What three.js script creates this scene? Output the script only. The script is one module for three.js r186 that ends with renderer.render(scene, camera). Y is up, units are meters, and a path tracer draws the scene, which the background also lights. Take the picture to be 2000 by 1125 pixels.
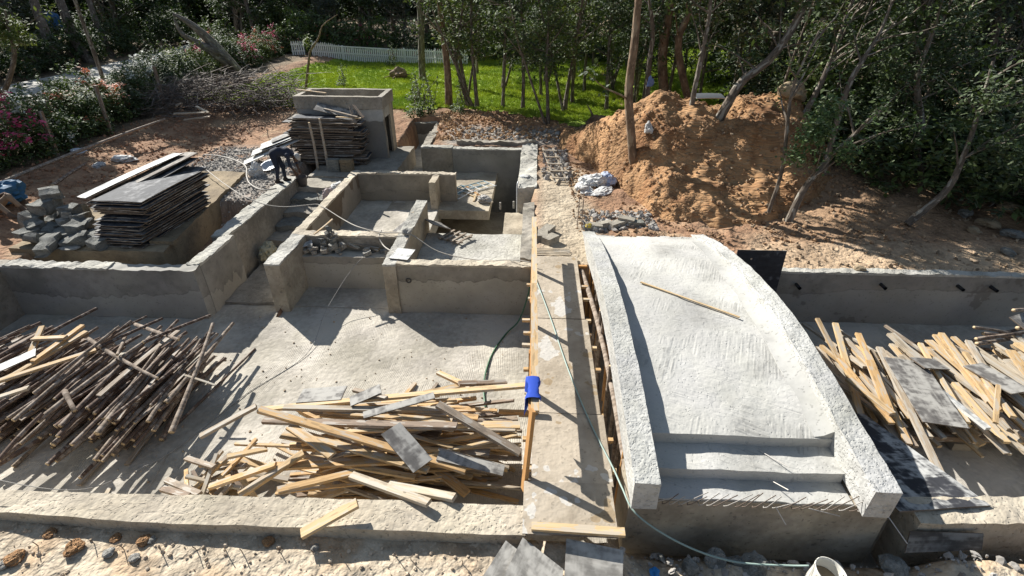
import * as THREE from 'three';
import { mergeGeometries } from 'three/addons/utils/BufferGeometryUtils.js';
import { MarchingCubes } from 'three/addons/objects/MarchingCubes.js';

// ------------------------------------------------------------------ camera, sky, sun, exposure
const scene = new THREE.Scene();
const PITCH = THREE.MathUtils.degToRad(30.7), YAW = THREE.MathUtils.degToRad(2.6), FOC = 1030, EYE = 6.5;
const camera = new THREE.PerspectiveCamera(2 * Math.atan(562.5 / FOC) * 180 / Math.PI, 2000 / 1125, 0.1, 900);
camera.rotation.order = 'YXZ';
camera.rotation.set(-PITCH, YAW, 0);
camera.position.set(0, EYE, 0);
scene.add(camera);
const SUN = new THREE.Vector3(-1.08, 1.0, -0.98).normalize();
{ // hazy bright sky: pale at the horizon, light blue overhead, a wide soft glow round the sun
  const w = 128, h = 64, d = new Float32Array(w * h * 4);
  for (let j = 0; j < h; j++) for (let i = 0; i < w; i++) {
    const th = (0.5 - (j + 0.5) / h) * -Math.PI, ph = ((i + 0.5) / w - 0.5) * 2 * Math.PI, dir = new THREE.Vector3(Math.cos(th) * Math.cos(ph), Math.sin(th), Math.cos(th) * Math.sin(ph));
    const up = Math.max(0, dir.y), t = Math.pow(1 - up, 3), glow = Math.pow(Math.max(0, dir.dot(SUN)), 8), c = [0.092, 0.132, 0.198], e = [0.195, 0.212, 0.235], g = [0.28, 0.26, 0.23];
    for (let k = 0; k < 3; k++) d[(j * w + i) * 4 + k] = c[k] * (1 - t) + e[k] * t + g[k] * glow * 0.8;
    d[(j * w + i) * 4 + 3] = 1;
  }
  const t = new THREE.DataTexture(d, w, h, THREE.RGBAFormat, THREE.FloatType);
  t.mapping = THREE.EquirectangularReflectionMapping; t.magFilter = THREE.LinearFilter; t.minFilter = THREE.LinearFilter; t.wrapS = THREE.RepeatWrapping; t.colorSpace = THREE.LinearSRGBColorSpace; t.needsUpdate = true;
  scene.background = t; scene.environment = t;
}
const sun = new THREE.DirectionalLight(new THREE.Color(1.0, 0.965, 0.905), 5);
sun.name = 'sun';
sun.position.copy(SUN).multiplyScalar(80).add(new THREE.Vector3(0, 0, -15));
sun.target.position.set(0, 0, -15);
sun.castShadow = true;
sun.shadow.mapSize.set(4096, 4096); sun.shadow.bias = -0.0005;
Object.assign(sun.shadow.camera, { left: -50, right: 50, top: 45, bottom: -45, near: 1, far: 220 });
scene.add(sun, sun.target);
const renderer = new THREE.WebGLRenderer({ antialias: true });
renderer.setSize(1024, 576);
renderer.toneMapping = THREE.LinearToneMapping;
renderer.toneMappingExposure = 1.75;
renderer.shadowMap.enabled = true;
renderer.shadowMap.type = THREE.PCFSoftShadowMap;

// ------------------------------------------------------------------ helpers
const V = (x, y, z) => new THREE.Vector3(x, y, z);
const cP = Math.cos(PITCH), sP = Math.sin(PITCH), cY = Math.cos(YAW), sY = Math.sin(YAW);
function ray(u, v) { const a = (u - 1000) / FOC, b = (562.5 - v) / FOC, y = b * cP - sP, z = -(cP + b * sP); return V(a * cY + z * sY, y, -a * sY + z * cY); }
const onY = (u, v, y) => { const d = ray(u, v); return d.multiplyScalar((y - EYE) / d.y).add(V(0, EYE, 0)); };   // where a photo pixel meets the level y
const onZ = (u, v, z) => { const d = ray(u, v); return d.multiplyScalar(z / d.z).add(V(0, EYE, 0)); };            // ... or the upright plane z
function rng(seed) { let s = (seed * 2654435761) >>> 0; return () => { s = (s + 0x6d2b79f5) | 0; let t = Math.imul(s ^ (s >>> 15), 1 | s); t = (t + Math.imul(t ^ (t >>> 7), 61 | t)) ^ t; return ((t ^ (t >>> 14)) >>> 0) / 4294967296; }; }
const R0 = rng(11);
const rr = (a, b, r = R0) => a + (b - a) * r();
const gauss = (r = R0) => (r() + r() + r() + r() - 2) * 0.87;
const clamp = (x, a = 0, b = 1) => Math.min(b, Math.max(a, x));
const sstep = (a, b, x) => { const t = clamp((x - a) / (b - a)); return t * t * (3 - 2 * t); };
const lerp = (a, b, t) => a + (b - a) * t;
function hash3(x, y, z) { let h = Math.imul(x, 374761393) ^ Math.imul(y, 668265263) ^ Math.imul(z, 2147483647 - 97); h = Math.imul(h ^ (h >>> 13), 1274126177); h ^= h >>> 16; return (h >>> 0) / 4294967296; }
function noise3(x, y, z, per = 0) {   // value noise, -1..1
  const X = Math.floor(x), Y = Math.floor(y), Z = Math.floor(z), fx = x - X, fy = y - Y, fz = z - Z;
  const u = fx * fx * (3 - 2 * fx), v = fy * fy * (3 - 2 * fy), w = fz * fz * (3 - 2 * fz);
  const m = per ? (a) => ((a % per) + per) % per : (a) => a, x0 = m(X), x1 = m(X + 1), y0 = m(Y), y1 = m(Y + 1);
  const a = lerp(lerp(hash3(x0, y0, Z), hash3(x1, y0, Z), u), lerp(hash3(x0, y1, Z), hash3(x1, y1, Z), u), v);
  if (fz === 0) return a * 2 - 1;
  const b = lerp(lerp(hash3(x0, y0, Z + 1), hash3(x1, y0, Z + 1), u), lerp(hash3(x0, y1, Z + 1), hash3(x1, y1, Z + 1), u), v);
  return lerp(a, b, w) * 2 - 1;
}
function fbm(x, y, z, oct = 4, per = 0) { let s = 0, a = 0.5, f = 1; for (let i = 0; i < oct; i++) { s += a * noise3(x * f, y * f, z === Math.floor(z) ? z + i * 7 : z * f, per * f); f *= 2; a *= 0.5; } return s; }
const TAB = (() => { const r = rng(77), t = new Float32Array(65536); for (let i = 0; i < 65536; i++) t[i] = r() * 2 - 1; return t; })();
function noise2(x, y, seed, per) {
  const X = Math.floor(x), Y = Math.floor(y), fx = x - X, fy = y - Y, u = fx * fx * (3 - 2 * fx), v = fy * fy * (3 - 2 * fy);
  let x0 = X, x1 = X + 1, y0 = Y, y1 = Y + 1;
  if (per) { x0 = ((x0 % per) + per) % per; x1 = x0 + 1 === per ? 0 : x0 + 1; y0 = ((y0 % per) + per) % per; y1 = y0 + 1 === per ? 0 : y0 + 1; }
  const s = Math.imul(seed, 7919), a0 = Math.imul(y0, 251) + s, a1 = Math.imul(y1, 251) + s;
  const a = TAB[(Math.imul(x0, 40503) ^ a0) & 65535], b = TAB[(Math.imul(x1, 40503) ^ a0) & 65535], c = TAB[(Math.imul(x0, 40503) ^ a1) & 65535], d = TAB[(Math.imul(x1, 40503) ^ a1) & 65535];
  const e = a + (b - a) * u; return e + (c + (d - c) * u - e) * v;
}
function fbm2(x, y, seed, oct, per = 0) { let s = 0, a = 0.5; for (let i = 0; i < oct; i++) { s += a * noise2(x, y, seed + i * 7, per); x *= 2; y *= 2; per *= 2; a *= 0.5; } return s; }
const used = new Map();
function numbered(n) { const k = used.get(n) || 0; used.set(n, k + 1); return k ? n + '_' + String(k).padStart(3, '0') : n; }
function tag(o, label, category, group, kind) { if (label) o.userData.label = label; if (category) o.userData.category = category; if (group) o.userData.group = group; if (kind) o.userData.kind = kind; return o; }
function mesh(name, geo, mat, parent) { const m = new THREE.Mesh(geo, mat); m.name = parent ? name : numbered(name); (parent || scene).add(m); return m; }
function group(name, pos) { const g = new THREE.Group(); g.name = numbered(name); if (pos) g.position.copy(pos); scene.add(g); return g; }
const thing = (name, label, category, pos, grp) => tag(group(name, pos), label, category, grp);
const structure = (o) => { o.userData.kind = 'structure'; return o; };

// ------------------------------------------------------------------ textures computed here
const toS = (c) => { c = clamp(c); return 255 * (c <= 0.0031308 ? c * 12.92 : 1.055 * Math.pow(c, 1 / 2.4) - 0.055); };
function colorTex(w, h, metresW, metresH, fn) {
  const d = new Uint8Array(w * h * 4);
  for (let j = 0, k = 0; j < h; j++) for (let i = 0; i < w; i++, k += 4) { const c = fn(i / w, j / h); d[k] = toS(c[0]); d[k + 1] = toS(c[1]); d[k + 2] = toS(c[2]); d[k + 3] = 255; }
  return finish(d, w, h, metresW, metresH, true);
}
function grayTex(w, h, metresW, metresH, fn) {
  const d = new Uint8Array(w * h * 4);
  for (let j = 0, k = 0; j < h; j++) for (let i = 0; i < w; i++, k += 4) { const c = 255 * clamp(fn(i / w, j / h)); d[k] = d[k + 1] = d[k + 2] = c; d[k + 3] = 255; }
  return finish(d, w, h, metresW, metresH, false);
}
function finish(d, w, h, mw, mh, srgb) {
  const t = new THREE.DataTexture(d, w, h, THREE.RGBAFormat);
  t.wrapS = t.wrapT = THREE.RepeatWrapping; t.magFilter = THREE.LinearFilter; t.minFilter = THREE.LinearMipmapLinearFilter; t.generateMipmaps = true;
  t.repeat.set(1 / mw, 1 / mh); if (srgb) t.colorSpace = THREE.SRGBColorSpace; t.needsUpdate = true; return t;
}
const tf = (u, v, per, oct, seed) => fbm2(u * per, v * per, seed, oct, per);   // tiling noise
const mix3 = (a, b, t) => [lerp(a[0], b[0], t), lerp(a[1], b[1], t), lerp(a[2], b[2], t)];
const mul3 = (a, k) => [a[0] * k, a[1] * k, a[2] * k];
function memo(f) { const cache = new Map(); return (u, v) => { const k = Math.round(u * 4096) * 8192 + Math.round(v * 4096); let r = cache.get(k); if (!r) { r = f(u, v); cache.set(k, r); } return r; }; }
function std(o) { return new THREE.MeshStandardMaterial(o); }
// rough concrete: pitted, patchy
function concreteMat(base, dark, seed, rough = 0.95, bump = 0.012, metres = 2.2) {
  const f = (u, v) => { const a = tf(u, v, 4, 5, seed), b = tf(u, v, 32, 3, seed + 40), p = tf(u, v, 64, 2, seed + 60); return [a, b, p]; };
  const map = colorTex(384, 384, metres, metres, (u, v) => { const [a, b, p] = f(u, v); let c = mix3(base, dark, clamp(0.45 + a * 1.1 + b * 0.55)); if (p > 0.42) c = mul3(c, 0.72); return c; });
  const bm = grayTex(384, 384, metres, metres, (u, v) => { const [a, b, p] = f(u, v); return 0.55 + a * 0.35 + b * 0.5 - (p > 0.4 ? 0.35 : 0); });
  return std({ map, bumpMap: bm, bumpScale: bump, roughness: rough, vertexColors: true });
}
const M = {};
M.concrete = concreteMat([0.44, 0.40, 0.34], [0.27, 0.24, 0.20], 1);
M.concreteWarm = concreteMat([0.52, 0.45, 0.35], [0.33, 0.28, 0.215], 2);
M.kerb = concreteMat([0.62, 0.545, 0.435], [0.44, 0.38, 0.30], 5, 0.95, 0.018, 1.7);
M.concretePale = concreteMat([0.56, 0.54, 0.49], [0.36, 0.345, 0.31], 3, 0.95, 0.02, 1.6);
M.slabEdge = concreteMat([0.36, 0.28, 0.18], [0.22, 0.17, 0.11], 4);
// lime-white rendered deck: trowel scratches
function scratchMat(base, dark, seed, metres, bump) {
  const f = (u, v) => {
    const a = tf(u, v, 3, 4, seed), w = tf(u, v, 5, 3, seed + 9), s1 = noise2(u * 110 + v * 40, v * 7 - u * 2, seed + 20), s2 = noise2(v * 120 - u * 50, u * 8, seed + 21), s = w > 0.14 ? s1 : w < -0.14 ? s2 : -0.2, fine = tf(u, v, 48, 3, seed + 30), grit = tf(u, v, 110, 2, seed + 31);
    return [a, s, fine, grit];
  };
  const map = colorTex(512, 512, metres, metres, (u, v) => { const [a, s, g, r] = f(u, v); let c = mix3(base, dark, clamp(0.24 + a * 1.25 + g * 0.3)); if (s > 0.5 && a > -0.05) c = mul3(c, 0.8); if (r > 0.5) c = mul3(c, 0.78); return c; });
  const bm = grayTex(512, 512, metres, metres, (u, v) => { const [a, s, g, r] = f(u, v); return 0.55 + a * 0.35 + g * 0.32 + s * 0.2 - (r > 0.48 ? 0.3 : 0); });
  return std({ map, bumpMap: bm, bumpScale: bump, roughness: 0.95, vertexColors: true });
}
M.deck = scratchMat([0.54, 0.53, 0.505], [0.36, 0.35, 0.33], 71, 2.7, 0.014);
M.fillet = concreteMat([0.45, 0.445, 0.425], [0.36, 0.355, 0.34], 7, 0.95, 0.003, 2.4);
M.parapet = (() => {
  const f = (u, v) => [tf(u, v, 6, 4, 81), tf(u, v, 40, 3, 82), tf(u, v, 70, 2, 83)];
  const map = colorTex(512, 512, 1.6, 1.6, (u, v) => { const [a, b, p] = f(u, v); let c = mix3([0.56, 0.555, 0.535], [0.39, 0.385, 0.365], clamp(0.22 + a * 0.9 + b * 0.45)); if (p > 0.42) c = mul3(c, 0.74); return c; });
  const bm = grayTex(512, 512, 1.6, 1.6, (u, v) => { const [a, b, p] = f(u, v); return 0.55 + a * 0.3 + b * 0.5 - (p > 0.3 ? 0.45 : 0); });
  return std({ map, bumpMap: bm, bumpScale: 0.014, roughness: 0.95, vertexColors: true });
})();
// broom-grooved pool floor
M.poolFloor = (() => {
  const f = (u, v) => { const w = tf(u, v, 3, 3, 91) * 0.06, g = Math.sin((u + w * 0.35 + Math.sin(v * 6.283) * 0.02) * 2 * Math.PI * 110 + noise2(u * 60, v * 9, 95) * 2.5), a = tf(u, v, 5, 5, 92), b = tf(u, v, 56, 3, 93), m = sstep(-0.1, 0.3, tf(u, v, 4, 3, 94)); return [g * m, a, b]; };
  const map = colorTex(1024, 1024, 3.6, 3.6, (u, v) => { const [g, a, b] = f(u, v); let c = mix3([0.55, 0.505, 0.44], [0.34, 0.31, 0.265], clamp(0.38 + a * 1.0 + b * 0.55 - g * 0.09)); return c; });
  const bm = grayTex(1024, 1024, 3.6, 3.6, (u, v) => { const [g, a, b] = f(u, v); return 0.5 + g * 0.13 + a * 0.3 + b * 0.45; });
  return std({ map, bumpMap: bm, bumpScale: 0.015, roughness: 0.95, vertexColors: true });
})();
// soil
function soilMat(base, dark, pale, seed, metres, bump) {
  const f = (u, v) => [tf(u, v, 5, 5, seed), tf(u, v, 26, 4, seed + 5), tf(u, v, 60, 2, seed + 8)];
  const map = colorTex(512, 512, metres, metres, (u, v) => { const [a, b, p] = f(u, v); let c = mix3(base, dark, clamp(0.45 + a * 0.9 + b * 0.7)); if (p > 0.3) c = mix3(c, pale, 0.55); return c; });
  const bm = grayTex(512, 512, metres, metres, (u, v) => { const [a, b, p] = f(u, v); return 0.5 + a * 0.3 + b * 0.55 + p * 0.15; });
  return std({ map, bumpMap: bm, bumpScale: bump, roughness: 1, vertexColors: true });
}
M.ground = soilMat([0.80, 0.78, 0.75], [0.46, 0.43, 0.40], [0.95, 0.93, 0.9], 101, 2.3, 0.05);     // tinted by the ground's own vertex colours
M.mound = soilMat([0.45, 0.258, 0.122], [0.26, 0.138, 0.062], [0.49, 0.32, 0.18], 111, 2.6, 0.07);
// timber
function woodMat(base, dark, seed, cement = 0, rough = 0.8, bump = 0.002) {
  const f = (u, v) => { const w = tf(u, v, 4, 3, seed) * 0.5, gr = noise2(u * 5 + w * 0.6, (v * 26 + w * 5), seed + 3, 0), fine = noise2(u * 14, v * 120, seed + 6), k = Math.hypot((u - 0.3) * 5, (v - 0.42) * 2.2), k2 = Math.hypot((u - 0.8) * 6, (v - 0.8) * 2.4); return [gr, fine, Math.min(k, k2), tf(u, v, 8, 4, seed + 12)]; };
  const map = colorTex(384, 256, 1.9, 0.32, (u, v) => { const [g, n, k, s] = f(u, v); let c = mix3(base, dark, clamp(0.4 + g * 0.35 + n * 0.3)); if (k < 0.07) c = mul3(c, 0.5); if (cement && s > 0.28 - cement * 0.45) c = mix3(c, [0.44, 0.42, 0.375], 0.6); else if (s < -0.34) c = mul3(c, 0.72); return c; });
  return std({ map, roughness: rough });
}
M.pine = [woodMat([0.60, 0.395, 0.185], [0.41, 0.245, 0.105], 121, 0.12), woodMat([0.55, 0.39, 0.21], [0.37, 0.245, 0.12], 122, 0.3), woodMat([0.64, 0.475, 0.265], [0.46, 0.315, 0.16], 123, 0.2), woodMat([0.50, 0.42, 0.31], [0.33, 0.265, 0.185], 124, 0.45)];
M.grey = [woodMat([0.34, 0.275, 0.205], [0.20, 0.155, 0.115], 125, 0.2), woodMat([0.27, 0.20, 0.145], [0.15, 0.105, 0.072], 126, 0.1), woodMat([0.46, 0.38, 0.28], [0.29, 0.23, 0.165], 127, 0.35)];
M.railWood = woodMat([0.52, 0.28, 0.10], [0.36, 0.18, 0.06], 128);
M.poleBark = [0, 1, 2, 3].map((i) => {
  const b = [[0.17, 0.115, 0.085], [0.225, 0.165, 0.125], [0.13, 0.085, 0.062], [0.30, 0.235, 0.18]][i], d = mul3(b, 0.45), p = mix3(b, [0.42, 0.36, 0.3], 0.55);
  const f = (u, v) => [noise2(u * 6, v * 26, 131 + i, 0), tf(u, v, 6, 4, 135 + i), noise2(u * 20, v * 60, 139 + i)];
  return std({ map: colorTex(256, 256, 0.9, 0.5, (u, v) => { const [g, a, n] = f(u, v); let c = mix3(b, d, clamp(0.4 + g * 0.5 + n * 0.3)); if (a > 0.2) c = mix3(c, p, 0.8); return c; }), roughness: 0.92 });
});
M.cutEnd = std({ color: new THREE.Color().setRGB(0.55, 0.42, 0.26), roughness: 0.9 });
// film-faced shuttering ply: dark face with cement bloom
function plyMat(base, cement, amount, seed) {
  const f = (u, v) => [fbm2(u * 3 + v, v * 11, seed, 5), tf(u, v, 22, 4, seed + 4), fbm2(u * 7, v * 70, seed + 7, 2), fbm2(u * 60, v * 6, seed + 8, 2)];
  return std({
    map: colorTex(512, 512, 1.8, 1.8, (u, v) => { const [a, b, s, q] = f(u, v); let c = mul3(base, 0.85 + 0.35 * b + 0.2 * s); const m = sstep(-0.1, 0.75, amount + a * 0.85 + b * 0.6 + Math.max(s, q) * 0.45); c = mix3(c, cement, m * 0.85); return c; }),
    bumpMap: grayTex(256, 256, 1.8, 1.8, (u, v) => { const [a, b, s] = f(u, v); return 0.5 + b * 0.5 + s * 0.1; }), bumpScale: 0.003, roughness: 0.8,
  });
}
M.ply = [plyMat([0.075, 0.072, 0.075], [0.30, 0.295, 0.28], 0.12, 141), plyMat([0.115, 0.085, 0.06], [0.34, 0.32, 0.28], 0.2, 142), plyMat([0.055, 0.06, 0.07], [0.26, 0.26, 0.26], -0.12, 143)];
M.plyPale = plyMat([0.15, 0.14, 0.13], [0.40, 0.385, 0.35], 0.2, 144);
M.plyWorn = plyMat([0.33, 0.31, 0.275], [0.50, 0.475, 0.425], 0.3, 150);
M.plyWhite = plyMat([0.40, 0.40, 0.385], [0.66, 0.66, 0.63], 0.5, 145);
M.plyBlack = plyMat([0.030, 0.032, 0.040], [0.16, 0.17, 0.19], -0.3, 146);
M.plyEdge = woodMat([0.20, 0.155, 0.115], [0.08, 0.06, 0.045], 147, 0.1);
M.walk = (() => {
  const f = (u, v) => [tf(u, v, 4, 5, 151), tf(u, v, 30, 3, 152), tf(u, v, 7, 4, 153), tf(u, v, 64, 2, 154)];
  return std({
    map: colorTex(640, 640, 2.4, 2.4, (u, v) => { const [a, b, w, g] = f(u, v); let c = mix3([0.45, 0.385, 0.30], [0.31, 0.26, 0.195], clamp(0.4 + a * 0.9 + b * 0.5)); if (w > 0.3) c = mix3(c, [0.53, 0.51, 0.47], 0.8); if (w < -0.42) c = mix3(c, [0.27, 0.19, 0.10], 0.7); if (g > 0.42) c = mul3(c, 0.75); return c; }),
    bumpMap: grayTex(512, 512, 2.4, 2.4, (u, v) => { const [a, b, w, g] = f(u, v); return 0.45 + a * 0.2 + b * 0.4 + g * 0.3; }), bumpScale: 0.01, roughness: 0.93,
  });
})();
function barkMat(b, seed, lichen) {
  const f = (u, v) => [noise2(u * 5, v * 11, seed, 0), tf(u, v, 8, 4, seed + 3), noise2(u * 22, v * 16, seed + 6)];
  return std({ map: colorTex(256, 256, 0.7, 1.4, (u, v) => { const [g, a, n] = f(u, v); let c = mix3(b, mul3(b, 0.4), clamp(0.4 + g * 0.4 + n * 0.4)); if (a > 0.22) c = mix3(c, lichen, 0.7); return c; }), bumpMap: grayTex(256, 256, 0.7, 1.4, (u, v) => { const [g, a, n] = f(u, v); return 0.5 + g * 0.3 + n * 0.3; }), bumpScale: 0.015, roughness: 0.95 });
}
M.bark = barkMat([0.19, 0.155, 0.12], 161, [0.36, 0.34, 0.29]);
M.barkBrown = barkMat([0.24, 0.16, 0.10], 162, [0.32, 0.25, 0.17]);
M.barkDead = barkMat([0.23, 0.195, 0.17], 163, [0.36, 0.33, 0.30]);
M.stone = concreteMat([0.28, 0.28, 0.255], [0.14, 0.14, 0.125], 171, 0.95, 0.02, 0.9);
M.stonePale = concreteMat([0.50, 0.48, 0.43], [0.30, 0.285, 0.255], 172, 0.95, 0.02, 0.9);
M.steel = std({ color: new THREE.Color().setRGB(0.20, 0.155, 0.125), roughness: 0.7, metalness: 0.35 });
M.steelPale = std({ color: new THREE.Color().setRGB(0.50, 0.47, 0.43), roughness: 0.6, metalness: 0.3 });
const plain = (r, g, b, rough = 0.8, extra = {}) => std({ color: new THREE.Color().setRGB(r, g, b), roughness: rough, ...extra });
M.leaf = (() => { const m = new THREE.MeshPhysicalMaterial({ vertexColors: true, roughness: 0.78, transmission: 0.34, thickness: 0, side: THREE.DoubleSide }); return m; })();
M.leafDull = std({ vertexColors: true, roughness: 0.6, side: THREE.DoubleSide });
M.sack = (() => { const f = (u, v) => [tf(u, v, 6, 4, 181), noise2(u * 90, v * 90, 182)]; return std({ map: colorTex(256, 256, 0.8, 0.8, (u, v) => { const [a, n] = f(u, v); return mul3(mix3([0.68, 0.68, 0.66], [0.42, 0.40, 0.37], clamp(0.3 + a * 1.2)), 0.92 + n * 0.08); }), roughness: 0.75 }); })();

// ------------------------------------------------------------------ geometry helpers
// A block of concrete in world coordinates: faces gridded, every vertex nudged by noise so that edges run uneven; uv in metres.
function rbox(x0, x1, y0, y1, z0, z1, o = {}) {
  const s = o.s || 0.1, amp = o.amp ?? 0.01, top = o.top ?? 0.018, warp = o.warp;
  const P = [], U = [], C = [], I = [];
  const ns = (d) => Math.max(1, Math.min(o.max || 70, Math.round(d / s)));
  const face = (o3, du, dv, nu, nv, flip) => {
    const b = P.length / 3;
    for (let j = 0; j <= nv; j++) for (let i = 0; i <= nu; i++) {
      let x = o3[0] + du[0] * i / nu + dv[0] * j / nv, y = o3[1] + du[1] * i / nu + dv[1] * j / nv, z = o3[2] + du[2] * i / nu + dv[2] * j / nv;
      const isTop = y > y1 - 1e-6, up = (y - y0) / Math.max(1e-6, y1 - y0);
      const uu = Math.abs(du[0]) > 0 ? x : z, vv = Math.abs(dv[1]) > 0 ? y : (Math.abs(du[0]) > 0 ? z : x);
      U.push(uu + (o.uo || 0), vv);
      const nx = fbm(x * 2.3, y * 2.3, z * 2.3 + 0.37, 3), ny = fbm(x * 3.1 + 20, y * 3.1, z * 3.1 + 0.71, 3) + (top > 0.017 ? 0.5 * noise3(x * 17, y * 17, z * 17 + 0.4) : 0), nz = fbm(x * 2.3 - 30, y * 2.3, z * 2.3 + 0.13, 3);
      const k = 0.88 + 0.28 * fbm(x * 0.9 + 5, y * 1.3, z * 0.9 + 0.5, 3); C.push(k, k, k * (0.97 + 0.05 * nx));
      x += nx * amp * 2; z += nz * amp * 2; y += isTop ? ny * top * 2 : ny * amp * up;
      if (warp) [x, y, z] = warp(x, y, z);
      P.push(x, y, z);
    }
    for (let j = 0; j < nv; j++) for (let i = 0; i < nu; i++) { const a = b + j * (nu + 1) + i, c = a + nu + 1; flip ? I.push(a, c, a + 1, a + 1, c, c + 1) : I.push(a, a + 1, c, a + 1, c + 1, c); }
  };
  const dx = x1 - x0, dy = y1 - y0, dz = z1 - z0, nx = ns(dx), ny = ns(dy), nz = ns(dz);
  face([x0, y0, z1], [dx, 0, 0], [0, dy, 0], nx, ny, false);
  face([x0, y0, z0], [dx, 0, 0], [0, dy, 0], nx, ny, true);
  face([x1, y0, z0], [0, 0, dz], [0, dy, 0], nz, ny, true);
  face([x0, y0, z0], [0, 0, dz], [0, dy, 0], nz, ny, false);
  face([x0, y1, z0], [dx, 0, 0], [0, 0, dz], nx, nz, true);
  face([x0, y0, z0], [dx, 0, 0], [0, 0, dz], nx, nz, false);
  return geoOf(P, U, C, I);
}
function geoOf(P, U, C, I) {
  const g = new THREE.BufferGeometry();
  g.setAttribute('position', new THREE.Float32BufferAttribute(P, 3));
  if (U) g.setAttribute('uv', new THREE.Float32BufferAttribute(U, 2));
  if (C) g.setAttribute('color', new THREE.Float32BufferAttribute(C, 3));
  if (I) g.setIndex(I);
  g.computeVertexNormals();
  return g;
}
// move a geometry so that its thing's origin sits at its base
function centred(geo) { geo.computeBoundingBox(); const b = geo.boundingBox, p = V((b.min.x + b.max.x) / 2, b.min.y, (b.min.z + b.max.z) / 2); geo.translate(-p.x, -p.y, -p.z); return p; }
function wall(name, label, category, geo, mat, grp) { const p = centred(geo); const m = mesh(name, geo, mat); m.position.copy(p); return tag(m, label, category, grp); }
// tapered tube along points
class Builder {
  constructor() { this.P = []; this.U = []; this.C = []; this.I = []; }
  tube(pts, radii, seg = 6, col = [1, 1, 1], caps = true) {
    const n = pts.length; let up = V(0, 1, 0), len = 0; const b0 = this.P.length / 3;
    const nrm = V(), bin = V(), t = V();
    for (let i = 0; i < n; i++) {
      t.copy(pts[Math.min(n - 1, i + 1)]).sub(pts[Math.max(0, i - 1)]).normalize();
      if (i === 0) { up = Math.abs(t.y) > 0.9 ? V(1, 0, 0) : V(0, 1, 0); nrm.crossVectors(t, up).normalize(); } else { nrm.addScaledVector(t, -nrm.dot(t)).normalize(); len += pts[i].distanceTo(pts[i - 1]); }
      bin.crossVectors(t, nrm);
      for (let k = 0; k <= seg; k++) { const a = k / seg * Math.PI * 2, c = Math.cos(a) * radii[i], s = Math.sin(a) * radii[i]; this.P.push(pts[i].x + nrm.x * c + bin.x * s, pts[i].y + nrm.y * c + bin.y * s, pts[i].z + nrm.z * c + bin.z * s); this.U.push(k / seg * Math.max(0.05, radii[0] * 6.28), len); this.C.push(...col); }
    }
    for (let i = 0; i < n - 1; i++) for (let k = 0; k < seg; k++) { const a = b0 + i * (seg + 1) + k, c = a + seg + 1; this.I.push(a, a + 1, c, a + 1, c + 1, c); }
    if (caps) for (const [i, f] of [[0, 0], [n - 1, 1]]) { const o = this.P.length / 3; this.P.push(pts[i].x, pts[i].y, pts[i].z); this.U.push(0, 0); this.C.push(...col); for (let k = 0; k < seg; k++) { const a = b0 + i * (seg + 1) + k; f ? this.I.push(o, a, a + 1) : this.I.push(o, a + 1, a); } }
    return this;
  }
  leaf(p, d, n, L, W, col) {   // folded diamond: base p, along d, normal n
    const s = V().crossVectors(d, n).normalize().multiplyScalar(W / 2), b = this.P.length / 3, m = p.clone().addScaledVector(d, L * 0.45).addScaledVector(n, -L * 0.06);
    const l = m.clone().add(s).addScaledVector(n, L * 0.1), r = m.clone().sub(s).addScaledVector(n, L * 0.1), t = p.clone().addScaledVector(d, L);
    for (const q of [p, l, t, r]) { this.P.push(q.x, q.y, q.z); this.U.push(0, 0); this.C.push(...col); }
    this.I.push(b, b + 1, b + 2, b, b + 2, b + 3);
  }
  geo() { return geoOf(this.P, this.U, this.C, this.I); }
}
const curve = (pts, n) => new THREE.CatmullRomCurve3(pts).getPoints(n);
function hoseGeo(pts, r, n = 60, seg = 6) { const c = curve(pts, n); return new Builder().tube(c, c.map(() => r), seg).geo(); }
// ------------------------------------------------------------------ the ground
const inR = (x, z, x0, x1, z0, z1, m = 0.1) => sstep(x0 - m, x0 + m, x) * (1 - sstep(x1 - m, x1 + m, x)) * sstep(z0 - m, z0 + m, z) * (1 - sstep(z1 - m, z1 + m, z));
const lawnEdge = (x) => -23.6 + (x > -3 ? Math.min(2.4, (x + 3) * 0.42) : 0) + 0.5 * noise3(x * 0.8, 3.3, 0.5) + 0.3 * noise3(x * 2.6, 1.3, 0.5);
const lawnLeft = (z) => -14.3 + (z + 31) * -0.12 + 0.6 * noise3(z * 0.5, 9.1, 0.5);
const lawnMask = (x, z) => sstep(0.25, -0.25, z - lawnEdge(x)) * sstep(-0.3, 0.3, x - lawnLeft(z)) * sstep(-46, -42, z) * (1 - sstep(13, 17, x));
function terrain(x, z) {
  let y = 1.15;
  y += sstep(-11.6, -15.5, x) * 0.4;
  y += sstep(-19, -24, z) * 0.3 * (x < 4 ? 1 : 0.4);
  y += sstep(5, 9.5, x) * sstep(-10.4, -18, z) * 1.0;
  y += sstep(30, 90, Math.hypot(x, z + 20)) * 1.5;
  y -= sstep(-19, -26, x) * 0.7 * sstep(-10, -20, z);
  const rough = sstep(-12, -13.5, x) + sstep(1.2, 2, x) * sstep(-10.2, -11, z) + sstep(-19.6, -21, z) * (1 - lawnMask(x, z));
  y += (0.16 * fbm(x * 0.9, z * 0.9, 0.5, 4) + 0.06 * fbm(x * 4, z * 4, 2.5, 3)) * clamp(rough) + 0.035 * fbm(x * 2.2, z * 2.2, 7.5, 4);
  return y;
}
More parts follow.
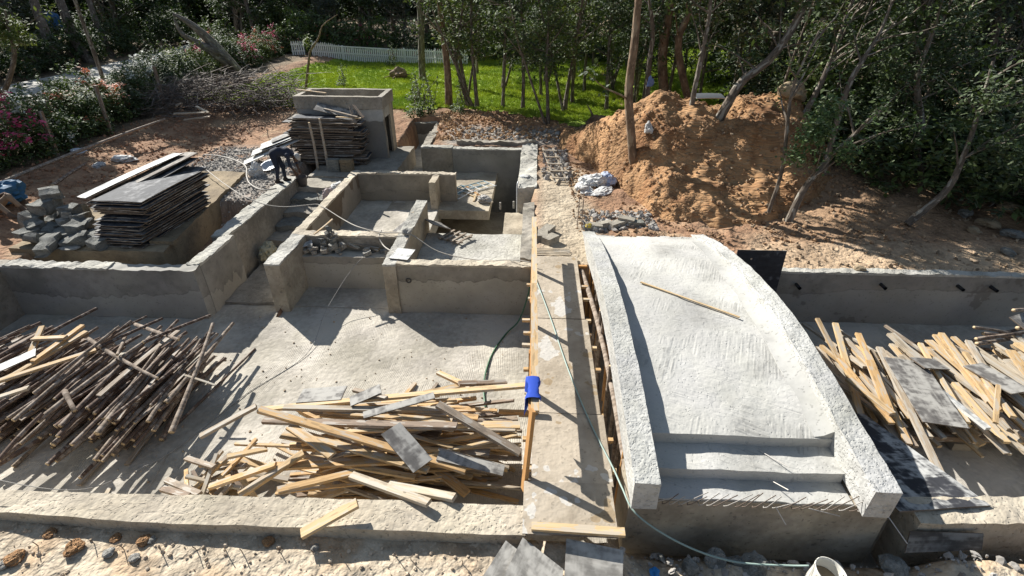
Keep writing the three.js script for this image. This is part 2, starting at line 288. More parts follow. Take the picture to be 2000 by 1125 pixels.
function groundY(x, z) {
  let y = terrain(x, z);
  // strip of the near bank, outside the pool's near kerb
  const nearBank = sstep(-3.95, -3.75, z);
  const nb = 0.98 - 0.34 * sstep(0.9, 1.3, x) * (1 - sstep(4.3, 4.8, x)) - 0.05 * sstep(4.4, 4.9, x) - 0.25 * sstep(-2.6, 0, z) + 0.05 * fbm(x * 2, z * 2, 4.5, 4) + 0.03 * fbm(x * 9, z * 9, 6.5, 2);
  y = lerp(y, nb, nearBank);
  const pool = Math.max(inR(x, z, -11.42, 60, -9.44, -3.85), inR(x, z, -5.6, 60, -9.88, -3.85));
  y = lerp(y, -0.3, pool);
  y = lerp(y, -1.5, inR(x, z, -5.6, -0.16, -18.9, -9.8));
  y = lerp(y, -0.2, inR(x, z, -7.4, -5.6, -16.2, -9.4));
  y = lerp(y, 0.55, inR(x, z, -11.2, -7.4, -10.35, -9.5, 0.12));
  y = lerp(y, 0.55, inR(x, z, -8.75, -7.5, -13.2, -9.6, 0.12));
  y = lerp(y, -0.2, inR(x, z, -4.95, -4.0, -22.3, -18.4));
  y = lerp(y, 0.6, inR(x, z, -7.6, -4.6, -19.2, -15.8));
  return y;
}
function groundColor(x, z) {
  const n = fbm(x * 0.7, z * 0.7, 12.5, 4), m = fbm(x * 2.4, z * 2.4, 14.5, 4);
  let c = mix3([0.52, 0.315, 0.19], [0.35, 0.205, 0.125], clamp(0.5 + n * 1.4));
  c = mix3(c, [0.62, 0.46, 0.30], sstep(0.05, 0.4, m) * 0.7);
  // trodden sandy path beside the rooms
  const path = inR(x, z, 0.1, 1.6 + 0.5 * n, -16.6, -10, 0.3); c = mix3(c, mix3([0.66, 0.575, 0.44], [0.55, 0.46, 0.34], clamp(0.5 + m)), path);
  // gravel on the left terrace and rubble behind the far rooms
  const grav = Math.max(inR(x, z, -11.2, -7.6, -18.6, -13.2, 0.5), inR(x, z, -3.4, 0.8, -21.4, -19.2, 0.35)) * sstep(-0.35, 0.05, m + 0.12); c = mix3(c, mix3([0.52, 0.495, 0.455], [0.36, 0.34, 0.31], clamp(0.5 + m * 1.2)), grav);
  // right bank: paler trampled clay
  const bank = sstep(4.6, 5.2, x) * (1 - sstep(-10.9, -12.2, z + n * 1.2)) * sstep(-9.5, -10, z); c = mix3(c, [0.66, 0.50, 0.34], bank * 0.9); c = mix3(c, mix3([0.50, 0.325, 0.195], [0.40, 0.265, 0.165], clamp(0.5 + m)), sstep(5.2, 6.4, x + n) * sstep(-11.2, -12, z + n * 0.8));
  // near bank, cement dust with red clay patches
  if (z > -4) { const k = sstep(-0.05, 0.25, m + n * 0.6); c = mix3([0.68, 0.59, 0.46], [0.62, 0.475, 0.325], k); }
  // leaf litter under the forest and the hedge
  const litter = Math.max(sstep(-14.6, -15.6, x + n), sstep(-38, -41, z), sstep(7.5, 9.5, x + n * 2.5) * sstep(-13.2, -15, z), sstep(13, 16, x)); c = mix3(c, mix3([0.24, 0.185, 0.12], [0.34, 0.265, 0.175], clamp(0.5 + m)), litter);
  return c;
}
{
  const axis = (a, b, fine, m0, m1, mid, far) => { const L = []; for (let x = a; x <= b + 1e-6; x += fine) L.push(x); let s = mid; for (let x = b + s; x < far[1]; x += s) { if (x > m1) s *= 1.35; L.push(x); } s = mid; const K = []; for (let x = a - s; x > far[0]; x -= s) { if (x < m0) s *= 1.35; K.unshift(x); } return K.concat(L); };
  const xs = axis(-13, 7, 0.1, -22, 16, 0.28, [-300, 300]), zs = axis(-22.6, -2.2, 0.1, -46, 2, 0.3, [-300, 30]);
  const P = [], U = [], C = [], I = [], nx = xs.length, nz = zs.length;
  for (let j = 0; j < nz; j++) for (let i = 0; i < nx; i++) { const x = xs[i], z = zs[j]; P.push(x, groundY(x, z), z); U.push(x, z); C.push(...groundColor(x, z)); }
  for (let j = 0; j < nz - 1; j++) for (let i = 0; i < nx - 1; i++) { const a = j * nx + i, b = a + nx; I.push(a, b, a + 1, a + 1, b, b + 1); }
  structure(mesh('ground', geoOf(P, U, C, I), M.ground));
}
// lawn sheet and its grass
M.lawn = (() => { const f = (u, v) => [tf(u, v, 5, 5, 201), tf(u, v, 40, 3, 202)]; return std({ map: colorTex(512, 512, 5, 5, (u, v) => { const [a, b] = f(u, v); return mix3([0.26, 0.345, 0.03], [0.155, 0.23, 0.02], clamp(0.45 + a * 0.9 + b * 0.9)); }), bumpMap: grayTex(512, 512, 5, 5, (u, v) => { const [a, b] = f(u, v); return 0.5 + b * 0.7; }), bumpScale: 0.07, roughness: 1 }); })();
{
  const P = [], U = [], I = [], idx = new Map(), st = 0.35;
  const vid = (i, j) => { const k = i * 1000 + j; if (!idx.has(k)) { const x = -18 + i * st, z = -47 + j * st; idx.set(k, P.length / 3); P.push(x, terrain(x, z) + 0.035 + 0.03 * fbm(x * 2, z * 2, 31.5, 3), z); U.push(x, z); } return idx.get(k); };
  for (let i = 0; i < 100; i++) for (let j = 0; j < 76; j++) { const x = -18 + (i + 0.5) * st, z = -47 + (j + 0.5) * st; if (lawnMask(x, z) > 0.45) { const a = vid(i, j), b = vid(i + 1, j), c = vid(i, j + 1), d = vid(i + 1, j + 1); I.push(a, c, b, b, c, d); } }
  structure(mesh('lawn', geoOf(P, U, null, I), M.lawn));
  const b = new Builder(), r = rng(5);
  for (let k = 0; k < 7; k++) { const a = r() * 6.28, q = V(gauss(r) * 0.05, 0, gauss(r) * 0.05); b.leaf(q, V(Math.cos(a) * 0.5, 1, Math.sin(a) * 0.5).normalize(), V(-Math.sin(a), 0.2, Math.cos(a)).normalize(), rr(0.05, 0.11, r), 0.022, [1, 1, 1]); }
  const N = 42000, im = new THREE.InstancedMesh(b.geo(), new THREE.MeshPhysicalMaterial({ roughness: 0.6, side: THREE.DoubleSide, transmission: 0.3, thickness: 0, vertexColors: true }), N), mt = new THREE.Matrix4(), q = new THREE.Quaternion(), col = new THREE.Color();
  let n = 0;
  for (let t = 0; t < 400000 && n < N; t++) { const x = rr(-17, 13, r), z = -22 - Math.pow(r(), 1.5) * 22; if (lawnMask(x, z) < 0.25 + 0.5 * r()) continue; const s = rr(0.8, 1.7, r), g = clamp(0.5 + fbm(x * 0.6, z * 0.6, 3.5, 3) + 0.3 * gauss(r)); q.setFromAxisAngle(V(0, 1, 0), r() * 6.28); mt.compose(V(x, terrain(x, z) + 0.03, z), q, V(s, s, s)); im.setMatrixAt(n, mt); im.setColorAt(n, col.setRGB(lerp(0.25, 0.47, g), lerp(0.37, 0.55, g), 0.04)); n++; }
  im.count = n; im.name = 'grass'; scene.add(im); tag(im, 'short bright green lawn grass between the site and picket fence', 'grass', null, 'stuff');
}
// road behind the flowering hedge
{
  const P = [], U = [], C = [], I = [], n = 40;
  for (let i = 0; i <= n; i++) { const z = -8 - i * 1.6, x = -28.2 + 0.8 * Math.sin(i * 0.12); for (const w of [-1.9, -0.6, 0.6, 1.9]) { P.push(x + w, terrain(x + w, z) + 0.07, z); U.push(x + w, z); const k = 1 + 0.12 * fbm(x + w, z * 0.5, 8.5, 3); C.push(k, k, k); } }
  for (let i = 0; i < n; i++) for (let k = 0; k < 3; k++) { const a = i * 4 + k; I.push(a, a + 1, a + 4, a + 1, a + 5, a + 4); }
  structure(mesh('road', geoOf(P, U, C, I), M.concretePale));
}

// ------------------------------------------------------------------ the pool basin
// thin render coat that ends in a wavy lower or upper edge
function coatMat(seed, W, H, upper, lower, edge, wav, bump = 0.01, o = {}) {
  const line = (u) => edge + wav * (1.9 * noise2(u * W * 0.8, 3.3, seed, 0) + 0.8 * Math.abs(noise2(u * W * 2.7, 5.1, seed + 3, 0)) + 0.35 * noise2(u * W * 7, 7.7, seed + 5, 0) + 0.15 * noise2(u * W * 21, 9.1, seed + 6, 0));
  const f = (u, v) => [fbm2(u * W * 1.4, v * H * 1.4, seed + 10, 5), fbm2(u * W * 9, v * H * 9, seed + 20, 3), fbm2(u * W * 30, v * H * 30, seed + 22, 2)];
  const w = Math.min(900, Math.round(W * 110)), h = Math.round(Math.min(400, H * 140));
  const map = colorTex(w, h, W, H, (u, v) => { const [a, b, p] = f(u, v), y = v * H, l = line(u); let c = mix3(upper, mul3(upper, 0.62), clamp(0.4 + a * 1.1 + b * 0.5)); if (y < l) c = mix3(lower, mul3(lower, 0.74), clamp(0.35 + a * 0.9 + b * 0.25)); else if (y < l + 0.025 + 0.04 * b) c = mul3(c, 0.86); if (p > 0.45) c = mul3(c, 0.75); if (o.stain && a + b * 0.4 > 0.36) c = mix3(c, o.stain, 0.6); return c; });
  const bm = grayTex(w, h, W, H, (u, v) => { const [a, b, p] = f(u, v), y = v * H; return (y < line(u) ? 0.68 + a * 0.12 : 0.42 + a * 0.25 + b * 0.35); });
  return std({ map, bumpMap: bm, bumpScale: bump, roughness: 0.93, vertexColors: true });
}
function topped(m, x0, x1, z0, z1, y, mat = M.concretePale) { const g = rbox(x0 - 0.004, x1 + 0.004, y - 0.02, y + 0.028, z0 - 0.004, z1 + 0.004, { s: 0.06, max: 150, amp: 0.012, top: 0.02 }); g.translate(-m.position.x, -m.position.y, -m.position.z); mesh('rough_top', g, mat, m); return m; }
const GREYU = [0.36, 0.338, 0.308], GREYL = [0.45, 0.43, 0.395], TANU = [0.38, 0.34, 0.285], TANL = [0.50, 0.455, 0.385];
structure(mesh('pool_floor', rbox(-11.3, 16, -0.2, 0, -9.9, -3.8, { s: 0.2, max: 150, amp: 0.004, top: 0.012 }), M.poolFloor));
wall('pool_wall', 'long grey pool wall with wavy render line behind the pole heap', 'wall', rbox(-11.3, -7.06, -0.12, 1.2, -9.58, -9.3, { uo: 11.3, top: 0.03 }), coatMat(301, 4.3, 1.4, GREYU, GREYL, 0.55, 0.13));
wall('pool_wall', 'grey pool side wall at the end of the pole heap', 'wall', rbox(-11.62, -11.28, -0.12, 1.2, -9.6, -3.9, { uo: 0 }), M.concrete);
topped(wall('wing_wall', 'short pool wing wall with patched render facing the stair channel', 'wall', rbox(-7.34, -7.05, -0.12, 1.2, -11.0, -9.56, { uo: 11, top: 0.025 }), coatMat(302, 1.6, 1.4, GREYU, [0.46, 0.43, 0.38], 0.75, 0.35)), -7.34, -7.05, -11.0, -9.56, 1.2);
topped(wall('channel_wall', 'grey retaining wall with rubble along its top beside the stair channel', 'wall', rbox(-7.6, -7.2, -0.2, 1.2, -15.2, -10.98, { top: 0.04 }), M.concrete), -7.6, -7.2, -15.2, -10.98, 1.2);
{ // rough top screed poured on the long wall
  const g = rbox(-11.2, -8.9, 1.19, 1.235, -9.55, -9.27, { s: 0.07, amp: 0.03, top: 0.03 }); wall('mortar_bed', 'rough pale mortar strip along the long pool wall top', 'mortar', g, M.concretePale);
}
const slabWarp = (x, y, z) => [x - (x + 11.7) / 3.5 * (-10 - z) / 6 * 0.9, y, z];
wall('terrace_slab', 'brown edged concrete slab carrying the plywood stack and stones', 'slab', rbox(-11.7, -8.15, 0.5, 1.25, -15.5, -10.05, { s: 0.18, warp: slabWarp, top: 0.025 }), M.slabEdge);
// the room block
const RB = 'low concrete walls of the room block';
topped(wall('room_wall', 'wing wall with thick end rising from pool floor beside the channel', 'wall', rbox(-5.73, -5.4, -0.12, 1.2, -11.12, -9.65, { uo: 11.2, top: 0.03 }), M.concreteWarm, RB), -5.73, -5.4, -11.12, -9.65, 1.2);
topped(wall('room_wall', 'long thin wall between the stair channel and the left room', 'wall', rbox(-5.73, -5.5, -0.3, 1.2, -15.9, -11.12, { uo: 16, top: 0.03 }), coatMat(311, 4.8, 1.6, [0.20, 0.15, 0.105], [0.36, 0.31, 0.25], 0.75, 0.5), RB), -5.73, -5.5, -15.9, -11.12, 1.2, M.kerb);
wall('basin_wall', 'recessed wall with rubble covered ledge between two piers', 'wall', rbox(-5.4, -3.2, -0.12, 0.86, -11.1, -10.72, { uo: 5.4, top: 0.02 }), coatMat(312, 2.2, 1.4, TANU, TANL, 0.62, 0.07), RB);
topped(wall('room_wall', 'rough topped front wall of the left room behind the rubble ledge', 'wall', rbox(-5.5, -3.2, 0.0, 1.2, -11.38, -11.1, { top: 0.035, amp: 0.015 }), M.concrete, RB), -5.5, -3.2, -11.38, -11.1, 1.2, M.kerb);
topped(wall('room_wall', 'dividing wall running back from the front pier between two rooms', 'wall', rbox(-3.2, -2.92, -0.12, 1.2, -13.4, -9.72, { uo: 14, top: 0.035 }), M.concreteWarm, RB), -3.2, -2.92, -13.4, -9.72, 1.2);
topped(wall('room_wall', 'front wall facing the pool with a small round hole', 'wall', rbox(-2.92, -0.04, -0.12, 1.2, -10.0, -9.77, { uo: 2.92, top: 0.03 }), coatMat(314, 2.9, 1.4, TANU, TANL, 0.72, 0.1), RB), -2.92, -0.04, -10.0, -9.77, 1.2, M.kerb);
topped(wall('room_wall', 'back wall of the left room in front of the tank platform', 'wall', rbox(-5.5, -2.46, 0.1, 1.2, -15.85, -15.62, { uo: 5.6, top: 0.03 }), coatMat(315, 3.1, 1.4, [0.37, 0.32, 0.255], [0.34, 0.295, 0.235], 0.5, 0.1), RB), -5.5, -2.46, -15.85, -15.62, 1.2, M.kerb);
wall('room_wall', 'short stub wall standing out from the left room back wall', 'wall', rbox(-3.15, -2.95, 0.1, 1.2, -15.6, -14.92, { top: 0.02 }), M.concreteWarm, RB);
wall('room_floor', 'dusty concrete floor of the left room', 'floor', rbox(-5.5, -2.93, -0.15, 0.33, -15.6, -11.39, { s: 0.2 }), M.poolFloor);
wall('room_floor', 'pale dusty concrete floor behind the front wall beside the pit', 'floor', rbox(-2.91, -0.3, -0.2, 0.4, -13.12, -10.01, { s: 0.25 }), M.concretePale);
wall('room_floor', 'sunlit floor slab with blue steel frames behind the pit', 'floor', rbox(-4.5, -1.38, 0.06, 0.34, -18.5, -14.88, { s: 0.2 }), M.concreteWarm);
wall('room_floor', 'sandy floor strip beside the open shaft', 'floor', rbox(-0.86, -0.3, -1.3, 0.4, -14.65, -13.13, { s: 0.2 }), M.concreteWarm);
wall('pit_floor', 'bare floor at the bottom of the open pit', 'floor', rbox(-5.3, -0.2, -1.45, -1.2, -18.6, -12.9, { s: 0.4 }), M.concreteWarm);
topped(wall('room_wall', 'smooth grey back wall of the right room', 'wall', rbox(-2.95, -0.5, -1.3, 1.17, -18.76, -18.5, { top: 0.02, uo: 3 }), coatMat(316, 2.6, 2.6, [0.33, 0.315, 0.285], [0.31, 0.295, 0.265], 0.9, 0.2, 0.004), RB), -2.95, -0.5, -18.76, -18.5, 1.17);
wall('room_wall', 'rough outer wall behind the right room back wall', 'wall', rbox(-2.9, 0.0, 0.3, 1.26, -19.5, -19.2, { top: 0.05, amp: 0.02 }), M.concrete, RB);
wall('room_wall', 'broad topped side wall of the right room with a white pipe', 'wall', rbox(-0.5, 0.05, -1.3, 1.2, -19.2, -14.68, { top: 0.05, amp: 0.015, uo: 20 }), M.concretePale, RB);
wall('room_wall', 'narrow rough wall beside the sandy path ending at the walkway', 'wall', rbox(-0.29, 0.0, -0.15, 1.22, -13.45, -10.15, { top: 0.04, amp: 0.015 }), M.concrete, RB);
topped(wall('room_wall', 'small tan wall at the corner of the far room', 'wall', rbox(-4.1, -2.96, 0.0, 1.2, -18.86, -18.54, { top: 0.03 }), M.concreteWarm, RB), -4.1, -2.96, -18.86, -18.54, 1.2);
wall('room_wall', 'side wall of the far room beside the red earth bank', 'wall', rbox(-4.12, -3.84, 0.0, 1.22, -22.1, -18.87, { top: 0.05, amp: 0.02 }), M.concrete, RB);
wall('room_wall', 'back wall of the far room with pale lower render', 'wall', rbox(-5.6, -4.13, 0.0, 1.22, -22.4, -22.1, { uo: 5.6, top: 0.03 }), coatMat(317, 1.6, 1.4, [0.22, 0.19, 0.155], TANL, 0.72, 0.06), RB);
wall('far_floor', 'pale floor of the far room with loose wire mesh', 'floor', rbox(-5.05, -4.13, -0.1, 0.34, -22.1, -18.5, { s: 0.25 }), M.concretePale);
wall('tank_platform', 'dark concrete platform in front of the water tank', 'platform', rbox(-7.2, -4.52, 0.0, 1.02, -19.4, -15.86, { s: 0.2 }), M.concrete);
wall('recess_floor', 'shaded pool floor in the recess between two piers', 'floor', rbox(-5.42, -3.18, -0.2, 0.015, -10.74, -9.88, { s: 0.2, amp: 0.004, top: 0.01 }), M.poolFloor);
wall('channel_floor', 'grey floor slab between the two wing walls', 'floor', rbox(-7.04, -5.74, -0.18, 0.06, -11.9, -9.92, { s: 0.2 }), M.concrete);
{
  const t = thing('channel_steps', 'rough unfinished concrete steps climbing the channel to the tank', 'steps', V(-6.5, 0, -13.9));
  for (let i = 0; i < 6; i++) { const g = rbox(-7.19, -5.74, -0.15, 0.2 + i * 0.155, -16.0 + 0.01 * i, -11.9 - i * 0.62, { s: 0.15, top: 0.03, amp: 0.02 }); g.translate(6.5, 0, 13.9); mesh('step', g, i % 2 ? M.concrete : M.stone, t); }
}
// round hole recess and old pipe seat in the front wall
tag(mesh('drain_sleeve', new THREE.TorusGeometry(0.05, 0.016, 8, 18), plain(0.06, 0.055, 0.05)), 'small dark pipe sleeve in the front wall', 'pipe').position.copy(onZ(798, 548, -9.755));
// right pool wall with pipe stubs
{
  const t = wall('pool_wall', 'long grey pool wall with black pipe stubs beyond the bridge', 'wall', rbox(4.35, 16, -0.12, 1.2, -9.98, -9.8, { uo: -4.35, top: 0.02, max: 90 }), coatMat(320, 11.7, 1.4, [0.32, 0.30, 0.275], [0.36, 0.345, 0.32], 0.75, 0.06, 0.006, { stain: [0.17, 0.15, 0.13] }));
  topped(t, 4.35, 16, -9.98, -9.8, 1.2);
  for (const [u, v] of [[1555, 555], [1720, 555], [1870, 558], [1935, 560]]) { const p = onZ(u, v, -9.8); const g = new THREE.CylinderGeometry(0.035, 0.035, 0.2, 12, 1, true); g.rotateX(Math.PI / 2); const o = mesh('pipe_stub', g, plain(0.02, 0.02, 0.022, 0.45, { side: THREE.DoubleSide }), t); o.position.set(p.x, p.y, -9.72).sub(t.position); }
}
// near kerbs of the pool
const kerbWarp = (x, y, z) => [x, y, z + (z > -3.8 ? -0.05 - 0.10 * sstep(-3.5, -6.5, x) : 0) + 0.08 * sstep(-1, -7, x)];
wall('pool_kerb', 'thick pale rough topped kerb along the near pool edge', 'kerb', rbox(-11.3, -0.02, -0.12, 1.15, -4.02, -3.58, { s: 0.1, max: 115, top: 0.017, amp: 0.008, warp: kerbWarp }), M.kerb);
wall('pool_kerb', 'pale kerb beyond the bridge foot beside the black plywood', 'kerb', rbox(4.5, 14, -0.12, 1.12, -4.38, -4.02, { s: 0.12, max: 80, top: 0.025, amp: 0.015, warp: (x, y, z) => [x, y, z - 0.1 * sstep(4.5, 7, x)] }), M.kerb);
// ------------------------------------------------------------------ the arched bridge
const archPts = [[-3.5, 1.655], [-3.9, 1.71], [-4.6, 1.80], [-5.3, 1.89], [-6.0, 1.96], [-6.8, 2.01], [-7.4, 2.005], [-8.2, 1.93], [-9.16, 1.80], [-10.0, 1.645], [-10.6, 1.5], [-11.2, 1.32], [-11.9, 1.1]];
const archY = (z) => { if (z > archPts[0][0]) return archPts[0][1]; for (let i = 0; i < archPts.length - 1; i++) if (z >= archPts[i + 1][0]) { const [z0, y0] = archPts[i], [z1, y1] = archPts[i + 1]; return lerp(y0, y1, (z0 - z) / (z0 - z1)); } return archPts[archPts.length - 1][1]; };
const archS = (z) => (archY(z - 0.35) + archY(z - 0.12) + archY(z + 0.12) + archY(z + 0.35)) / 4;
const BX0 = 1.17, BX1 = 4.02, PW = 0.29;
const bridge = thing('arched_bridge', 'white arched concrete footbridge with low parapets and bottom steps', 'bridge', V(2.66, 0, -7.9));
{
  const put = (name, g, m) => { g.translate(-2.66, 0, 7.9); return mesh(name, g, m, bridge); };
  const bend = (off) => (x, y, z) => [x, y + archS(z) + off, z], deckLift = (z) => 0.19 * sstep(-7.2, -11.2, z);
  put('parapet', rbox(BX0, BX0 + PW, -0.42, 0, -11.75, -3.93, { s: 0.07, max: 115, amp: 0.007, top: 0.011, warp: bend(0) }), M.parapet);
  put('parapet', rbox(BX1 - PW, BX1, -0.42, 0, -11.75, -3.93, { s: 0.07, max: 115, amp: 0.009, top: 0.014, warp: bend(0) }), M.parapet);
  put('deck', rbox(BX0 + PW, BX1 - PW, -0.41, -0.235, -11.7, -4.8, { s: 0.1, max: 90, amp: 0.006, top: 0.012, warp: (x, y, z) => [x, y + archS(z) + deckLift(z), z] }), M.deck);
  const y0 = archS(-4.8) - 0.235;
  put('step', rbox(BX0 + PW, BX1 - PW, y0 - 0.55, y0 - 0.155, -4.81, -4.4, { s: 0.08, amp: 0.01, top: 0.014 }), M.deck);
  put('step', rbox(BX0 + PW, BX1 - PW, y0 - 0.70, y0 - 0.31, -4.41, -4.1, { s: 0.08, amp: 0.01, top: 0.014 }), M.deck);
  // fillets of smooth mortar where the deck meets the far parapet
  put('fillet', rbox(BX1 - PW - 0.22, BX1 - PW, -0.24, -0.12, -11.0, -4.82, { s: 0.1, max: 80, amp: 0.01, top: 0.01, warp: (x, y, z) => { const k = (x - (BX1 - PW - 0.22)) / 0.22; return [x, archS(z) - 0.236 + deckLift(z) + (y > -0.2 ? 0.11 * k * k * (1 - deckLift(z) / 0.2) + 0.004 : -0.01), z]; } }), M.fillet);
  const abut = put('abutment', rbox(BX0 + 0.02, BX1 + 0.16, 0.2, y0 - 0.33, -4.75, -4.09, { s: 0.14, amp: 0.012, top: 0.015, uo: 0 }), M.concreteWarm);
  const r = rng(41), stub = (g, m) => { g.translate(-2.66, 0, 7.9); return mesh('rebar_stub', g, m, abut); };
  for (let i = 0; i < 24; i++) { const x = lerp(BX0 + 0.12, BX1 - 0.15, (i + 0.6 * r()) / 24), a = V(x, y0 - 0.36, -4.08), up = rr(0.14, 0.3, r), lx = rr(0.06, 0.24, r); const q = [a, a.clone().add(V(-0.012, 0.008, 0.035)), a.clone().add(V(0.02, 0.03, 0.045)), a.clone().add(V(0.03 + lx, up, rr(0.03, 0.07, r)))]; stub(new Builder().tube(q, [0.0055, 0.0055, 0.0055, 0.0055], 5).geo(), r() > 0.5 ? M.steelPale : M.steel); }
  for (const [u, v, u2, v2] of [[1515, 990, 1535, 1025], [1725, 995, 1772, 1062], [1580, 993, 1640, 1008], [1478, 877, 1542, 913], [1500, 935, 1540, 957], [1468, 852, 1488, 838]]) { const a = onY(u, v, y0 - 0.28 + (v < 900 ? 0.12 : 0)), b = onY(u2, v2, y0 - 0.2 + (v < 900 ? 0.1 : v > 980 ? -0.25 : 0.05)); stub(hoseGeo([a, a.clone().lerp(b, 0.5), b], 0.006, 6, 5), M.steelPale); }
  for (let i = 0; i < 9; i++) { const a = V(rr(2.9, 3.95, r), archS(-11.6) - 0.28, -11.62); stub(hoseGeo([a, a.clone().add(V(-0.05, 0.12, -0.1)), a.clone().add(V(-0.12, 0.24, -0.16))], 0.006, 6, 5), M.steel); }
}
// ------------------------------------------------------------------ the water tank
{
  const t = thing('water_tank', 'open topped grey concrete water tank on tall block base', 'tank', V(-6.55, 1.0, -18.45));
  const put = (n, g, m) => { g.translate(6.55, -1.0, 18.45); return mesh(n, g, m, t); };
  const low = coatMat(330, 2.9, 3.0, [0.50, 0.50, 0.485], [0.23, 0.22, 0.205], 2.3, 0.03, 0.008), up = M.concrete, x0 = -7.98, x1 = -5.1, z0 = -19.15, z1 = -17.76;
  put('wall', rbox(x0, x1, 1.0, 2.68, z1 - 0.16, z1, { uo: 7.98 }), low);
  put('wall', rbox(x0, x1, 1.0, 2.68, z0, z0 + 0.16, { uo: 7.98 }), M.concrete);
  put('wall', rbox(x0, x0 + 0.16, 1.0, 2.68, z0 + 0.16, z1 - 0.16), M.concrete);
  put('wall', rbox(x1 - 0.07, x1 - 0.005, 1.0, 2.68, z1 - 0.24, z1 - 0.16), M.concreteWarm);
  put('wall', rbox(x1 - 0.07, x1 - 0.005, 1.0, 2.68, z0 + 0.16, z1 - 0.92), M.concreteWarm);
  put('lintel', rbox(x1 - 0.07, x1 - 0.002, 2.36, 2.68, z1 - 0.92, z1 - 0.24), M.concretePale);
  put('tank_floor', rbox(x0 + 0.02, x1 - 0.02, 2.68, 2.74, z0 + 0.02, z1 - 0.02), M.concrete);
  const a = 0.035;
  put('tank_wall', rbox(x0 - a, x1 + a, 2.69, 3.08, z1 - 0.13, z1 + a, { amp: 0.012, top: 0.012 }), up);
  put('tank_wall', rbox(x0 - a, x1 + a, 2.69, 3.08, z0 - a, z0 + 0.13, { amp: 0.012, top: 0.012 }), up);
  put('tank_wall', rbox(x0 - a, x0 + 0.13, 2.69, 3.08, z0 + 0.13, z1 - 0.13, { amp: 0.012, top: 0.012 }), up);
  put('tank_wall', rbox(x1 - 0.13, x1 + a, 2.69, 3.08, z0 + 0.13, z1 - 0.13, { amp: 0.012, top: 0.012 }), up);
}
// ------------------------------------------------------------------ spoil heap on the right
const pw = (T, x) => { if (x <= T[0][0]) return T[0][1]; for (let i = 0; i < T.length - 1; i++) if (x <= T[i + 1][0]) { const t = (x - T[i][0]) / (T[i + 1][0] - T[i][0]); return lerp(T[i][1], T[i + 1][1], t * t * (3 - 2 * t)); } return T[T.length - 1][1]; };
const footZ = [[0.9, -18.2], [1.7, -16.9], [2.2, -15.7], [2.7, -13.9], [3.1, -12.4], [3.6, -11.95], [5.4, -11.85], [6.6, -12.7], [8, -13.6], [9.6, -15]];
const crestH = [[0.7, 0.0], [1.2, 0.6], [2.4, 1.75], [3.6, 2.42], [4.5, 2.36], [5.4, 2.05], [6.2, 2.32], [7.4, 2.32], [8.2, 1.75], [8.9, 0.7], [9.7, 0]];
function moundY(x, z) {
  const zf = pw(footZ, x) + 0.35 * fbm(x * 1.3, 4.2, 0.5, 3), zc = Math.min(zf - 1.1, -16.4 + 0.5 * noise3(x * 0.7, 7.7, 0.5)), H = pw(crestH, x);
  let p;
  if (z > zc) { const t = clamp((zf - z) / (zf - zc)); p = t < 0.42 ? lerp(0, 0.36, sstep(0, 0.42, t) * 0.6 + t / 0.42 * 0.4) : lerp(0.36, 1, 0.55 * sstep(0.42, 0.8, t) + 0.45 * (t - 0.42) / 0.58); } else p = 1 - sstep(0.1, 3.2, zc - z);
  const k = sstep(0, 0.25, p * H);
  const rid = 1 - Math.abs(fbm(x * 1.7, z * 1.7, 51.5, 4)) * 2.2;
  return 1.02 + p * H + k * (0.36 * fbm(x * 1.1, z * 1.1, 52.5, 4) + 0.16 * rid * fbm(x * 3.2, z * 3.2, 53.5, 3) + 0.05 * fbm(x * 9, z * 9, 54.5, 3) + 0.05) - 0.12 * (1 - k);
}
{
  const P = [], U = [], C = [], I = [], st = 0.06, nx = 152, nz = 150;
  for (let j = 0; j <= nz; j++) for (let i = 0; i <= nx; i++) { const x = 0.7 + i * st, z = -20.3 + j * st; P.push(x, moundY(x, z), z); { const y = moundY(x, z); U.push(x + y * lerp(0.7, -0.7, sstep(4, 7, x)), z - y * 0.95); } const n = fbm(x * 0.9, z * 0.9, 61.5, 4), g = 0.95 + 0.35 * n; const d = sstep(0.12, 0.4, fbm(x * 1.6, z * 1.6, 63.5, 4)); C.push(...mix3([g, g, g], [g * 0.72, g * 0.64, g * 0.58], d)); }
  for (let j = 0; j < nz; j++) for (let i = 0; i < nx; i++) { const a = j * (nx + 1) + i, b = a + nx + 1; I.push(a, b, a + 1, a + 1, b, b + 1); }
  structure(mesh('earth_mound', geoOf(P, U, C, I), M.mound));
}
function rockGeo(seed, detail = 1, flat = 0.8) {
  const g = new THREE.IcosahedronGeometry(1, detail), p = g.attributes.position;
  for (let i = 0; i < p.count; i++) { const v = V(p.getX(i), p.getY(i), p.getZ(i)), k = 1 + 0.45 * noise3(v.x * 1.3 + seed, v.y * 1.3, v.z * 1.3) + 0.18 * noise3(v.x * 3 + seed, v.y * 3, v.z * 3); p.setXYZ(i, v.x * k, v.y * k * flat, v.z * k); }
  g.computeVertexNormals(); const c = new Float32Array(p.count * 3).fill(1); g.setAttribute('color', new THREE.BufferAttribute(c, 3)); return g;
}
const hs = (x, z) => (x > 0.9 && x < 9.6 && z < -11.5 && z > -20 ? Math.max(terrain(x, z), moundY(x, z)) : groundY(x, z));
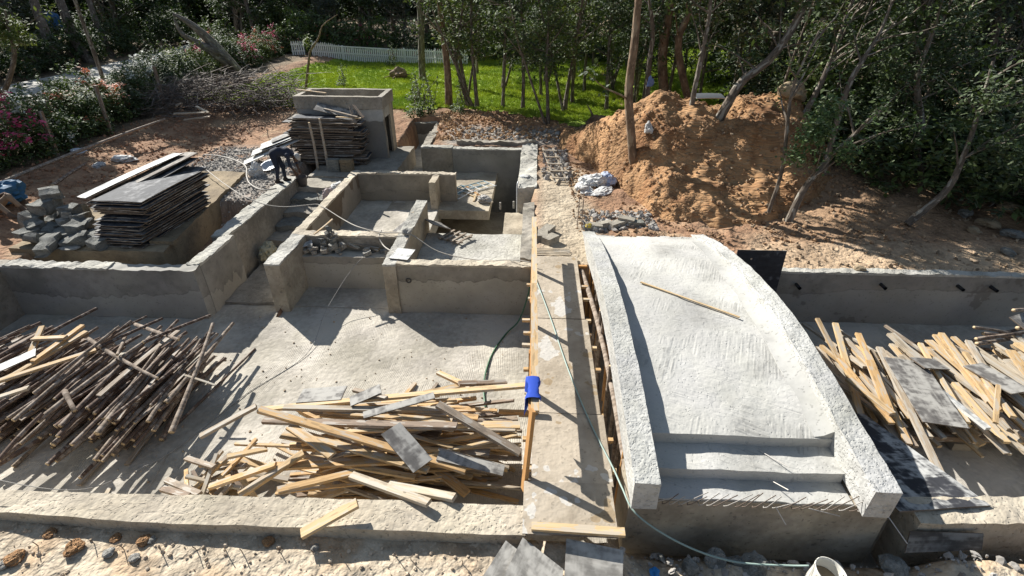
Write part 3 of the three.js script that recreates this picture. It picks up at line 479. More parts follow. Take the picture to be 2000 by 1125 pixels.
function scatter(name, label, category, geo, mat, N, seed, spot, size, colour) {
  const r = rng(seed), im = new THREE.InstancedMesh(geo, mat, N), mt = new THREE.Matrix4(), q = new THREE.Quaternion(), e = new THREE.Euler(), col = new THREE.Color(); let n = 0;
  for (let t = 0; t < N * 6 && n < N; t++) { const s = spot(r); if (!s) continue; const k = size(r); e.set(r() * 6.28, r() * 6.28, r() * 6.28); q.setFromEuler(e); mt.compose(V(s[0], s[1] + k * 0.35, s[2]), q, V(k, k * rr(0.6, 1, r), k)); im.setMatrixAt(n, mt); im.setColorAt(n, col.setRGB(...colour(r))); n++; }
  im.count = n; im.name = name; scene.add(im); return tag(im, label, category, null, 'stuff');
}
const rockA = rockGeo(1, 1), rockB = rockGeo(5, 1, 0.6);
const grit = std({ roughness: 0.95, vertexColors: true });
const tone = (a, b) => (r) => { const t = r(); return mix3(a, b, t); };
const soilTone = tone([0.42, 0.27, 0.15], [0.24, 0.145, 0.08]), greyTone = tone([0.46, 0.43, 0.39], [0.22, 0.205, 0.185]), sandTone = tone([0.52, 0.42, 0.30], [0.30, 0.22, 0.15]);
const lump = (a, b) => (r) => a + (b - a) * Math.pow(r(), 3.2);
scatter('soil_clods', 'loose orange soil clods over the spoil heap', 'soil', rockA, grit, 3600, 71, (r) => { const x = rr(1, 9, r), z = rr(-17.2, -11.3, r); const y = hs(x, z); return y > 1.1 && noise3(x * 1.4, z * 1.4, 0.5) > -0.35 * r() ? [x, y, z] : null; }, lump(0.008, 0.06), soilTone);
scatter('soil_clods', 'red soil clods on the bank between lawn and far rooms', 'soil', rockA, grit, 2600, 72, (r) => { const x = rr(-4, 2.2, r), z = rr(-23.4, -19.7, r); return lawnMask(x, z) < 0.5 ? [x, groundY(x, z), z] : null; }, lump(0.012, 0.08), tone([0.50, 0.32, 0.17], [0.30, 0.18, 0.1]));
scatter('gravel', 'grey gravel spread on the terrace beside the stacks', 'gravel', rockA, grit, 5200, 73, (r) => { const x = rr(-11.4, -7.65, r), z = rr(-18.5, -13, r); return [x, groundY(x, z), z]; }, lump(0.012, 0.045), greyTone);
scatter('gravel', 'grey rubble strewn behind the right room wall', 'gravel', rockB, grit, 380, 74, (r) => { const x = rr(-2.6, 0.9, r), z = rr(-21, -19.5, r); return [x, groundY(x, z), z]; }, lump(0.02, 0.1), greyTone);
scatter('gravel', 'grey rubble beside the ladder and the wall', 'gravel', rockB, grit, 260, 75, (r) => { const x = rr(0.25, 1.1, r), z = rr(-18.6, -15.4, r); return [x, groundY(x, z), z]; }, lump(0.03, 0.12), greyTone);
scatter('gravel', 'loose grey stones behind the far bridge end', 'gravel', rockB, grit, 420, 76, (r) => { const x = rr(1.2, 3.0, r), z = rr(-13.1, -11.75, r); return [x, hs(x, z), z]; }, lump(0.02, 0.09), greyTone);
scatter('gravel', 'crumbs of mortar lying on the pool floor', 'gravel', rockA, grit, 520, 77, (r) => { const x = rr(-6.5, 0.2, r), z = rr(-9.6, -4.1, r); return [x, 0.0, z]; }, lump(0.004, 0.024), sandTone);
scatter('gravel', 'clay stones and cement crumbs on the near bank', 'gravel', rockA, grit, 600, 78, (r) => { const x = rr(-7, 1, r), z = rr(-3.55, -2.9, r); return noise3(x * 1.2, z * 3, 2.5) > -0.3 ? [x, groundY(x, z), z] : null; }, lump(0.004, 0.028), tone([0.58, 0.48, 0.36], [0.42, 0.33, 0.24]));
scatter('gravel', 'broken concrete rubble in the shade below the bridge foot', 'gravel', rockB, grit, 900, 79, (r) => { const x = rr(1.1, 5.6, r), z = rr(-4.1, -3.0, r); return [x, groundY(x, z), z]; }, lump(0.01, 0.06), greyTone);
scatter('leaf_litter', 'stones and litter on the shaded right bank', 'litter', rockB, grit, 1500, 80, (r) => { const x = rr(4.8, 14, r), z = rr(-15.5, -10.1, r); return [x, hs(x, z), z]; }, lump(0.008, 0.06), tone([0.40, 0.30, 0.20], [0.20, 0.15, 0.10]));
scatter('soil_clods', 'red soil clods and litter on the left bank', 'soil', rockA, grit, 2600, 81, (r) => { const x = rr(-15.5, -10.8, r), z = rr(-21, -11.5, r); return [x, groundY(x, z), z]; }, lump(0.01, 0.055), tone([0.44, 0.24, 0.14], [0.26, 0.15, 0.09]));
// single stones that can be told apart on the near bank and behind
{
  const lbl = 'clay coloured stone lying on the near bank outside the kerb', grp = 'stones on the near bank', r = rng(83), gs = [rockGeo(11, 2), rockGeo(12, 2), rockGeo(13, 2)];
  for (const [u, v, s] of [[108, 1055, 0.055], [155, 1080, 0.06], [163, 1083, 0.055], [235, 1064, 0.05], [290, 1070, 0.06], [305, 1069, 0.04], [530, 1070, 0.055], [40, 1105, 0.08], [620, 1083, 0.04], [222, 1094, 0.05], [150, 1092, 0.06], [270, 1103, 0.045], [18, 1118, 0.05]]) { const p = onY(u, v, 0.86); const g = gs[Math.floor(r() * 3)]; const m = mesh('stone', g, [M.stonePale, M.mound, M.mound][Math.floor(r() * 3)]); m.position.set(p.x, groundY(p.x, p.z) + s * 0.45, p.z); m.scale.set(s, s * 0.8, s); m.rotation.y = r() * 6; tag(m, lbl, 'stone', grp); }
  const l2 = 'broken concrete lump in the shade below the bridge foot', g2 = 'concrete lumps below the bridge foot';
  for (const [u, v, s] of [[1395, 1098, 0.11], [1440, 1090, 0.12], [1405, 1085, 0.07], [1345, 1112, 0.09], [1640, 1080, 0.15], [1470, 1112, 0.13], [1740, 1110, 0.13], [1320, 1072, 0.07], [1365, 1070, 0.07], [1690, 1085, 0.12], [1715, 1075, 0.09], [1290, 1095, 0.05]]) { const p = onY(u, v, 0.62); const m = mesh('concrete_lump', gs[Math.floor(r() * 3)], M.stone); m.position.set(p.x, groundY(p.x, p.z) + s * 0.4, p.z); m.scale.set(s, s * 0.75, s * 0.9); m.rotation.set(r(), r() * 6, r()); tag(m, l2, 'rubble', g2); }
}

// ------------------------------------------------------------------ timber and how it falls
function plank(L, W, T, seed, bendY = 0.0) {   // long axis x, gridded, slightly bent; uv in metres with its own offset
  const r = rng(seed + 7000), n = 5, P = [], U = [], I = [], uo = r() * 3, vo = r() * 3, by = bendY * (r() - 0.5) * L, tw = (r() - 0.5) * 0.12;
  const ring = (i) => { const t = i / n, x = (t - 0.5) * L, b = by * (1 - Math.pow(2 * t - 1, 2)), a = tw * (t - 0.5), c = Math.cos(a), s = Math.sin(a); return [[-W / 2, 0], [W / 2, 0], [W / 2, T], [-W / 2, T]].map(([w, h]) => [x, b + h * c + w * s, w * c - h * s]); };
  const rings = Array.from({ length: n + 1 }, (_, i) => ring(i));
  for (let f = 0; f < 4; f++) { const b = P.length / 3, g = (f + 1) % 4, wd = f % 2 ? T : W; for (let i = 0; i <= n; i++) { for (const [k, v] of [[f, 0], [g, wd]]) { P.push(...rings[i][k]); U.push(uo + i / n * L, vo + f * 0.11 + v); } } for (let i = 0; i < n; i++) { const a = b + i * 2; I.push(a, a + 1, a + 2, a + 1, a + 3, a + 2); } }
  for (const [i, e] of [[0, 0], [n, 1]]) { const b = P.length / 3; for (const q of rings[i]) { P.push(...q); U.push(q[2] * 0.4, q[1]); } e ? I.push(b, b + 2, b + 1, b, b + 3, b + 2) : I.push(b, b + 1, b + 2, b, b + 2, b + 3); }
  return geoOf(P, U, null, I);
}
function sheetGeo(L, W, T, seed, sag = 0) {   // a board: edges and faces; the first face set takes the ply, the second its edge
  const r = rng(seed + 9000), n = 6, m = 4, P = [], U = [], I = [], uo = r() * 4, vo = r() * 4, c1 = (r() - 0.5) * sag, c2 = (r() - 0.5) * sag;
  const h = (i, j) => c1 * (Math.pow(2 * i / n - 1, 2)) + c2 * Math.pow(2 * j / m - 1, 2);
  for (const s of [1, 0]) { const b = P.length / 3; for (let j = 0; j <= m; j++) for (let i = 0; i <= n; i++) { P.push((i / n - 0.5) * L, h(i, j) + s * T, (j / m - 0.5) * W); U.push(uo + i / n * L, vo + j / m * W + s * 0.7); } for (let j = 0; j < m; j++) for (let i = 0; i < n; i++) { const a = b + j * (n + 1) + i, c = a + n + 1; s ? I.push(a, c, a + 1, a + 1, c, c + 1) : I.push(a, a + 1, c, a + 1, c + 1, c); } }
  const faces = I.length, edge = (list) => { const b = P.length / 3; list.forEach(([i, j], k) => { for (const s of [0, 1]) { P.push((i / n - 0.5) * L, h(i, j) + s * T, (j / m - 0.5) * W); U.push(uo + (i / n * L + j / m * W), vo + s * T); } }); for (let k = 0; k < list.length - 1; k++) { const a = b + k * 2; I.push(a, a + 2, a + 1, a + 1, a + 2, a + 3); } };
  const R = (k) => Array.from({ length: k + 1 }, (_, i) => i);
  edge(R(n).map((i) => [i, m])); edge(R(m).map((j) => [n, m - j])); edge(R(n).map((i) => [n - i, 0])); edge(R(m).map((j) => [0, j]));
  const g = geoOf(P, U, null, I); g.addGroup(0, faces, 0); g.addGroup(faces, I.length - faces, 1); return g;
}
function poleGeo(L, r0, seed) {
  const r = rng(seed + 8000), n = 5, c = [], rad = []; const ax = r() * 6.28, am = rr(0.0, 0.045, r) * L;
  for (let i = 0; i <= n; i++) { const t = i / n, b = Math.sin(t * Math.PI) * am + gauss(r) * 0.006; c.push(V((t - 0.5) * L, r0 + Math.abs(Math.cos(ax)) * b * 0.4, Math.sin(ax) * b)); rad.push(r0 * lerp(1.08, 0.8, t) * rr(0.93, 1.07, r)); }
  const b = new Builder().tube(c, rad, 7, [1, 1, 1], true), caps = 7 * 2 * 3, g = b.geo(); g.deleteAttribute('color'); g.addGroup(0, b.I.length - caps, 0); g.addGroup(b.I.length - caps, caps, 1); return g;
}
class Heap {   // a height map that pieces are dropped on: each comes to rest on two supports either side of its middle
  constructor(x0, x1, z0, z1, base, cell = 0.04) { Object.assign(this, { x0, z0, cell, steep: 0.28, nx: Math.ceil((x1 - x0) / cell), nz: Math.ceil((z1 - z0) / cell) }); this.h = new Float32Array(this.nx * this.nz); for (let j = 0; j < this.nz; j++) for (let i = 0; i < this.nx; i++) this.h[j * this.nx + i] = base(x0 + (i + 0.5) * cell, z0 + (j + 0.5) * cell); this.base = base; }
  at(x, z) { const i = Math.floor((x - this.x0) / this.cell), j = Math.floor((z - this.z0) / this.cell); return i < 0 || j < 0 || i >= this.nx || j >= this.nz ? this.base(x, z) : this.h[j * this.nx + i]; }
  rise(x, z, y) { const i = Math.floor((x - this.x0) / this.cell), j = Math.floor((z - this.z0) / this.cell); if (i >= 0 && j >= 0 && i < this.nx && j < this.nz && this.h[j * this.nx + i] < y) this.h[j * this.nx + i] = y; }
  best(n, gen, W, T) { let b = null, s = 1e9; for (let i = 0; i < n; i++) { const g = gen(), k = this.drop(g.x, g.z, g.ang, g.L, W, T, 0, true); if (k < s) { s = k; b = g; } } return b; }
  drop(cx, cz, ang, L, W, T, sink = 0, test = false) {
    const n = Math.max(8, Math.ceil(L / 0.05)), c = Math.cos(ang), s = Math.sin(ang), m = Math.max(1, Math.round(W / 0.05)), H = [];
    for (let i = 0; i <= n; i++) { let h = -9; const d = (i / n - 0.5) * L; for (let k = 0; k <= m; k++) { const w = (k / m - 0.5) * W * 0.9; h = Math.max(h, this.at(cx + c * d - s * w, cz - s * d - c * w)); } H.push(h); }
    let best = -9, A = 0, B = n; const mid = n / 2;
    for (let i = 0; i <= mid; i++) for (let j = Math.ceil(mid); j <= n; j++) { if (i === j) continue; const y = H[i] + (H[j] - H[i]) * (mid - i) / (j - i); if (y > best) { best = y; A = i; B = j; } }
    let sl = (H[B] - H[A]) / ((B - A) / n * L), y0 = best;
    if (Math.abs(sl) > this.steep) { sl = Math.sign(sl) * this.steep; y0 = -9; for (let i = 0; i <= n; i++) y0 = Math.max(y0, H[i] - sl * (i / n - 0.5) * L); }
    y0 -= sink;
    if (test) return y0 + Math.abs(sl) * L * 0.5;
    for (let i = 0; i <= n; i++) { const d = (i / n - 0.5) * L, y = y0 + sl * d + T; for (let k = 0; k <= m; k++) { const w = (k / m - 0.5) * W; this.rise(cx + c * d - s * w, cz - s * d - c * w, y); } }
    return { y: y0, pitch: Math.atan(sl) };
  }
}
const eulerY = new THREE.Euler(0, 0, 0, 'YZX');
function rest(m, h, x, z, ang) { m.rotation.order = 'YZX'; m.rotation.set(0, ang, h.pitch); m.position.set(x, h.y, z); return m; }
let pieceSeed = 0;
function dropPlank(H, name, lab, cat, grp, x, z, ang, L, W, T, mat, bend = 0.035) { const h = H.drop(x, z, ang, L, W, T); const nb = name === 'plank' && W < 0.06, m = mesh(nb ? 'batten' : name, plank(L, W, T, ++pieceSeed, bend), mat); return tag(rest(m, h, x, z, ang), nb ? lab.replace('plank', 'batten').replace('narrow ', '') : lab, nb ? 'batten' : cat, grp); }
const look = (mat, L, w) => (L > 1.9 ? 'long ' : L < 0.8 ? 'short ' : '') + (w > 0.11 ? 'broad ' : w < 0.06 ? 'narrow ' : '') + (M.pine.includes(mat) ? ['orange yellow', 'yellow', 'pale yellow', 'dusty pale'][M.pine.indexOf(mat)] : M.grey.includes(mat) ? ['grey brown', 'dark brown', 'pale grey'][M.grey.indexOf(mat)] : M.poleBark.includes(mat) ? ['dark brown', 'brown', 'blackish', 'pale grey'][M.poleBark.indexOf(mat)] : '');
function dropPole(H, lab, grp, x, z, ang, L, r, mat) { const h = H.drop(x, z, ang, L, r * 2, r * 2, r * 0.25); const m = mesh('timber_pole', poleGeo(L, r, ++pieceSeed), [mat, M.cutEnd]); return tag(rest(m, h, x, z, ang), lab, 'pole', grp); }
function dropSheet(H, name, lab, cat, grp, x, z, ang, L, W, T, mat, sag = 0) { const h = H.drop(x, z, ang, L, W, T); const m = mesh(name, sheetGeo(L, W, T, ++pieceSeed, sag), [mat, M.plyEdge]); return tag(rest(m, h, x, z, ang), lab, cat, grp); }
const pick = (a, r) => a[Math.floor(r() * a.length)];
const between = (a, b, y) => { const p = onY(a[0], a[1], y), q = onY(b[0], b[1], y); return { x: (p.x + q.x) / 2, z: (p.z + q.z) / 2, L: p.distanceTo(q), ang: Math.atan2(-(q.z - p.z), q.x - p.x) }; };

// ------------------------------------------------------------------ pole heap in the pool's left corner
{
  const H = new Heap(-12, -3.5, -9.3, -4.0, () => 0.0), r = rng(301); H.steep = 0.2;
  const grp = 'poles in the left heap';
  for (let i = 0; i < 262; i++) {
    const L = rr(1.3, 2.6, r), rad = rr(0.022, 0.042, r), k = H.best(i < 120 ? 2 : 5, () => { const x = clamp(-8.4 + (r() - 0.5) * 4.6 + gauss(r) * 0.4, -10.9, -5.75), fan = lerp(0.35, -0.3, (x + 10.5) / 5.2); return { x, L, ang: Math.PI / 2 - fan * 0.9 + gauss(r) * 0.22 - 0.2, z: clamp(-6.6 + gauss(r) * 0.6, -8.35 + L * 0.36, -4.7 - L * 0.36) }; }, rad * 2, rad * 2);
    if (i % 6 === 5) { const W = rr(0.06, 0.1, r), g = pick([M.grey[1], M.grey[0], M.grey[1]], r); dropPlank(H, 'plank', look(g, L, W) + ' split board among the poles of the left heap', 'plank', 'split boards in the left heap', k.x, k.z, k.ang, L * 0.8, W, 0.025, g, 0.03); continue; }
    const mt = M.poleBark[Math.floor(Math.pow(r(), 1.3) * 4)]; dropPole(H, look(mt, L - 0.4, rad * 2 - 0.005) + ' round pole in the heap below the long pool wall', grp, k.x, k.z, k.ang, L, rad, mt);
  }
  // poles and boards that lie across the heap
  { const q = between([338, 880], [432, 700], 0.05); dropPole(H, 'lone pale pole on the pool floor beside the left heap', null, q.x + 0.1, q.z, q.ang, q.L, 0.04, M.poleBark[3]); }
  for (const [a, b, y, rad, k] of [[[172, 660], [305, 735], 0.9, 0.032, 3], [[262, 628], [360, 690], 0.8, 0.035, 3], [[130, 770], [145, 800], 0.8, 0.04, 3], [[240, 650], [232, 700], 0.9, 0.03, 3], [[0, 625], [45, 610], 0.7, 0.05, 1], [[40, 960], [130, 880], 0.05, 0.035, 0], [[200, 690], [320, 628], 0.8, 0.03, 2], [[60, 760], [240, 650], 0.9, 0.03, 3], [[300, 720], [420, 640], 0.6, 0.03, 2]]) { const q = between(a, b, y); dropPole(H, 'pale barked pole thrown across the left pole heap', 'pale poles across the left heap', q.x, q.z, q.ang, Math.max(q.L, 0.4), rad, M.poleBark[k]); }
  const gl = 'fresh yellow plank lying on top of the left pole heap', gg = 'yellow planks on the left pole heap';
  for (const [a, b] of [[[0, 732], [165, 640]], [[60, 700], [160, 632]], [[-30, 745], [182, 672]], [[45, 680], [80, 632]], [[-20, 760], [52, 748]], [[60, 655], [130, 660]]]) { const q = between(a, b, 0.95); dropPlank(H, 'plank', gl, 'plank', gg, q.x, q.z, q.ang, q.L, 0.09, 0.045, pick(M.pine, r), 0.01); }
  const q = between([-25, 712], [70, 685], 0.95); dropSheet(H, 'board_offcut', 'pale board offcut on the left pole heap', 'board', null, q.x, q.z, q.ang, q.L, 0.25, 0.018, M.plyWhite);
  const s = between([385, 793], [440, 803], 0.02); dropPlank(H, 'batten', 'thin pale batten alone on the pool floor', 'batten', null, s.x, s.z, s.ang, s.L, 0.035, 0.02, M.pine[3]);
  for (const [a, b] of [[[202, 972], [215, 950]], [[193, 982], [205, 966]]]) { const k = between(a, b, 0.02); dropPlank(H, 'wood_chip', 'pale wood chip on the shaded pool floor', 'chip', 'wood chips on the pool floor', k.x, k.z, k.ang, 0.16, 0.06, 0.015, M.pine[3]); }
}
// ------------------------------------------------------------------ sawn timber heap in the middle
{
  const H = new Heap(-7, 0.6, -8.6, -3.0, (x, z) => (z > -4.05 && x < 0 ? (z > -3.6 ? 0.88 : 1.16) : 0.0)), r = rng(302), grp = 'planks in the middle heap';
  for (let i = 0; i < 165; i++) {
    const L = rr(0.7, 2.3, r), W = pick([0.04, 0.05, 0.05, 0.075, 0.1, 0.13], r), T = pick([0.05, 0.04, 0.025, 0.025], r), k = H.best(4, () => { const x = clamp(-1.9 + gauss(r) * 1.2, -4.2 + L * 0.36, -0.1 - L * 0.5), ang = gauss(r) * 0.44 + (r() < 0.15 ? gauss(r) * 0.5 : 0), hz = Math.abs(Math.sin(ang)) * L / 2; return { x, L, ang, z: clamp(-5.3 + gauss(r) * 0.62 - (x + 2) * 0.12, -6.9 + hz, -4.15 - hz) }; }, W, T);
    const mt = r() < 0.62 ? pick(M.pine.slice(0, 3), r) : pick(M.grey, r); dropPlank(H, 'plank', look(mt, L, W) + ' formwork plank in the heap beside the walkway', 'plank', grp, k.x, k.z, k.ang, L, W, T, mt);
  }
  for (let i = 0; i < 26; i++) { const L = rr(0.35, 0.9, r), k = H.best(3, () => ({ x: rr(-4.9, -3.5, r), z: rr(-5.3, -4.55, r), ang: r() * 3.1, L }), 0.08, 0.05); dropPlank(H, 'plank', 'short plank offcut at the kerb end of the middle heap', 'plank', 'offcuts at the end of the middle heap', k.x, k.z, k.ang, L, pick([0.05, 0.075, 0.1], r), 0.045, r() < 0.45 ? pick(M.pine, r) : pick(M.grey, r)); }
  const G2 = 'long planks on top of the middle heap';
  const top = [[[705, 792], [892, 782], 0.2, 0.07, 0], [[700, 822], [930, 800], 0.25, 0.08, 1], [[716, 790], [790, 810], 0.25, 0.08, 0], [[762, 784], [808, 726], 0.3, 0.075, 1], [[812, 782], [852, 726], 0.3, 0.06, 0], [[795, 785], [895, 768], 0.25, 0.08, 0], [[830, 850], [935, 797], 0.45, 0.1, 1], [[860, 780], [930, 842], 0.4, 0.1, 1], [[526, 853], [1030, 858], 0.45, 0.1, 1], [[575, 868], [870, 862], 0.5, 0.1, 2], [[703, 822], [770, 862], 0.5, 0.08, 0], [[532, 876], [900, 918], 0.55, 0.12, 0], [[535, 896], [915, 968], 0.5, 0.12, 1], [[554, 1006], [700, 940], 0.75, 0.11, 1], [[690, 948], [846, 1032], 0.8, 0.12, 2], [[760, 962], [895, 1018], 0.8, 0.12, 2], [[472, 985], [608, 922], 0.6, 0.12, 1], [[322, 932], [400, 985], 0.3, 0.1, 0], [[318, 958], [380, 990], 0.3, 0.1, 0], [[365, 898], [430, 936], 0.3, 0.09, 0], [[430, 948], [542, 908], 0.35, 0.09, 0], [[860, 880], [1018, 942], 0.5, 0.13, 0], [[420, 980], [560, 960], 0.4, 0.1, 1], [[450, 915], [525, 885], 0.3, 0.09, 1], [[880, 975], [1000, 985], 0.6, 0.12, 2], [[900, 840], [990, 815], 0.4, 0.1, 0]];
  for (const [a, b, y, W1, k] of top) { const W = W1 * 0.85, q = between(a, b, y), mt = k === 1 ? pick(M.pine.slice(0, 3), r) : k === 2 ? M.pine[3] : pick(M.grey, r); dropPlank(H, 'plank', look(mt, q.L, W) + ' plank lying on top of the middle timber heap', 'plank', G2, q.x, q.z, q.ang, q.L, W, W > 0.1 ? 0.05 : 0.045, mt, 0.012); }
  const q = between([588, 1045], [706, 1002], 1.15); dropPlank(H, 'plank', 'single pale plank lying across the near kerb', 'plank', null, q.x, q.z, q.ang, q.L, 0.12, 0.045, M.pine[2], 0.005);
  const sh = [[[725, 890], [857, 858], 0.5, 0.13], [[775, 918], [835, 975], 0.55, 0.3], [[860, 943], [985, 960], 0.55, 0.17], [[605, 845], [690, 848], 0.35, 0.3], [[700, 865], [760, 850], 0.4, 0.2]];
  for (const [a, b, y, W] of sh) { const k = between(a, b, y); dropSheet(H, 'board_offcut', 'cement smeared grey plywood offcut in the middle timber heap', 'board', 'plywood offcuts in the middle heap', k.x, k.z, k.ang, k.L, W, 0.018, M.plyPale); }
}
// ------------------------------------------------------------------ sawn timber heap beyond the bridge
{
  const H = new Heap(4.2, 13, -10.2, -3.6, (x, z) => (x > 5 && x < 10.4 && (Math.abs(z + 6.3) < 0.06 || Math.abs(z + 8.1) < 0.06) ? 0.24 : 0.0)), r = rng(303), grp = 'planks in the right heap';
  for (const z of [-6.3, -8.1]) { const o = mesh('bearer', plank(5.4, 0.11, 0.1, ++pieceSeed), M.grey[1]); o.position.set(7.7, 0.14, z); tag(o, 'long bearer beam below the right timber heap', 'bearer', 'bearers below the right heap'); for (const x of [5.3, 6.9, 8.5, 10.1]) { const k = mesh('concrete_block', rbox(-0.2, 0.2, 0, 0.14, -0.1, 0.1, { s: 0.12, amp: 0.004, top: 0.004 }), M.concrete); k.position.set(x, 0.004, z); tag(k, 'concrete block carrying a bearer of the right timber heap', 'block', 'blocks below the right heap'); } }
  for (let i = 0; i < 150; i++) {
    const L = rr(0.9, 2.6, r), k = H.best(5, () => ({ x: clamp(7.7 + (r() - 0.5) * 4.4 + gauss(r) * 0.4, 5.1, 10.6), z: clamp(-7.2 + gauss(r) * 0.5, -8.9 + L * 0.3, -5.3 - L * 0.33), ang: Math.PI / 2 + 0.16 + gauss(r) * 0.26 + (r() < 0.1 ? gauss(r) : 0), L }), 0.1, 0.05);
    const mt = r() < 0.72 ? pick([M.pine[1], M.pine[2], M.pine[3], M.pine[3]], r) : pick([M.grey[0], M.grey[2], M.grey[2]], r), W = pick([0.05, 0.075, 0.1, 0.15], r); dropPlank(H, 'plank', look(mt, L, W) + ' formwork plank in the heap beyond the bridge', 'plank', grp, k.x, k.z, k.ang, L, W, pick([0.05, 0.04, 0.025], r), mt);
  }
  for (let i = 0; i < 14; i++) dropPole(H, 'thin dark pole at the back of the right timber heap', 'poles behind the right heap', rr(8.5, 11.5, r), rr(-9.0, -7.6, r), rr(-0.6, 0.6, r), rr(1.2, 2.4, r), 0.035, pick(M.poleBark, r));
  const G2 = 'long planks on top of the right heap';
  for (const [a, b, y, W, k] of [[[1590, 568], [1700, 705], 0.95, 0.09, 3], [[1630, 632], [1718, 830], 0.8, 0.1, 2], [[1680, 640], [1790, 840], 0.9, 0.1, 0], [[1700, 700], [1752, 795], 0.9, 0.13, 0], [[1725, 660], [1862, 895], 0.95, 0.1, 3], [[1810, 645], [1905, 800], 0.95, 0.08, 2], [[1838, 632], [1950, 760], 0.95, 0.1, 1], [[1850, 628], [1970, 775], 1.0, 0.1, 1], [[1800, 690], [1950, 806], 1.05, 0.09, 4], [[1880, 720], [1990, 830], 0.95, 0.1, 2], [[1640, 700], [1740, 830], 0.7, 0.1, 0], [[1655, 745], [1740, 815], 0.7, 0.12, 1], [[1900, 660], [1990, 800], 1.0, 0.08, 1], [[1960, 735], [1968, 790], 1.1, 0.06, 1], [[1905, 640], [1960, 720], 1.0, 0.1, 3]]) { const q = between(a, b, y), mt = k === 4 ? M.plyWhite : k === 3 ? M.grey[2] : M.pine[k]; dropPlank(H, 'plank', (k === 4 ? 'white' : look(mt, q.L, W)) + ' plank lying on top of the right timber heap', 'plank', G2, q.x, q.z, q.ang, q.L, W, 0.045, mt, 0.012); }
  for (const [a, b, y, W, m] of [[[1775, 680], [1862, 806], 1.0, 0.62, M.plyPale], [[1800, 688], [1858, 678], 1.05, 0.3, M.plyPale], [[1915, 685], [2010, 745], 1.05, 0.4, M.plyPale], [[1960, 655], [2030, 690], 0.95, 0.4, M.plyPale]]) { const q = between(a, b, y); dropSheet(H, 'board_offcut', 'grey plywood sheet lying on the right timber heap', 'board', 'plywood sheets on the right heap', q.x, q.z, q.ang, q.L, W, 0.018, m); }
  for (const [a, b] of [[[1930, 690], [2000, 660]], [[1900, 640], [2010, 632]]]) { const q = between(a, b, 0.6); dropPole(H, 'long thin pole at the far edge of the right heap', 'long thin poles by the right heap', q.x, q.z, q.ang, q.L, 0.03, M.poleBark[3]); }
}
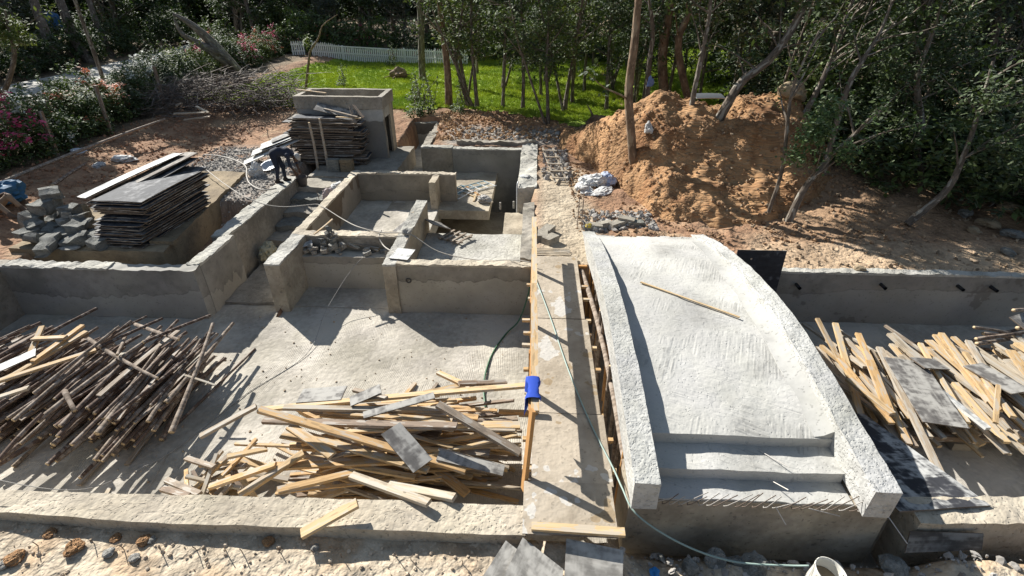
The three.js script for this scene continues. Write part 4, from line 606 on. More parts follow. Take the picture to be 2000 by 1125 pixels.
// ------------------------------------------------------------------ plywood walkway over the pool
function bar(name, a, b, w, t, mat, parent, seed, bend = 0) {   // a sawn bar from a to b (its underside's middle line), laid flat
  const d = b.clone().sub(a), L = d.length(), m = mesh(name, plank(L, w, t, seed ?? ++pieceSeed, bend), mat, parent);
  m.rotation.order = 'YZX'; m.rotation.set(0, Math.atan2(-d.z, d.x), Math.asin(clamp(d.y / L, -1, 1))); m.position.copy(a).add(b).multiplyScalar(0.5); if (parent) m.position.sub(parent.position); return m;
}
{
  const r = rng(401), sheets = [[-10.3, -7.88, 0.055, 0.945], [-7.86, -5.5, 0.05, 0.99], [-5.49, -4.28, 0.04, 1.03], [-4.3, -3.6, -0.05, 1.0]];
  sheets.forEach(([z0, z1, x0, x1], i) => { const L = z1 - z0, m = mesh('walkway_sheet', sheetGeo(L, x1 - x0, 0.02, 40 + i, 0.008), [M.walk, M.plyEdge]); m.rotation.y = Math.PI / 2; m.position.set((x0 + x1) / 2, 1.19 + (i === 3 ? 0.024 : 0), (z0 + z1) / 2); tag(m, ['sandy plywood sheet at the far end of the walkway', 'long sandy plywood sheet in the middle of the walkway', 'short plywood sheet under the leaning rail post', 'worn plywood sheet on the kerb at the near walkway end'][i], 'board'); });
  // bearers that stick out on both sides
  for (const z of [-9.95, -9.1, -8.6, -7.87, -7.45, -7.1, -6.5, -5.5, -5.05, -4.55]) { const o = mesh('bearer', plank(1.16 + rr(0, 0.12, r), 0.06, 0.05, ++pieceSeed), pick([M.railWood, M.pine[0], M.pine[2]], r)); o.position.set(0.5 + rr(-0.06, 0.04, r), 1.136, z); o.rotation.y = rr(-0.04, 0.04, r); tag(o, 'timber bearer under the plywood walkway', 'bearer', 'bearers under the walkway'); }
  for (const x of [0.12, 0.88]) { const o = bar('joist', V(x, 1.03, -10.2), V(x, 1.03, -3.98), 0.075, 0.1, M.grey[1]); tag(o, 'long joist carrying the walkway bearers', 'joist', 'joists under the walkway'); }
  for (const z of [-9.3, -8.2, -7.2, -6.1, -5.0]) for (const x of [0.12, 0.88]) { const g = poleGeo(1.03, 0.04, ++pieceSeed), o = mesh('prop', g, [M.poleBark[3], M.cutEnd]); o.rotation.z = Math.PI / 2; o.position.set(x + 0.04, 0.515, z); tag(o, 'round timber prop standing under the walkway', 'prop', 'props under the walkway'); }
  // handrail
  const ry = 1.93, rail = tag(bar('handrail', V(0.0, ry, -10.7), V(0.03, ry, -7.55), 0.1, 0.035, M.pine[2]), 'far pale handrail plank along the walkway edge', 'handrail');
  tag(bar('handrail', V(0.02, ry + 0.04, -7.75), V(0.065, ry + 0.02, -4.72), 0.1, 0.035, M.pine[1]), 'near handrail plank with the blue cloth over it', 'handrail');
  const lowr = plank(3.3, 0.03, 0.12, ++pieceSeed); { const o = mesh('guard_board', lowr, M.railWood); o.rotation.order = 'YZX'; o.rotation.set(0, Math.PI / 2, 0); o.position.set(-0.02, 1.805, -8.9); tag(o, 'brown guard board below the far handrail', 'board'); }
  { const o = mesh('guard_board', plank(3.0, 0.03, 0.12, ++pieceSeed), M.railWood); o.rotation.set(0, Math.PI / 2, 0); o.position.set(0.0, 1.83, -6.25); tag(o, 'brown guard board below the near handrail', 'board'); }
  for (const [z, l] of [[-9.65, 0], [-7.68, 0], [-5.95, 0]]) { const o = mesh('rail_post', plank(1.0, 0.09, 0.045, ++pieceSeed), M.railWood); o.rotation.order = 'ZYX'; o.rotation.set(0, Math.PI / 2 * 0, Math.PI / 2); o.rotation.set(Math.PI / 2 * 0, 0, Math.PI / 2); o.position.set(0.012, 1.43, z); tag(o, 'upright post carrying the walkway handrail', 'post', 'upright handrail posts'); }
  { const a = V(-0.03, 1.05, -4.32), b = V(0.055, 2.05, -4.66), d = b.clone().sub(a), o = mesh('rail_post', plank(1.06, 0.11, 0.045, ++pieceSeed), M.railWood); o.position.copy(a).add(b).multiplyScalar(0.5); o.quaternion.setFromUnitVectors(V(1, 0, 0), d.normalize()); tag(o, 'broad leaning end post at the near end of the handrail', 'post'); }
  { const q = between([1000, 806], [1040, 806], 1.2), o = mesh('bearer', plank(0.55, 0.05, 0.05, ++pieceSeed), M.railWood); o.position.set(-0.16, 1.2, -5.47); tag(o, 'short brown stub sticking out below the blue cloth', 'bearer'); }
  { const q = between([1048, 1040], [1205, 1045], 1.24), o = mesh('stop_plank', plank(1.02, 0.1, 0.04, ++pieceSeed), M.pine[2]); o.position.set(0.56, 1.236, -3.66); o.rotation.y = -0.03; tag(o, 'pale plank across the near end of the walkway', 'plank'); }
  for (let i = 0; i < 5; i++) { const o = mesh('batten', plank(0.78, 0.035, 0.015, ++pieceSeed), M.pine[3]); o.position.set(0.42 + rr(-0.02, 0.02, r), groundY(0.45, -10.6) + 0.012, -10.42 - i * 0.075); o.rotation.y = rr(-0.03, 0.03, r); tag(o, 'thin batten laid at the far end of the walkway', 'batten', 'battens at the far walkway end'); }
  // blue cloth over the handrail
  { const P = [], U = [], I = [], n = 18, m = 16, path = (s, z) => { const rip = 0.014 * Math.sin(z * 19 + s * 2) + 0.008 * Math.sin(z * 43); if (s < 0.42) return [-0.075 - 0.05 * (0.42 - s) - rip - 0.02 * Math.sin(z * 9), ry + 0.085 - (0.42 - s)]; if (s < 0.58) return [lerp(-0.075, 0.085, (s - 0.42) / 0.16), ry + 0.088 + 0.012 * Math.sin((s - 0.42) / 0.16 * 3.14)]; return [0.085 + rip, ry + 0.085 - (s - 0.58)]; };
    for (let j = 0; j <= m; j++) for (let i = 0; i <= n; i++) { const zz = -5.3 + j / m * 0.4, s = lerp(0.08 + 0.2 * Math.abs(Math.sin(j * 0.16 + 0.6)), 0.68 - 0.04 * Math.sin(j * 0.5), i / n), [x, y] = path(s, zz); P.push(x + 0.03, y, zz + 0.03 * Math.sin(s * 9) * (s < 0.42 ? 1 : 0.2)); U.push(s, zz); }
    for (let j = 0; j < m; j++) for (let i = 0; i < n; i++) { const a = j * (n + 1) + i, b = a + n + 1; I.push(a, b, a + 1, a + 1, b, b + 1); }
    const o = mesh('blue_cloth', geoOf(P, U, null, I), plain(0.012, 0.06, 0.42, 0.85, { side: THREE.DoubleSide })); tag(o, 'bright blue cloth draped over the walkway handrail', 'cloth'); }
}
// shoring under the bridge
{
  const r = rng(403);
  for (let i = 0; i < 22; i++) { const z = -10.7 + i * 0.3, x = 1.25 + rr(-0.02, 0.09, r), h = archS(z) - 0.46, o = mesh('shoring_pole', poleGeo(h, 0.04, ++pieceSeed), [pick([M.poleBark[3], M.poleBark[1], M.railWood], r), M.cutEnd]); o.rotation.z = Math.PI / 2 + rr(-0.03, 0.03, r); o.position.set(x, h / 2, z); tag(o, 'upright shoring pole under the bridge edge', 'pole', 'shoring poles under the bridge'); }
  for (let i = 0; i < 12; i++) { const z = -10.2 + i * 0.55, x = rr(2.0, 3.9, r), h = archS(z) - 0.46, o = mesh('shoring_pole', poleGeo(h, 0.04, ++pieceSeed), [pick(M.poleBark, r), M.cutEnd]); o.rotation.z = Math.PI / 2; o.position.set(x, h / 2, z); tag(o, 'upright shoring pole under the bridge middle', 'pole', 'shoring poles under the bridge middle'); }
  for (let i = 0; i < 9; i++) { const z = -10.4 + i * 0.72, o = mesh('soffit_board', plank(3.0, 0.2, 0.03, ++pieceSeed), pick(M.grey, r)); o.position.set(2.68, archS(z) - 0.452, z); o.rotation.x = 0; tag(o, 'shutter board under the bridge deck', 'board', 'shutter boards under the bridge'); }
  const a = onY(1130, 515, 1.0), b = onY(1223, 925, 1.16); const p = mesh('long_pole', poleGeo(a.distanceTo(b), 0.05, ++pieceSeed), [M.poleBark[3], M.cutEnd]); p.position.copy(a).add(b).multiplyScalar(0.5); p.quaternion.setFromUnitVectors(V(1, 0, 0), b.clone().sub(a).normalize()); tag(p, 'long round pole lying in the gap between walkway and bridge', 'pole');
  // ends of the walkway bearers carry it
  // measuring batten on the deck
  const c = V(1.94, 0, -8.31), d = V(3.31, 0, -7.15), yy = (q) => archS(q.z) - 0.212 + 0.19 * sstep(-7.2, -11.2, q.z); c.y = yy(c); d.y = yy(d); const o = bar('batten', c, d, 0.035, 0.02, M.pine[2]); tag(o, 'long thin yellow batten lying on the bridge deck', 'batten');
}
// ------------------------------------------------------------------ hoses, ropes, cables
const teal = plain(0.27, 0.36, 0.32, 0.55), greenH = plain(0.05, 0.14, 0.07, 0.45), pvc = plain(0.34, 0.31, 0.265, 0.6);
tag(mesh('hose', hoseGeo([onY(1040, 528, 1.25), onY(1075, 620, 1.225), onY(1110, 722, 1.225), onY(1155, 830, 1.225), onY(1198, 915, 1.225), V(1.12, 1.26, -4.22), V(1.22, 1.24, -3.92), V(1.75, 0.95, -3.75), V(2.3, 0.86, -3.62), V(2.85, 0.98, -3.52), V(3.02, 1.07, -3.47)], 0.0115, 90), teal), 'pale green hose running along the walkway to the drum', 'hose');
tag(mesh('hose', hoseGeo([onY(948, 795, 0.02), onY(945, 765, 0.03), onY(947, 735, 0.03), onY(962, 690, 0.02), onY(990, 650, 0.03), onY(1012, 628, 0.15), V(-0.1, 0.6, -9.6), V(0.0, 1.2, -9.72)], 0.017, 60), greenH), 'dark green hose hanging down into the pool from the walkway', 'hose');
tag(mesh('rope', hoseGeo([onY(395, 325, 1.5), onY(440, 360, 1.45), onY(482, 386, 1.4), onY(520, 400, 1.28), onY(560, 404, 1.25), V(-5.75, 1.27, -12.9), V(-5.55, 1.27, -12.75), V(-4.8, 1.2, -12.1), V(-4.2, 1.27, -11.5), V(-3.6, 1.26, -11.25), V(-3.05, 1.3, -11.15), V(-2.85, 1.28, -11.1), V(-2.2, 1.05, -10.75), V(-1.2, 1.05, -10.35), V(-0.35, 1.28, -9.95), V(0.1, 1.3, -9.75)], 0.012, 140), pvc), 'pale conduit hose slung over the room walls', 'hose');
tag(mesh('rope', hoseGeo([onY(400, 302, 1.3), onY(430, 305, 1.3), onY(460, 313, 1.3), onY(480, 325, 1.3), onY(482, 345, 1.3), onY(490, 360, 1.32), onY(515, 371, 1.32), onY(540, 368, 1.3)], 0.02, 60), pvc), 'looped pale hose on the gravel beside the worker', 'hose');
tag(mesh('rope', hoseGeo([onY(745, 450, 1.22), onY(740, 462, 1.2), onY(748, 478, 1.1), onY(772, 495, 1.24)], 0.016, 30), pvc), 'short bent pale hose on the rubble ledge', 'hose');
tag(mesh('string_line', hoseGeo([V(-7.9, 0.9, -4.45), onY(150, 957, 0.5), onY(250, 925, 0.1), onY(330, 885, 0.03), onY(480, 770, 0.02), onY(600, 690, 0.02), onY(640, 600, 0.3), V(-3.95, 0.86, -10.7), V(-3.6, 0.9, -10.95)], 0.006, 90, 5), plain(0.30, 0.29, 0.27)), 'thin grey cable trailing across the pool floor', 'cable');
tag(mesh('string_line', hoseGeo([onY(330, 880, 0.02), onY(300, 935, 0.02), onY(268, 985, 0.02)], 0.005, 20, 5), plain(0.30, 0.29, 0.27)), 'short thin cable on the pool floor beside the kerb', 'cable');

const ORD = ['lowest', 'second', 'third', 'fourth', 'fifth', 'sixth', 'seventh', 'eighth', 'ninth', 'tenth', 'eleventh', 'twelfth', 'thirteenth', 'fourteenth', 'fifteenth', 'sixteenth', 'seventeenth', 'eighteenth', 'nineteenth', 'twentieth', 'twenty first', 'twenty second'];
const rank = (i, n) => (i < n / 2 ? (i ? ORD[i] + ' from the bottom' : 'lowest') : (i === n - 1 ? 'topmost' : ORD[n - 1 - i] + ' from the top'));
// ------------------------------------------------------------------ big plywood stack on the terrace slab
{
  const r = rng(411), H = new Heap(-12, -7, -15, -9.4, () => 1.262), grp = 'sheets of the big plywood stack';
  let y = 1.262;
  for (let i = 0; i < 34; i++) {
    const L = pick([2.44, 2.44, 2.44, 2.2, 1.9], r), W = rr(1.08, 1.24, r), m = mesh('plywood_sheet', sheetGeo(L, W, 0.019, 500 + i, 0.045), [pick(M.ply, r), M.plyEdge]);
    m.rotation.order = 'YXZ'; m.rotation.set(gauss(r) * 0.008, Math.PI / 2 - 0.06 + gauss(r) * 0.045, 0.012 * gauss(r));
    m.position.set(-9.18 + gauss(r) * 0.05 + i * 0.004, y, -11.42 + gauss(r) * 0.06 - i * 0.008); y += 0.019 + rr(0.003, 0.016, r); tag(m, 'dark plywood sheet, ' + rank(i, 34) + ', in the tall stack on the slab', 'board', grp);
  }
  // bearers below and loose sheets on top, leaning off to the left
  for (const z of [-10.4, -12.3]) { const o = mesh('bearer', plank(1.3, 0.08, 0.03, ++pieceSeed), M.grey[0]); o.position.set(-9.2, 1.248, z); tag(o, 'bearer below the big plywood stack', 'bearer', 'bearers below the big stack'); }
  { const o = mesh('block', rbox(-0.28, 0.28, 0, 0.09, -0.1, 0.1, { s: 0.1, amp: 0.004, top: 0.005 }), M.slabEdge); const p = onY(322, 475, 1.25); o.position.set(p.x, 1.25, p.z); tag(o, 'small timber block beside the foot of the plywood stack', 'block'); }
  const lean = [[-9.5, 2.16, -12.0, 0.40, 0.30, 2.44, 0.95, 2], [-9.62, 2.22, -12.05, 0.45, 0.30, 2.44, 0.8, 0], [-9.55, 2.28, -12.15, 0.5, 0.28, 2.44, 0.75, 1], [-9.85, 2.3, -12.1, 0.52, 0.26, 2.44, 0.55, 3], [-8.95, 2.09, -11.85, 0.10, 0.05, 1.9, 1.05, 0], [-8.9, 2.125, -11.7, -0.06, 0.06, 2.0, 0.6, 2]];
  lean.forEach(([x, yy, z, yaw, pit, L, W, k], i) => { const o = mesh('plywood_sheet', sheetGeo(L, W, 0.019, 560 + i, 0.04), [k === 3 ? M.plyWhite : M.ply[k], M.plyEdge]); o.rotation.order = 'YZX'; o.rotation.set(i < 4 ? -0.16 : 0.0, Math.PI / 2 - yaw, pit * 0.7); o.position.set(x, yy, z); tag(o, k === 3 ? 'pale sunlit plywood sheet sliding off the big stack top' : i < 4 ? 'dark plywood sheet tilted on top of the big stack' : 'loose dark plywood sheet lying flat on the big stack top', 'board', k === 3 ? null : i < 4 ? 'tilted sheets on the big stack' : 'loose sheets on the big stack'); });
}
// ------------------------------------------------------------------ long board stack in front of the tank
{
  const r = rng(421), grp = 'boards of the long stack';
  let y = 1.05;
  for (let i = 0; i < 44; i++) {
    const t = i / 44, L = rr(1.7, 2.6, r), W = rr(0.4, 0.75, r), th = pick([0.02, 0.02, 0.03, 0.04], r), o = mesh('stacked_board', sheetGeo(L, W, th, 600 + i, 0.03), [pick([...M.ply, M.grey[1], M.grey[0]], r), M.plyEdge]);
    o.rotation.order = 'YZX'; o.rotation.set(gauss(r) * 0.03, gauss(r) * 0.07, gauss(r) * 0.012 + (i > 36 ? gauss(r) * 0.06 : 0)); o.position.set(-6.75 + gauss(r) * 0.1 + t * -0.15, y, -17.2 + gauss(r) * 0.07 - t * 0.08); y += th + rr(0.0, 0.012, r); tag(o, 'weathered board, ' + rank(i, 44) + ', in the long stack before the tank', 'board', grp);
  }
  const yt = y;
  // boards leaning at the left end, catching the sun
  const lb = 'pale sunlit board leaning down the left end of the long stack';
  [[-8.35, 0.62, 0.33, 2.2, 0.45, 0], [-8.5, 0.50, 0.36, 2.0, 0.3, 0.05], [-8.3, 0.70, 0.30, 1.7, 0.5, 0.1], [-8.55, 0.42, 0.34, 2.2, 0.35, -0.25], [-8.2, 0.8, 0.30, 1.2, 0.35, 0.2], [-8.7, 0.36, 0.35, 1.6, 0.3, -0.1]].forEach(([x, dy, pit, L, W, dz], i) => { const o = mesh('leaning_board', sheetGeo(L, W, 0.02, 680 + i, 0.02), [i % 3 === 1 ? M.plyPale : M.plyWhite, M.plyEdge]); o.rotation.order = 'YZX'; o.rotation.set(0.12, 0.25 + i * 0.03, pit); o.position.set(x, 1.15 + dy, -17.1 - dz); tag(o, lb, 'board', 'leaning boards at the long stack'); });
  { const o = mesh('leaning_board', sheetGeo(1.3, 0.42, 0.02, 690, 0.02), [M.plyPale, M.plyEdge]); o.rotation.order = 'YZX'; o.rotation.set(0.35, 0, -0.22); o.position.set(-6.55, yt + 0.13, -17.45); tag(o, 'grey sheet lying askew on top of the long stack', 'board'); }
  for (const [a, b, k] of [[V(-6.9, yt + 0.2, -17.4), V(-5.7, yt + 0.05, -16.95), 0], [V(-6.0, yt + 0.32, -17.3), V(-5.75, yt - 0.12, -16.85), 0], [V(-6.4, yt + 0.03, -17.0), V(-5.6, yt + 0.0, -17.0), 2], [V(-5.95, yt + 0.3, -17.5), V(-5.55, yt, -17.1), 1]]) tag(bar('plank', a, b, 0.08, 0.03, k === 2 ? M.pine[2] : M.grey[k]), 'loose plank end on top of the long stack', 'plank', 'loose planks on the long stack');
  for (const [x, h] of [[-7.07, 1.5], [-6.72, 1.62]]) { const o = mesh('upright_prop', poleGeo(h, 0.045, ++pieceSeed), [M.grey[2], M.cutEnd]); o.rotation.order = 'ZYX'; o.rotation.z = Math.PI / 2; o.position.set(x, 1.02 + h / 2, -16.55); o.rotation.x = 0; tag(o, 'grey upright pole propped before the long stack', 'pole', 'upright poles before the long stack'); }
  // concrete blocks at its foot
  for (let i = 0; i < 8; i++) { const o = mesh('concrete_block', rbox(-0.2, 0.2, 0, 0.095, -0.1, 0.1, { s: 0.12, amp: 0.004, top: 0.005 }), i % 2 ? M.slabEdge : M.stone); o.position.set(-6.5 + (i % 2) * 0.42 + gauss(r) * 0.01, 1.03 + Math.floor(i / 2) * 0.097, -16.4 + gauss(r) * 0.02); tag(o, 'flat brown block stacked before the long board stack', 'block', 'flat blocks by the long stack'); }
}
// plank laid on the tank rim
{ const a = onY(557, 178, 3.1), b = onY(625, 184, 3.1); tag(bar('plank', V(-8.3, 3.095, -18.75), V(-7.05, 3.095, -18.15), 0.07, 0.03, M.pine[1]), 'plank resting across the corner of the water tank rim', 'plank'); }
// ------------------------------------------------------------------ broken stones at the slab's left end
function chunk(w, h, d, seed) { const g = new THREE.BoxGeometry(w, h, d, 4, 3, 4), p = g.attributes.position; for (let i = 0; i < p.count; i++) { const x = p.getX(i), y = p.getY(i), z = p.getZ(i), k = 0.3 * Math.min(w, h, d); p.setXYZ(i, x * (1 - 0.1 * Math.abs(noise3(y * 5, z * 5, seed + 0.5))) + k * noise3(x * 6 + seed, y * 6, z * 6), y + k * noise3(x * 6, y * 6 + seed, z * 6 + 3), z + k * noise3(x * 6, y * 6, z * 6 + seed)); } const n = mergeOK(g); const c = new Float32Array(n.attributes.position.count * 3).fill(1); n.setAttribute('color', new THREE.BufferAttribute(c, 3)); return n; }
function mergeOK(g) { const n = g.toNonIndexed(); n.computeVertexNormals(); return n; }
{
  const H = new Heap(-13, -9.4, -13.5, -9.8, () => 1.262), r = rng(431), lab = 'broken grey foundation stone piled beside the plywood stack', grp = 'broken stones beside the plywood stack';
  const spots = [[95, 485, 0.62, 0.22, 0.3], [205, 478, 0.5, 0.2, 0.3], [150, 475, 0.55, 0.2, 0.35], [85, 468, 0.55, 0.2, 0.35], [130, 462, 0.5, 0.2, 0.35], [185, 465, 0.55, 0.2, 0.3], [110, 450, 0.5, 0.22, 0.4], [160, 455, 0.45, 0.22, 0.35], [75, 455, 0.3, 0.2, 0.3], [60, 470, 0.4, 0.12, 0.3], [70, 440, 0.35, 0.45, 0.3], [100, 430, 0.5, 0.3, 0.4], [135, 435, 0.4, 0.25, 0.4], [165, 440, 0.3, 0.45, 0.28], [120, 420, 0.35, 0.25, 0.4], [150, 425, 0.45, 0.3, 0.4], [100, 415, 0.4, 0.25, 0.3], [145, 405, 0.45, 0.3, 0.35], [130, 445, 0.2, 0.14, 0.2], [140, 440, 0.18, 0.12, 0.16]];
  spots.forEach(([u, v, w, h, d], i) => { const p = onY(u, v, 1.28 + clamp((470 - v) / 70) * 0.35); const rs = H.drop(p.x, p.z, 0, w * 0.6, d * 0.6, h); const o = mesh('broken_stone', chunk(w, h, d, i * 3.7), i > 17 ? M.stonePale : M.stone); o.position.set(p.x, rs.y + h / 2 - 0.01, p.z); o.rotation.set(gauss(r) * 0.22, r() * 6.28, gauss(r) * 0.25); tag(o, lab, 'stone', grp); });
  { const p = onY(137, 485, 1.26), o = mesh('mortar_heap', rockGeo(31, 2, 0.3), M.stonePale); o.position.set(p.x, 1.26, p.z); o.scale.set(0.22, 0.12, 0.1); tag(o, 'small heap of pale mortar on the slab edge', 'mortar'); }
  // blue tarpaulin bundle
  const p = onY(22, 402, 1.3), o = mesh('blue_bundle', crumple(0.42, 0.3, 0.34, 3), plain(0.035, 0.13, 0.24, 0.7)); o.position.set(p.x, groundY(p.x, p.z) + 0.2, p.z); tag(o, 'crumpled blue tarpaulin bundle beside the seated person', 'bundle');
}
// crumpled bags and bundles
function crumple(w, h, d, seed) { const g = new THREE.IcosahedronGeometry(1, 5), p = g.attributes.position; for (let i = 0; i < p.count; i++) { const v = V(p.getX(i), p.getY(i), p.getZ(i)), a = noise3(v.x * 1.6 + seed, v.y * 1.6, v.z * 1.6), b = 1 - Math.abs(noise3(v.x * 3.6 + seed, v.y * 3.6, v.z * 3.6 + 0.3)) * 2, c = 1 - Math.abs(noise3(v.x * 7 + seed, v.y * 7, v.z * 7 + 0.7)) * 2; const k = 1 + 0.34 * a + 0.24 * b + 0.1 * c; p.setXYZ(i, v.x * k * w, Math.max(-0.6 * h, v.y * k * h), v.z * k * d); } g.computeVertexNormals(); return g; }
function bag(name, label, cat, x, z, y, w, h, d, seed, mat, grp) { const o = mesh(name, crumple(w, h, d, seed), mat || M.sack); o.position.set(x, y + h * 0.6, z); o.rotation.y = seed; return tag(o, label, cat, grp); }
{
  const g = (u, v, y) => onY(u, v, y), at = (n, l, c, u, v, w, h, d, s, m, grp) => { const p = g(u, v, 1.3); bag(n, l, c, p.x, p.z, groundY(p.x, p.z) - 0.01, w, h, d, s, m, grp); };
  at('plastic_bag', 'pale blue plastic bag on the red soil bank', 'bag', 160, 310, 0.2, 0.1, 0.17, 1.3, plain(0.55, 0.6, 0.66, 0.5));
  at('plastic_bag', 'flat grey plastic bag on the soil beside the plywood stack', 'bag', 195, 327, 0.22, 0.07, 0.16, 2.1, plain(0.42, 0.42, 0.42, 0.5));
  at('plastic_bag', 'torn white sack lying on the red soil behind the plywood stack', 'bag', 243, 315, 0.34, 0.1, 0.18, 3.4);
  at('cement_sack', 'white sack standing on the gravel beside the worker', 'sack', 500, 333, 0.2, 0.24, 0.18, 4.2);
  const q = bag('cement_sack', 'striped yellowish sack leaning in the stair channel', 'sack', -6.85, -11.9, 0.12, 0.24, 0.26, 0.2, 5.1, plain(0.36, 0.34, 0.24, 0.8));
  bag('cement_sack', 'reddish white sack on the channel steps', 'sack', -6.05, -14.4, 0.82, 0.16, 0.2, 0.13, 6.2, plain(0.55, 0.45, 0.42, 0.7));
  bag('cement_sack', 'crumpled white sack lying along the channel wall top', 'sack', -5.85, -14.75, 0.98, 0.26, 0.14, 0.13, 7.7);
  const pile = [[1140, 362, 0.24, 0.15, 0.2, 8.1, 0.0], [1152, 352, 0.26, 0.17, 0.22, 9.3, 0.03], [1170, 352, 0.3, 0.18, 0.22, 10.4, 0.05], [1186, 350, 0.24, 0.2, 0.22, 11.8, 0.06], [1150, 368, 0.22, 0.08, 0.15, 12.2, 0], [1178, 366, 0.33, 0.07, 0.18, 13.5, 0]];
  for (const [u, v, w, h, d, s, up] of pile) { const p = g(u, v, 1.3); bag('cement_sack', 'empty white cement sack in the pile at the spoil heap foot', 'sack', p.x, p.z, hs(p.x, p.z) - 0.03 + up, w, h, d, s, s > 11.5 && s < 12 ? plain(0.40, 0.46, 0.60, 0.6) : M.sack, 'sacks at the spoil heap foot'); }
  bag('cement_sack', 'small pale sack beside the stripped tree trunk on the heap', 'sack', 3.15, -15.2, moundY(3.15, -15.2) - 0.03, 0.12, 0.16, 0.1, 14.2);
  bag('work_bag', 'black and white bag on the sunlit floor slab', 'bag', onY(945, 395, 0.34).x, onY(945, 395, 0.34).z, 0.34, 0.2, 0.12, 0.16, 15.5, plain(0.35, 0.33, 0.30, 0.7));
}
// loose board and lump on the pier, boards over the rubble ledge
{
  const o = mesh('board_offcut', sheetGeo(0.42, 0.5, 0.02, 701, 0.01), [M.plyWhite, M.plyEdge]); const p = onY(786, 497, 1.24); o.position.set(p.x, 1.235, p.z); o.rotation.y = -0.15; tag(o, 'pale board lying on top of the front pier', 'board');
  const s = mesh('concrete_lump', rockGeo(33, 2), M.stonePale); s.position.set(-2.98, 1.3, -11.2); s.scale.set(0.12, 0.11, 0.12); tag(s, 'pale concrete lump on the dividing wall holding the hose', 'rubble');
  const r = rng(441), lab = 'grey broken block piece on the rubble ledge', H = new Heap(-5.7, -2.9, -11.12, -10.6, () => 0.875, 0.03);
  for (let i = 0; i < 46; i++) { const x = i < 34 ? rr(-5.35, -4.4, r) : rr(-5.35, -3.4, r), z = rr(-11.02, -10.82, r), sz = rr(0.04, 0.1, r), k = H.drop(x, z, 0, sz, sz, sz * 0.9), m = mesh('block_piece', chunk(sz * 1.6, sz * 1.0, sz * 1.3, i * 2.3 + 9), pick([M.stone, M.concrete, M.stonePale], r)); m.position.set(x, k.y + sz * 0.45, z); m.rotation.set(gauss(r) * 0.4, r() * 6, gauss(r) * 0.4); tag(m, lab, 'rubble', 'block pieces on the rubble ledge'); }
  for (const [a, b, w, k] of [[[665, 470], [705, 480], 0.06, 0], [[690, 470], [705, 478], 0.07, 3], [[637, 500], [645, 478], 0.04, 1], [[725, 465], [738, 480], 0.05, 3], [[720, 478], [790, 490], 0.07, 2], [[700, 468], [750, 474], 0.06, 0]]) { const q = between(a, b, 0.95); dropPlank(H, 'batten', 'short timber offcut lying on the rubble ledge', 'batten', 'timber offcuts on the rubble ledge', q.x, clamp(q.z, -11.05, -10.8), q.ang * 0.6, Math.min(q.L, 0.6), w, 0.025, k ? M.pine[k] : M.grey[0]); }
  const w = mesh('board_offcut', sheetGeo(0.36, 0.2, 0.02, 702), [M.plyWhite, M.plyEdge]); w.position.set(-5.38, 1.03, -10.96); w.rotation.set(0.1, 0.4, 0.15); tag(w, 'white board offcut at the left end of the rubble ledge', 'board');
}
// old sheets and ladder by the pit
{
  const o = mesh('plywood_sheet', sheetGeo(0.62, 0.55, 0.02, 711), [M.plyPale, M.plyEdge]); o.rotation.order = 'YZX'; o.rotation.set(0, 0.7, -0.5); o.position.set(-2.62, 0.72, -13.0); tag(o, 'grey sheet leaning on the dividing wall end above the pit', 'board');
  const b = mesh('plywood_sheet', sheetGeo(0.45, 0.5, 0.02, 712), [M.plyPale, M.plyEdge]); b.rotation.order = 'YZX'; b.rotation.set(0.0, 0.5, 0.55); b.position.set(-3.4, 0.85, -12.3); tag(b, 'bent dark sheet leaning inside the left room', 'board');
  const lad = thing('short_ladder', 'short grey timber ladder lying beside the pit', 'ladder', V(-2.1, 0.45, -12.75)), dirL = V(0.85, 0.02, 0.5).normalize(), side = V(-0.5, 0, 0.85).normalize();
  for (const s of [-0.2, 0.2]) bar('rail', V(-2.1, 0.42, -12.75).addScaledVector(dirL, -0.35).addScaledVector(side, s), V(-2.1, 0.46, -12.75).addScaledVector(dirL, 0.4).addScaledVector(side, s), 0.05, 0.04, M.grey[0], lad);
  for (let i = 0; i < 4; i++) bar('rung', V(-2.1, 0.47, -12.75).addScaledVector(dirL, -0.28 + i * 0.2).addScaledVector(side, -0.32), V(-2.1, 0.48, -12.75).addScaledVector(dirL, -0.28 + i * 0.2).addScaledVector(side, 0.34), 0.06, 0.03, M.grey[0], lad);
}
// tall ladder leaning on the rough wall beside the path
{
  const top = V(0.22, 1.75, -16.7), foot = V(0.6, 1.18, -15.1), lad = thing('timber_ladder', 'crooked timber ladder leaning beside the sandy path', 'ladder', foot.clone()), side = V(1, 0, 0.05).normalize();
  for (const s of [0, 0.36]) bar('rail', foot.clone().addScaledVector(side, s), top.clone().addScaledVector(side, s * 0.9), 0.05, 0.05, M.grey[2], lad);
  for (let i = 0; i < 5; i++) { const p = foot.clone().lerp(top, 0.08 + i * 0.2).add(V(-0.06, 0.055, 0)); bar('rung', p, p.clone().addScaledVector(side, 0.46), 0.05, 0.03, M.grey[2], lad); }
}
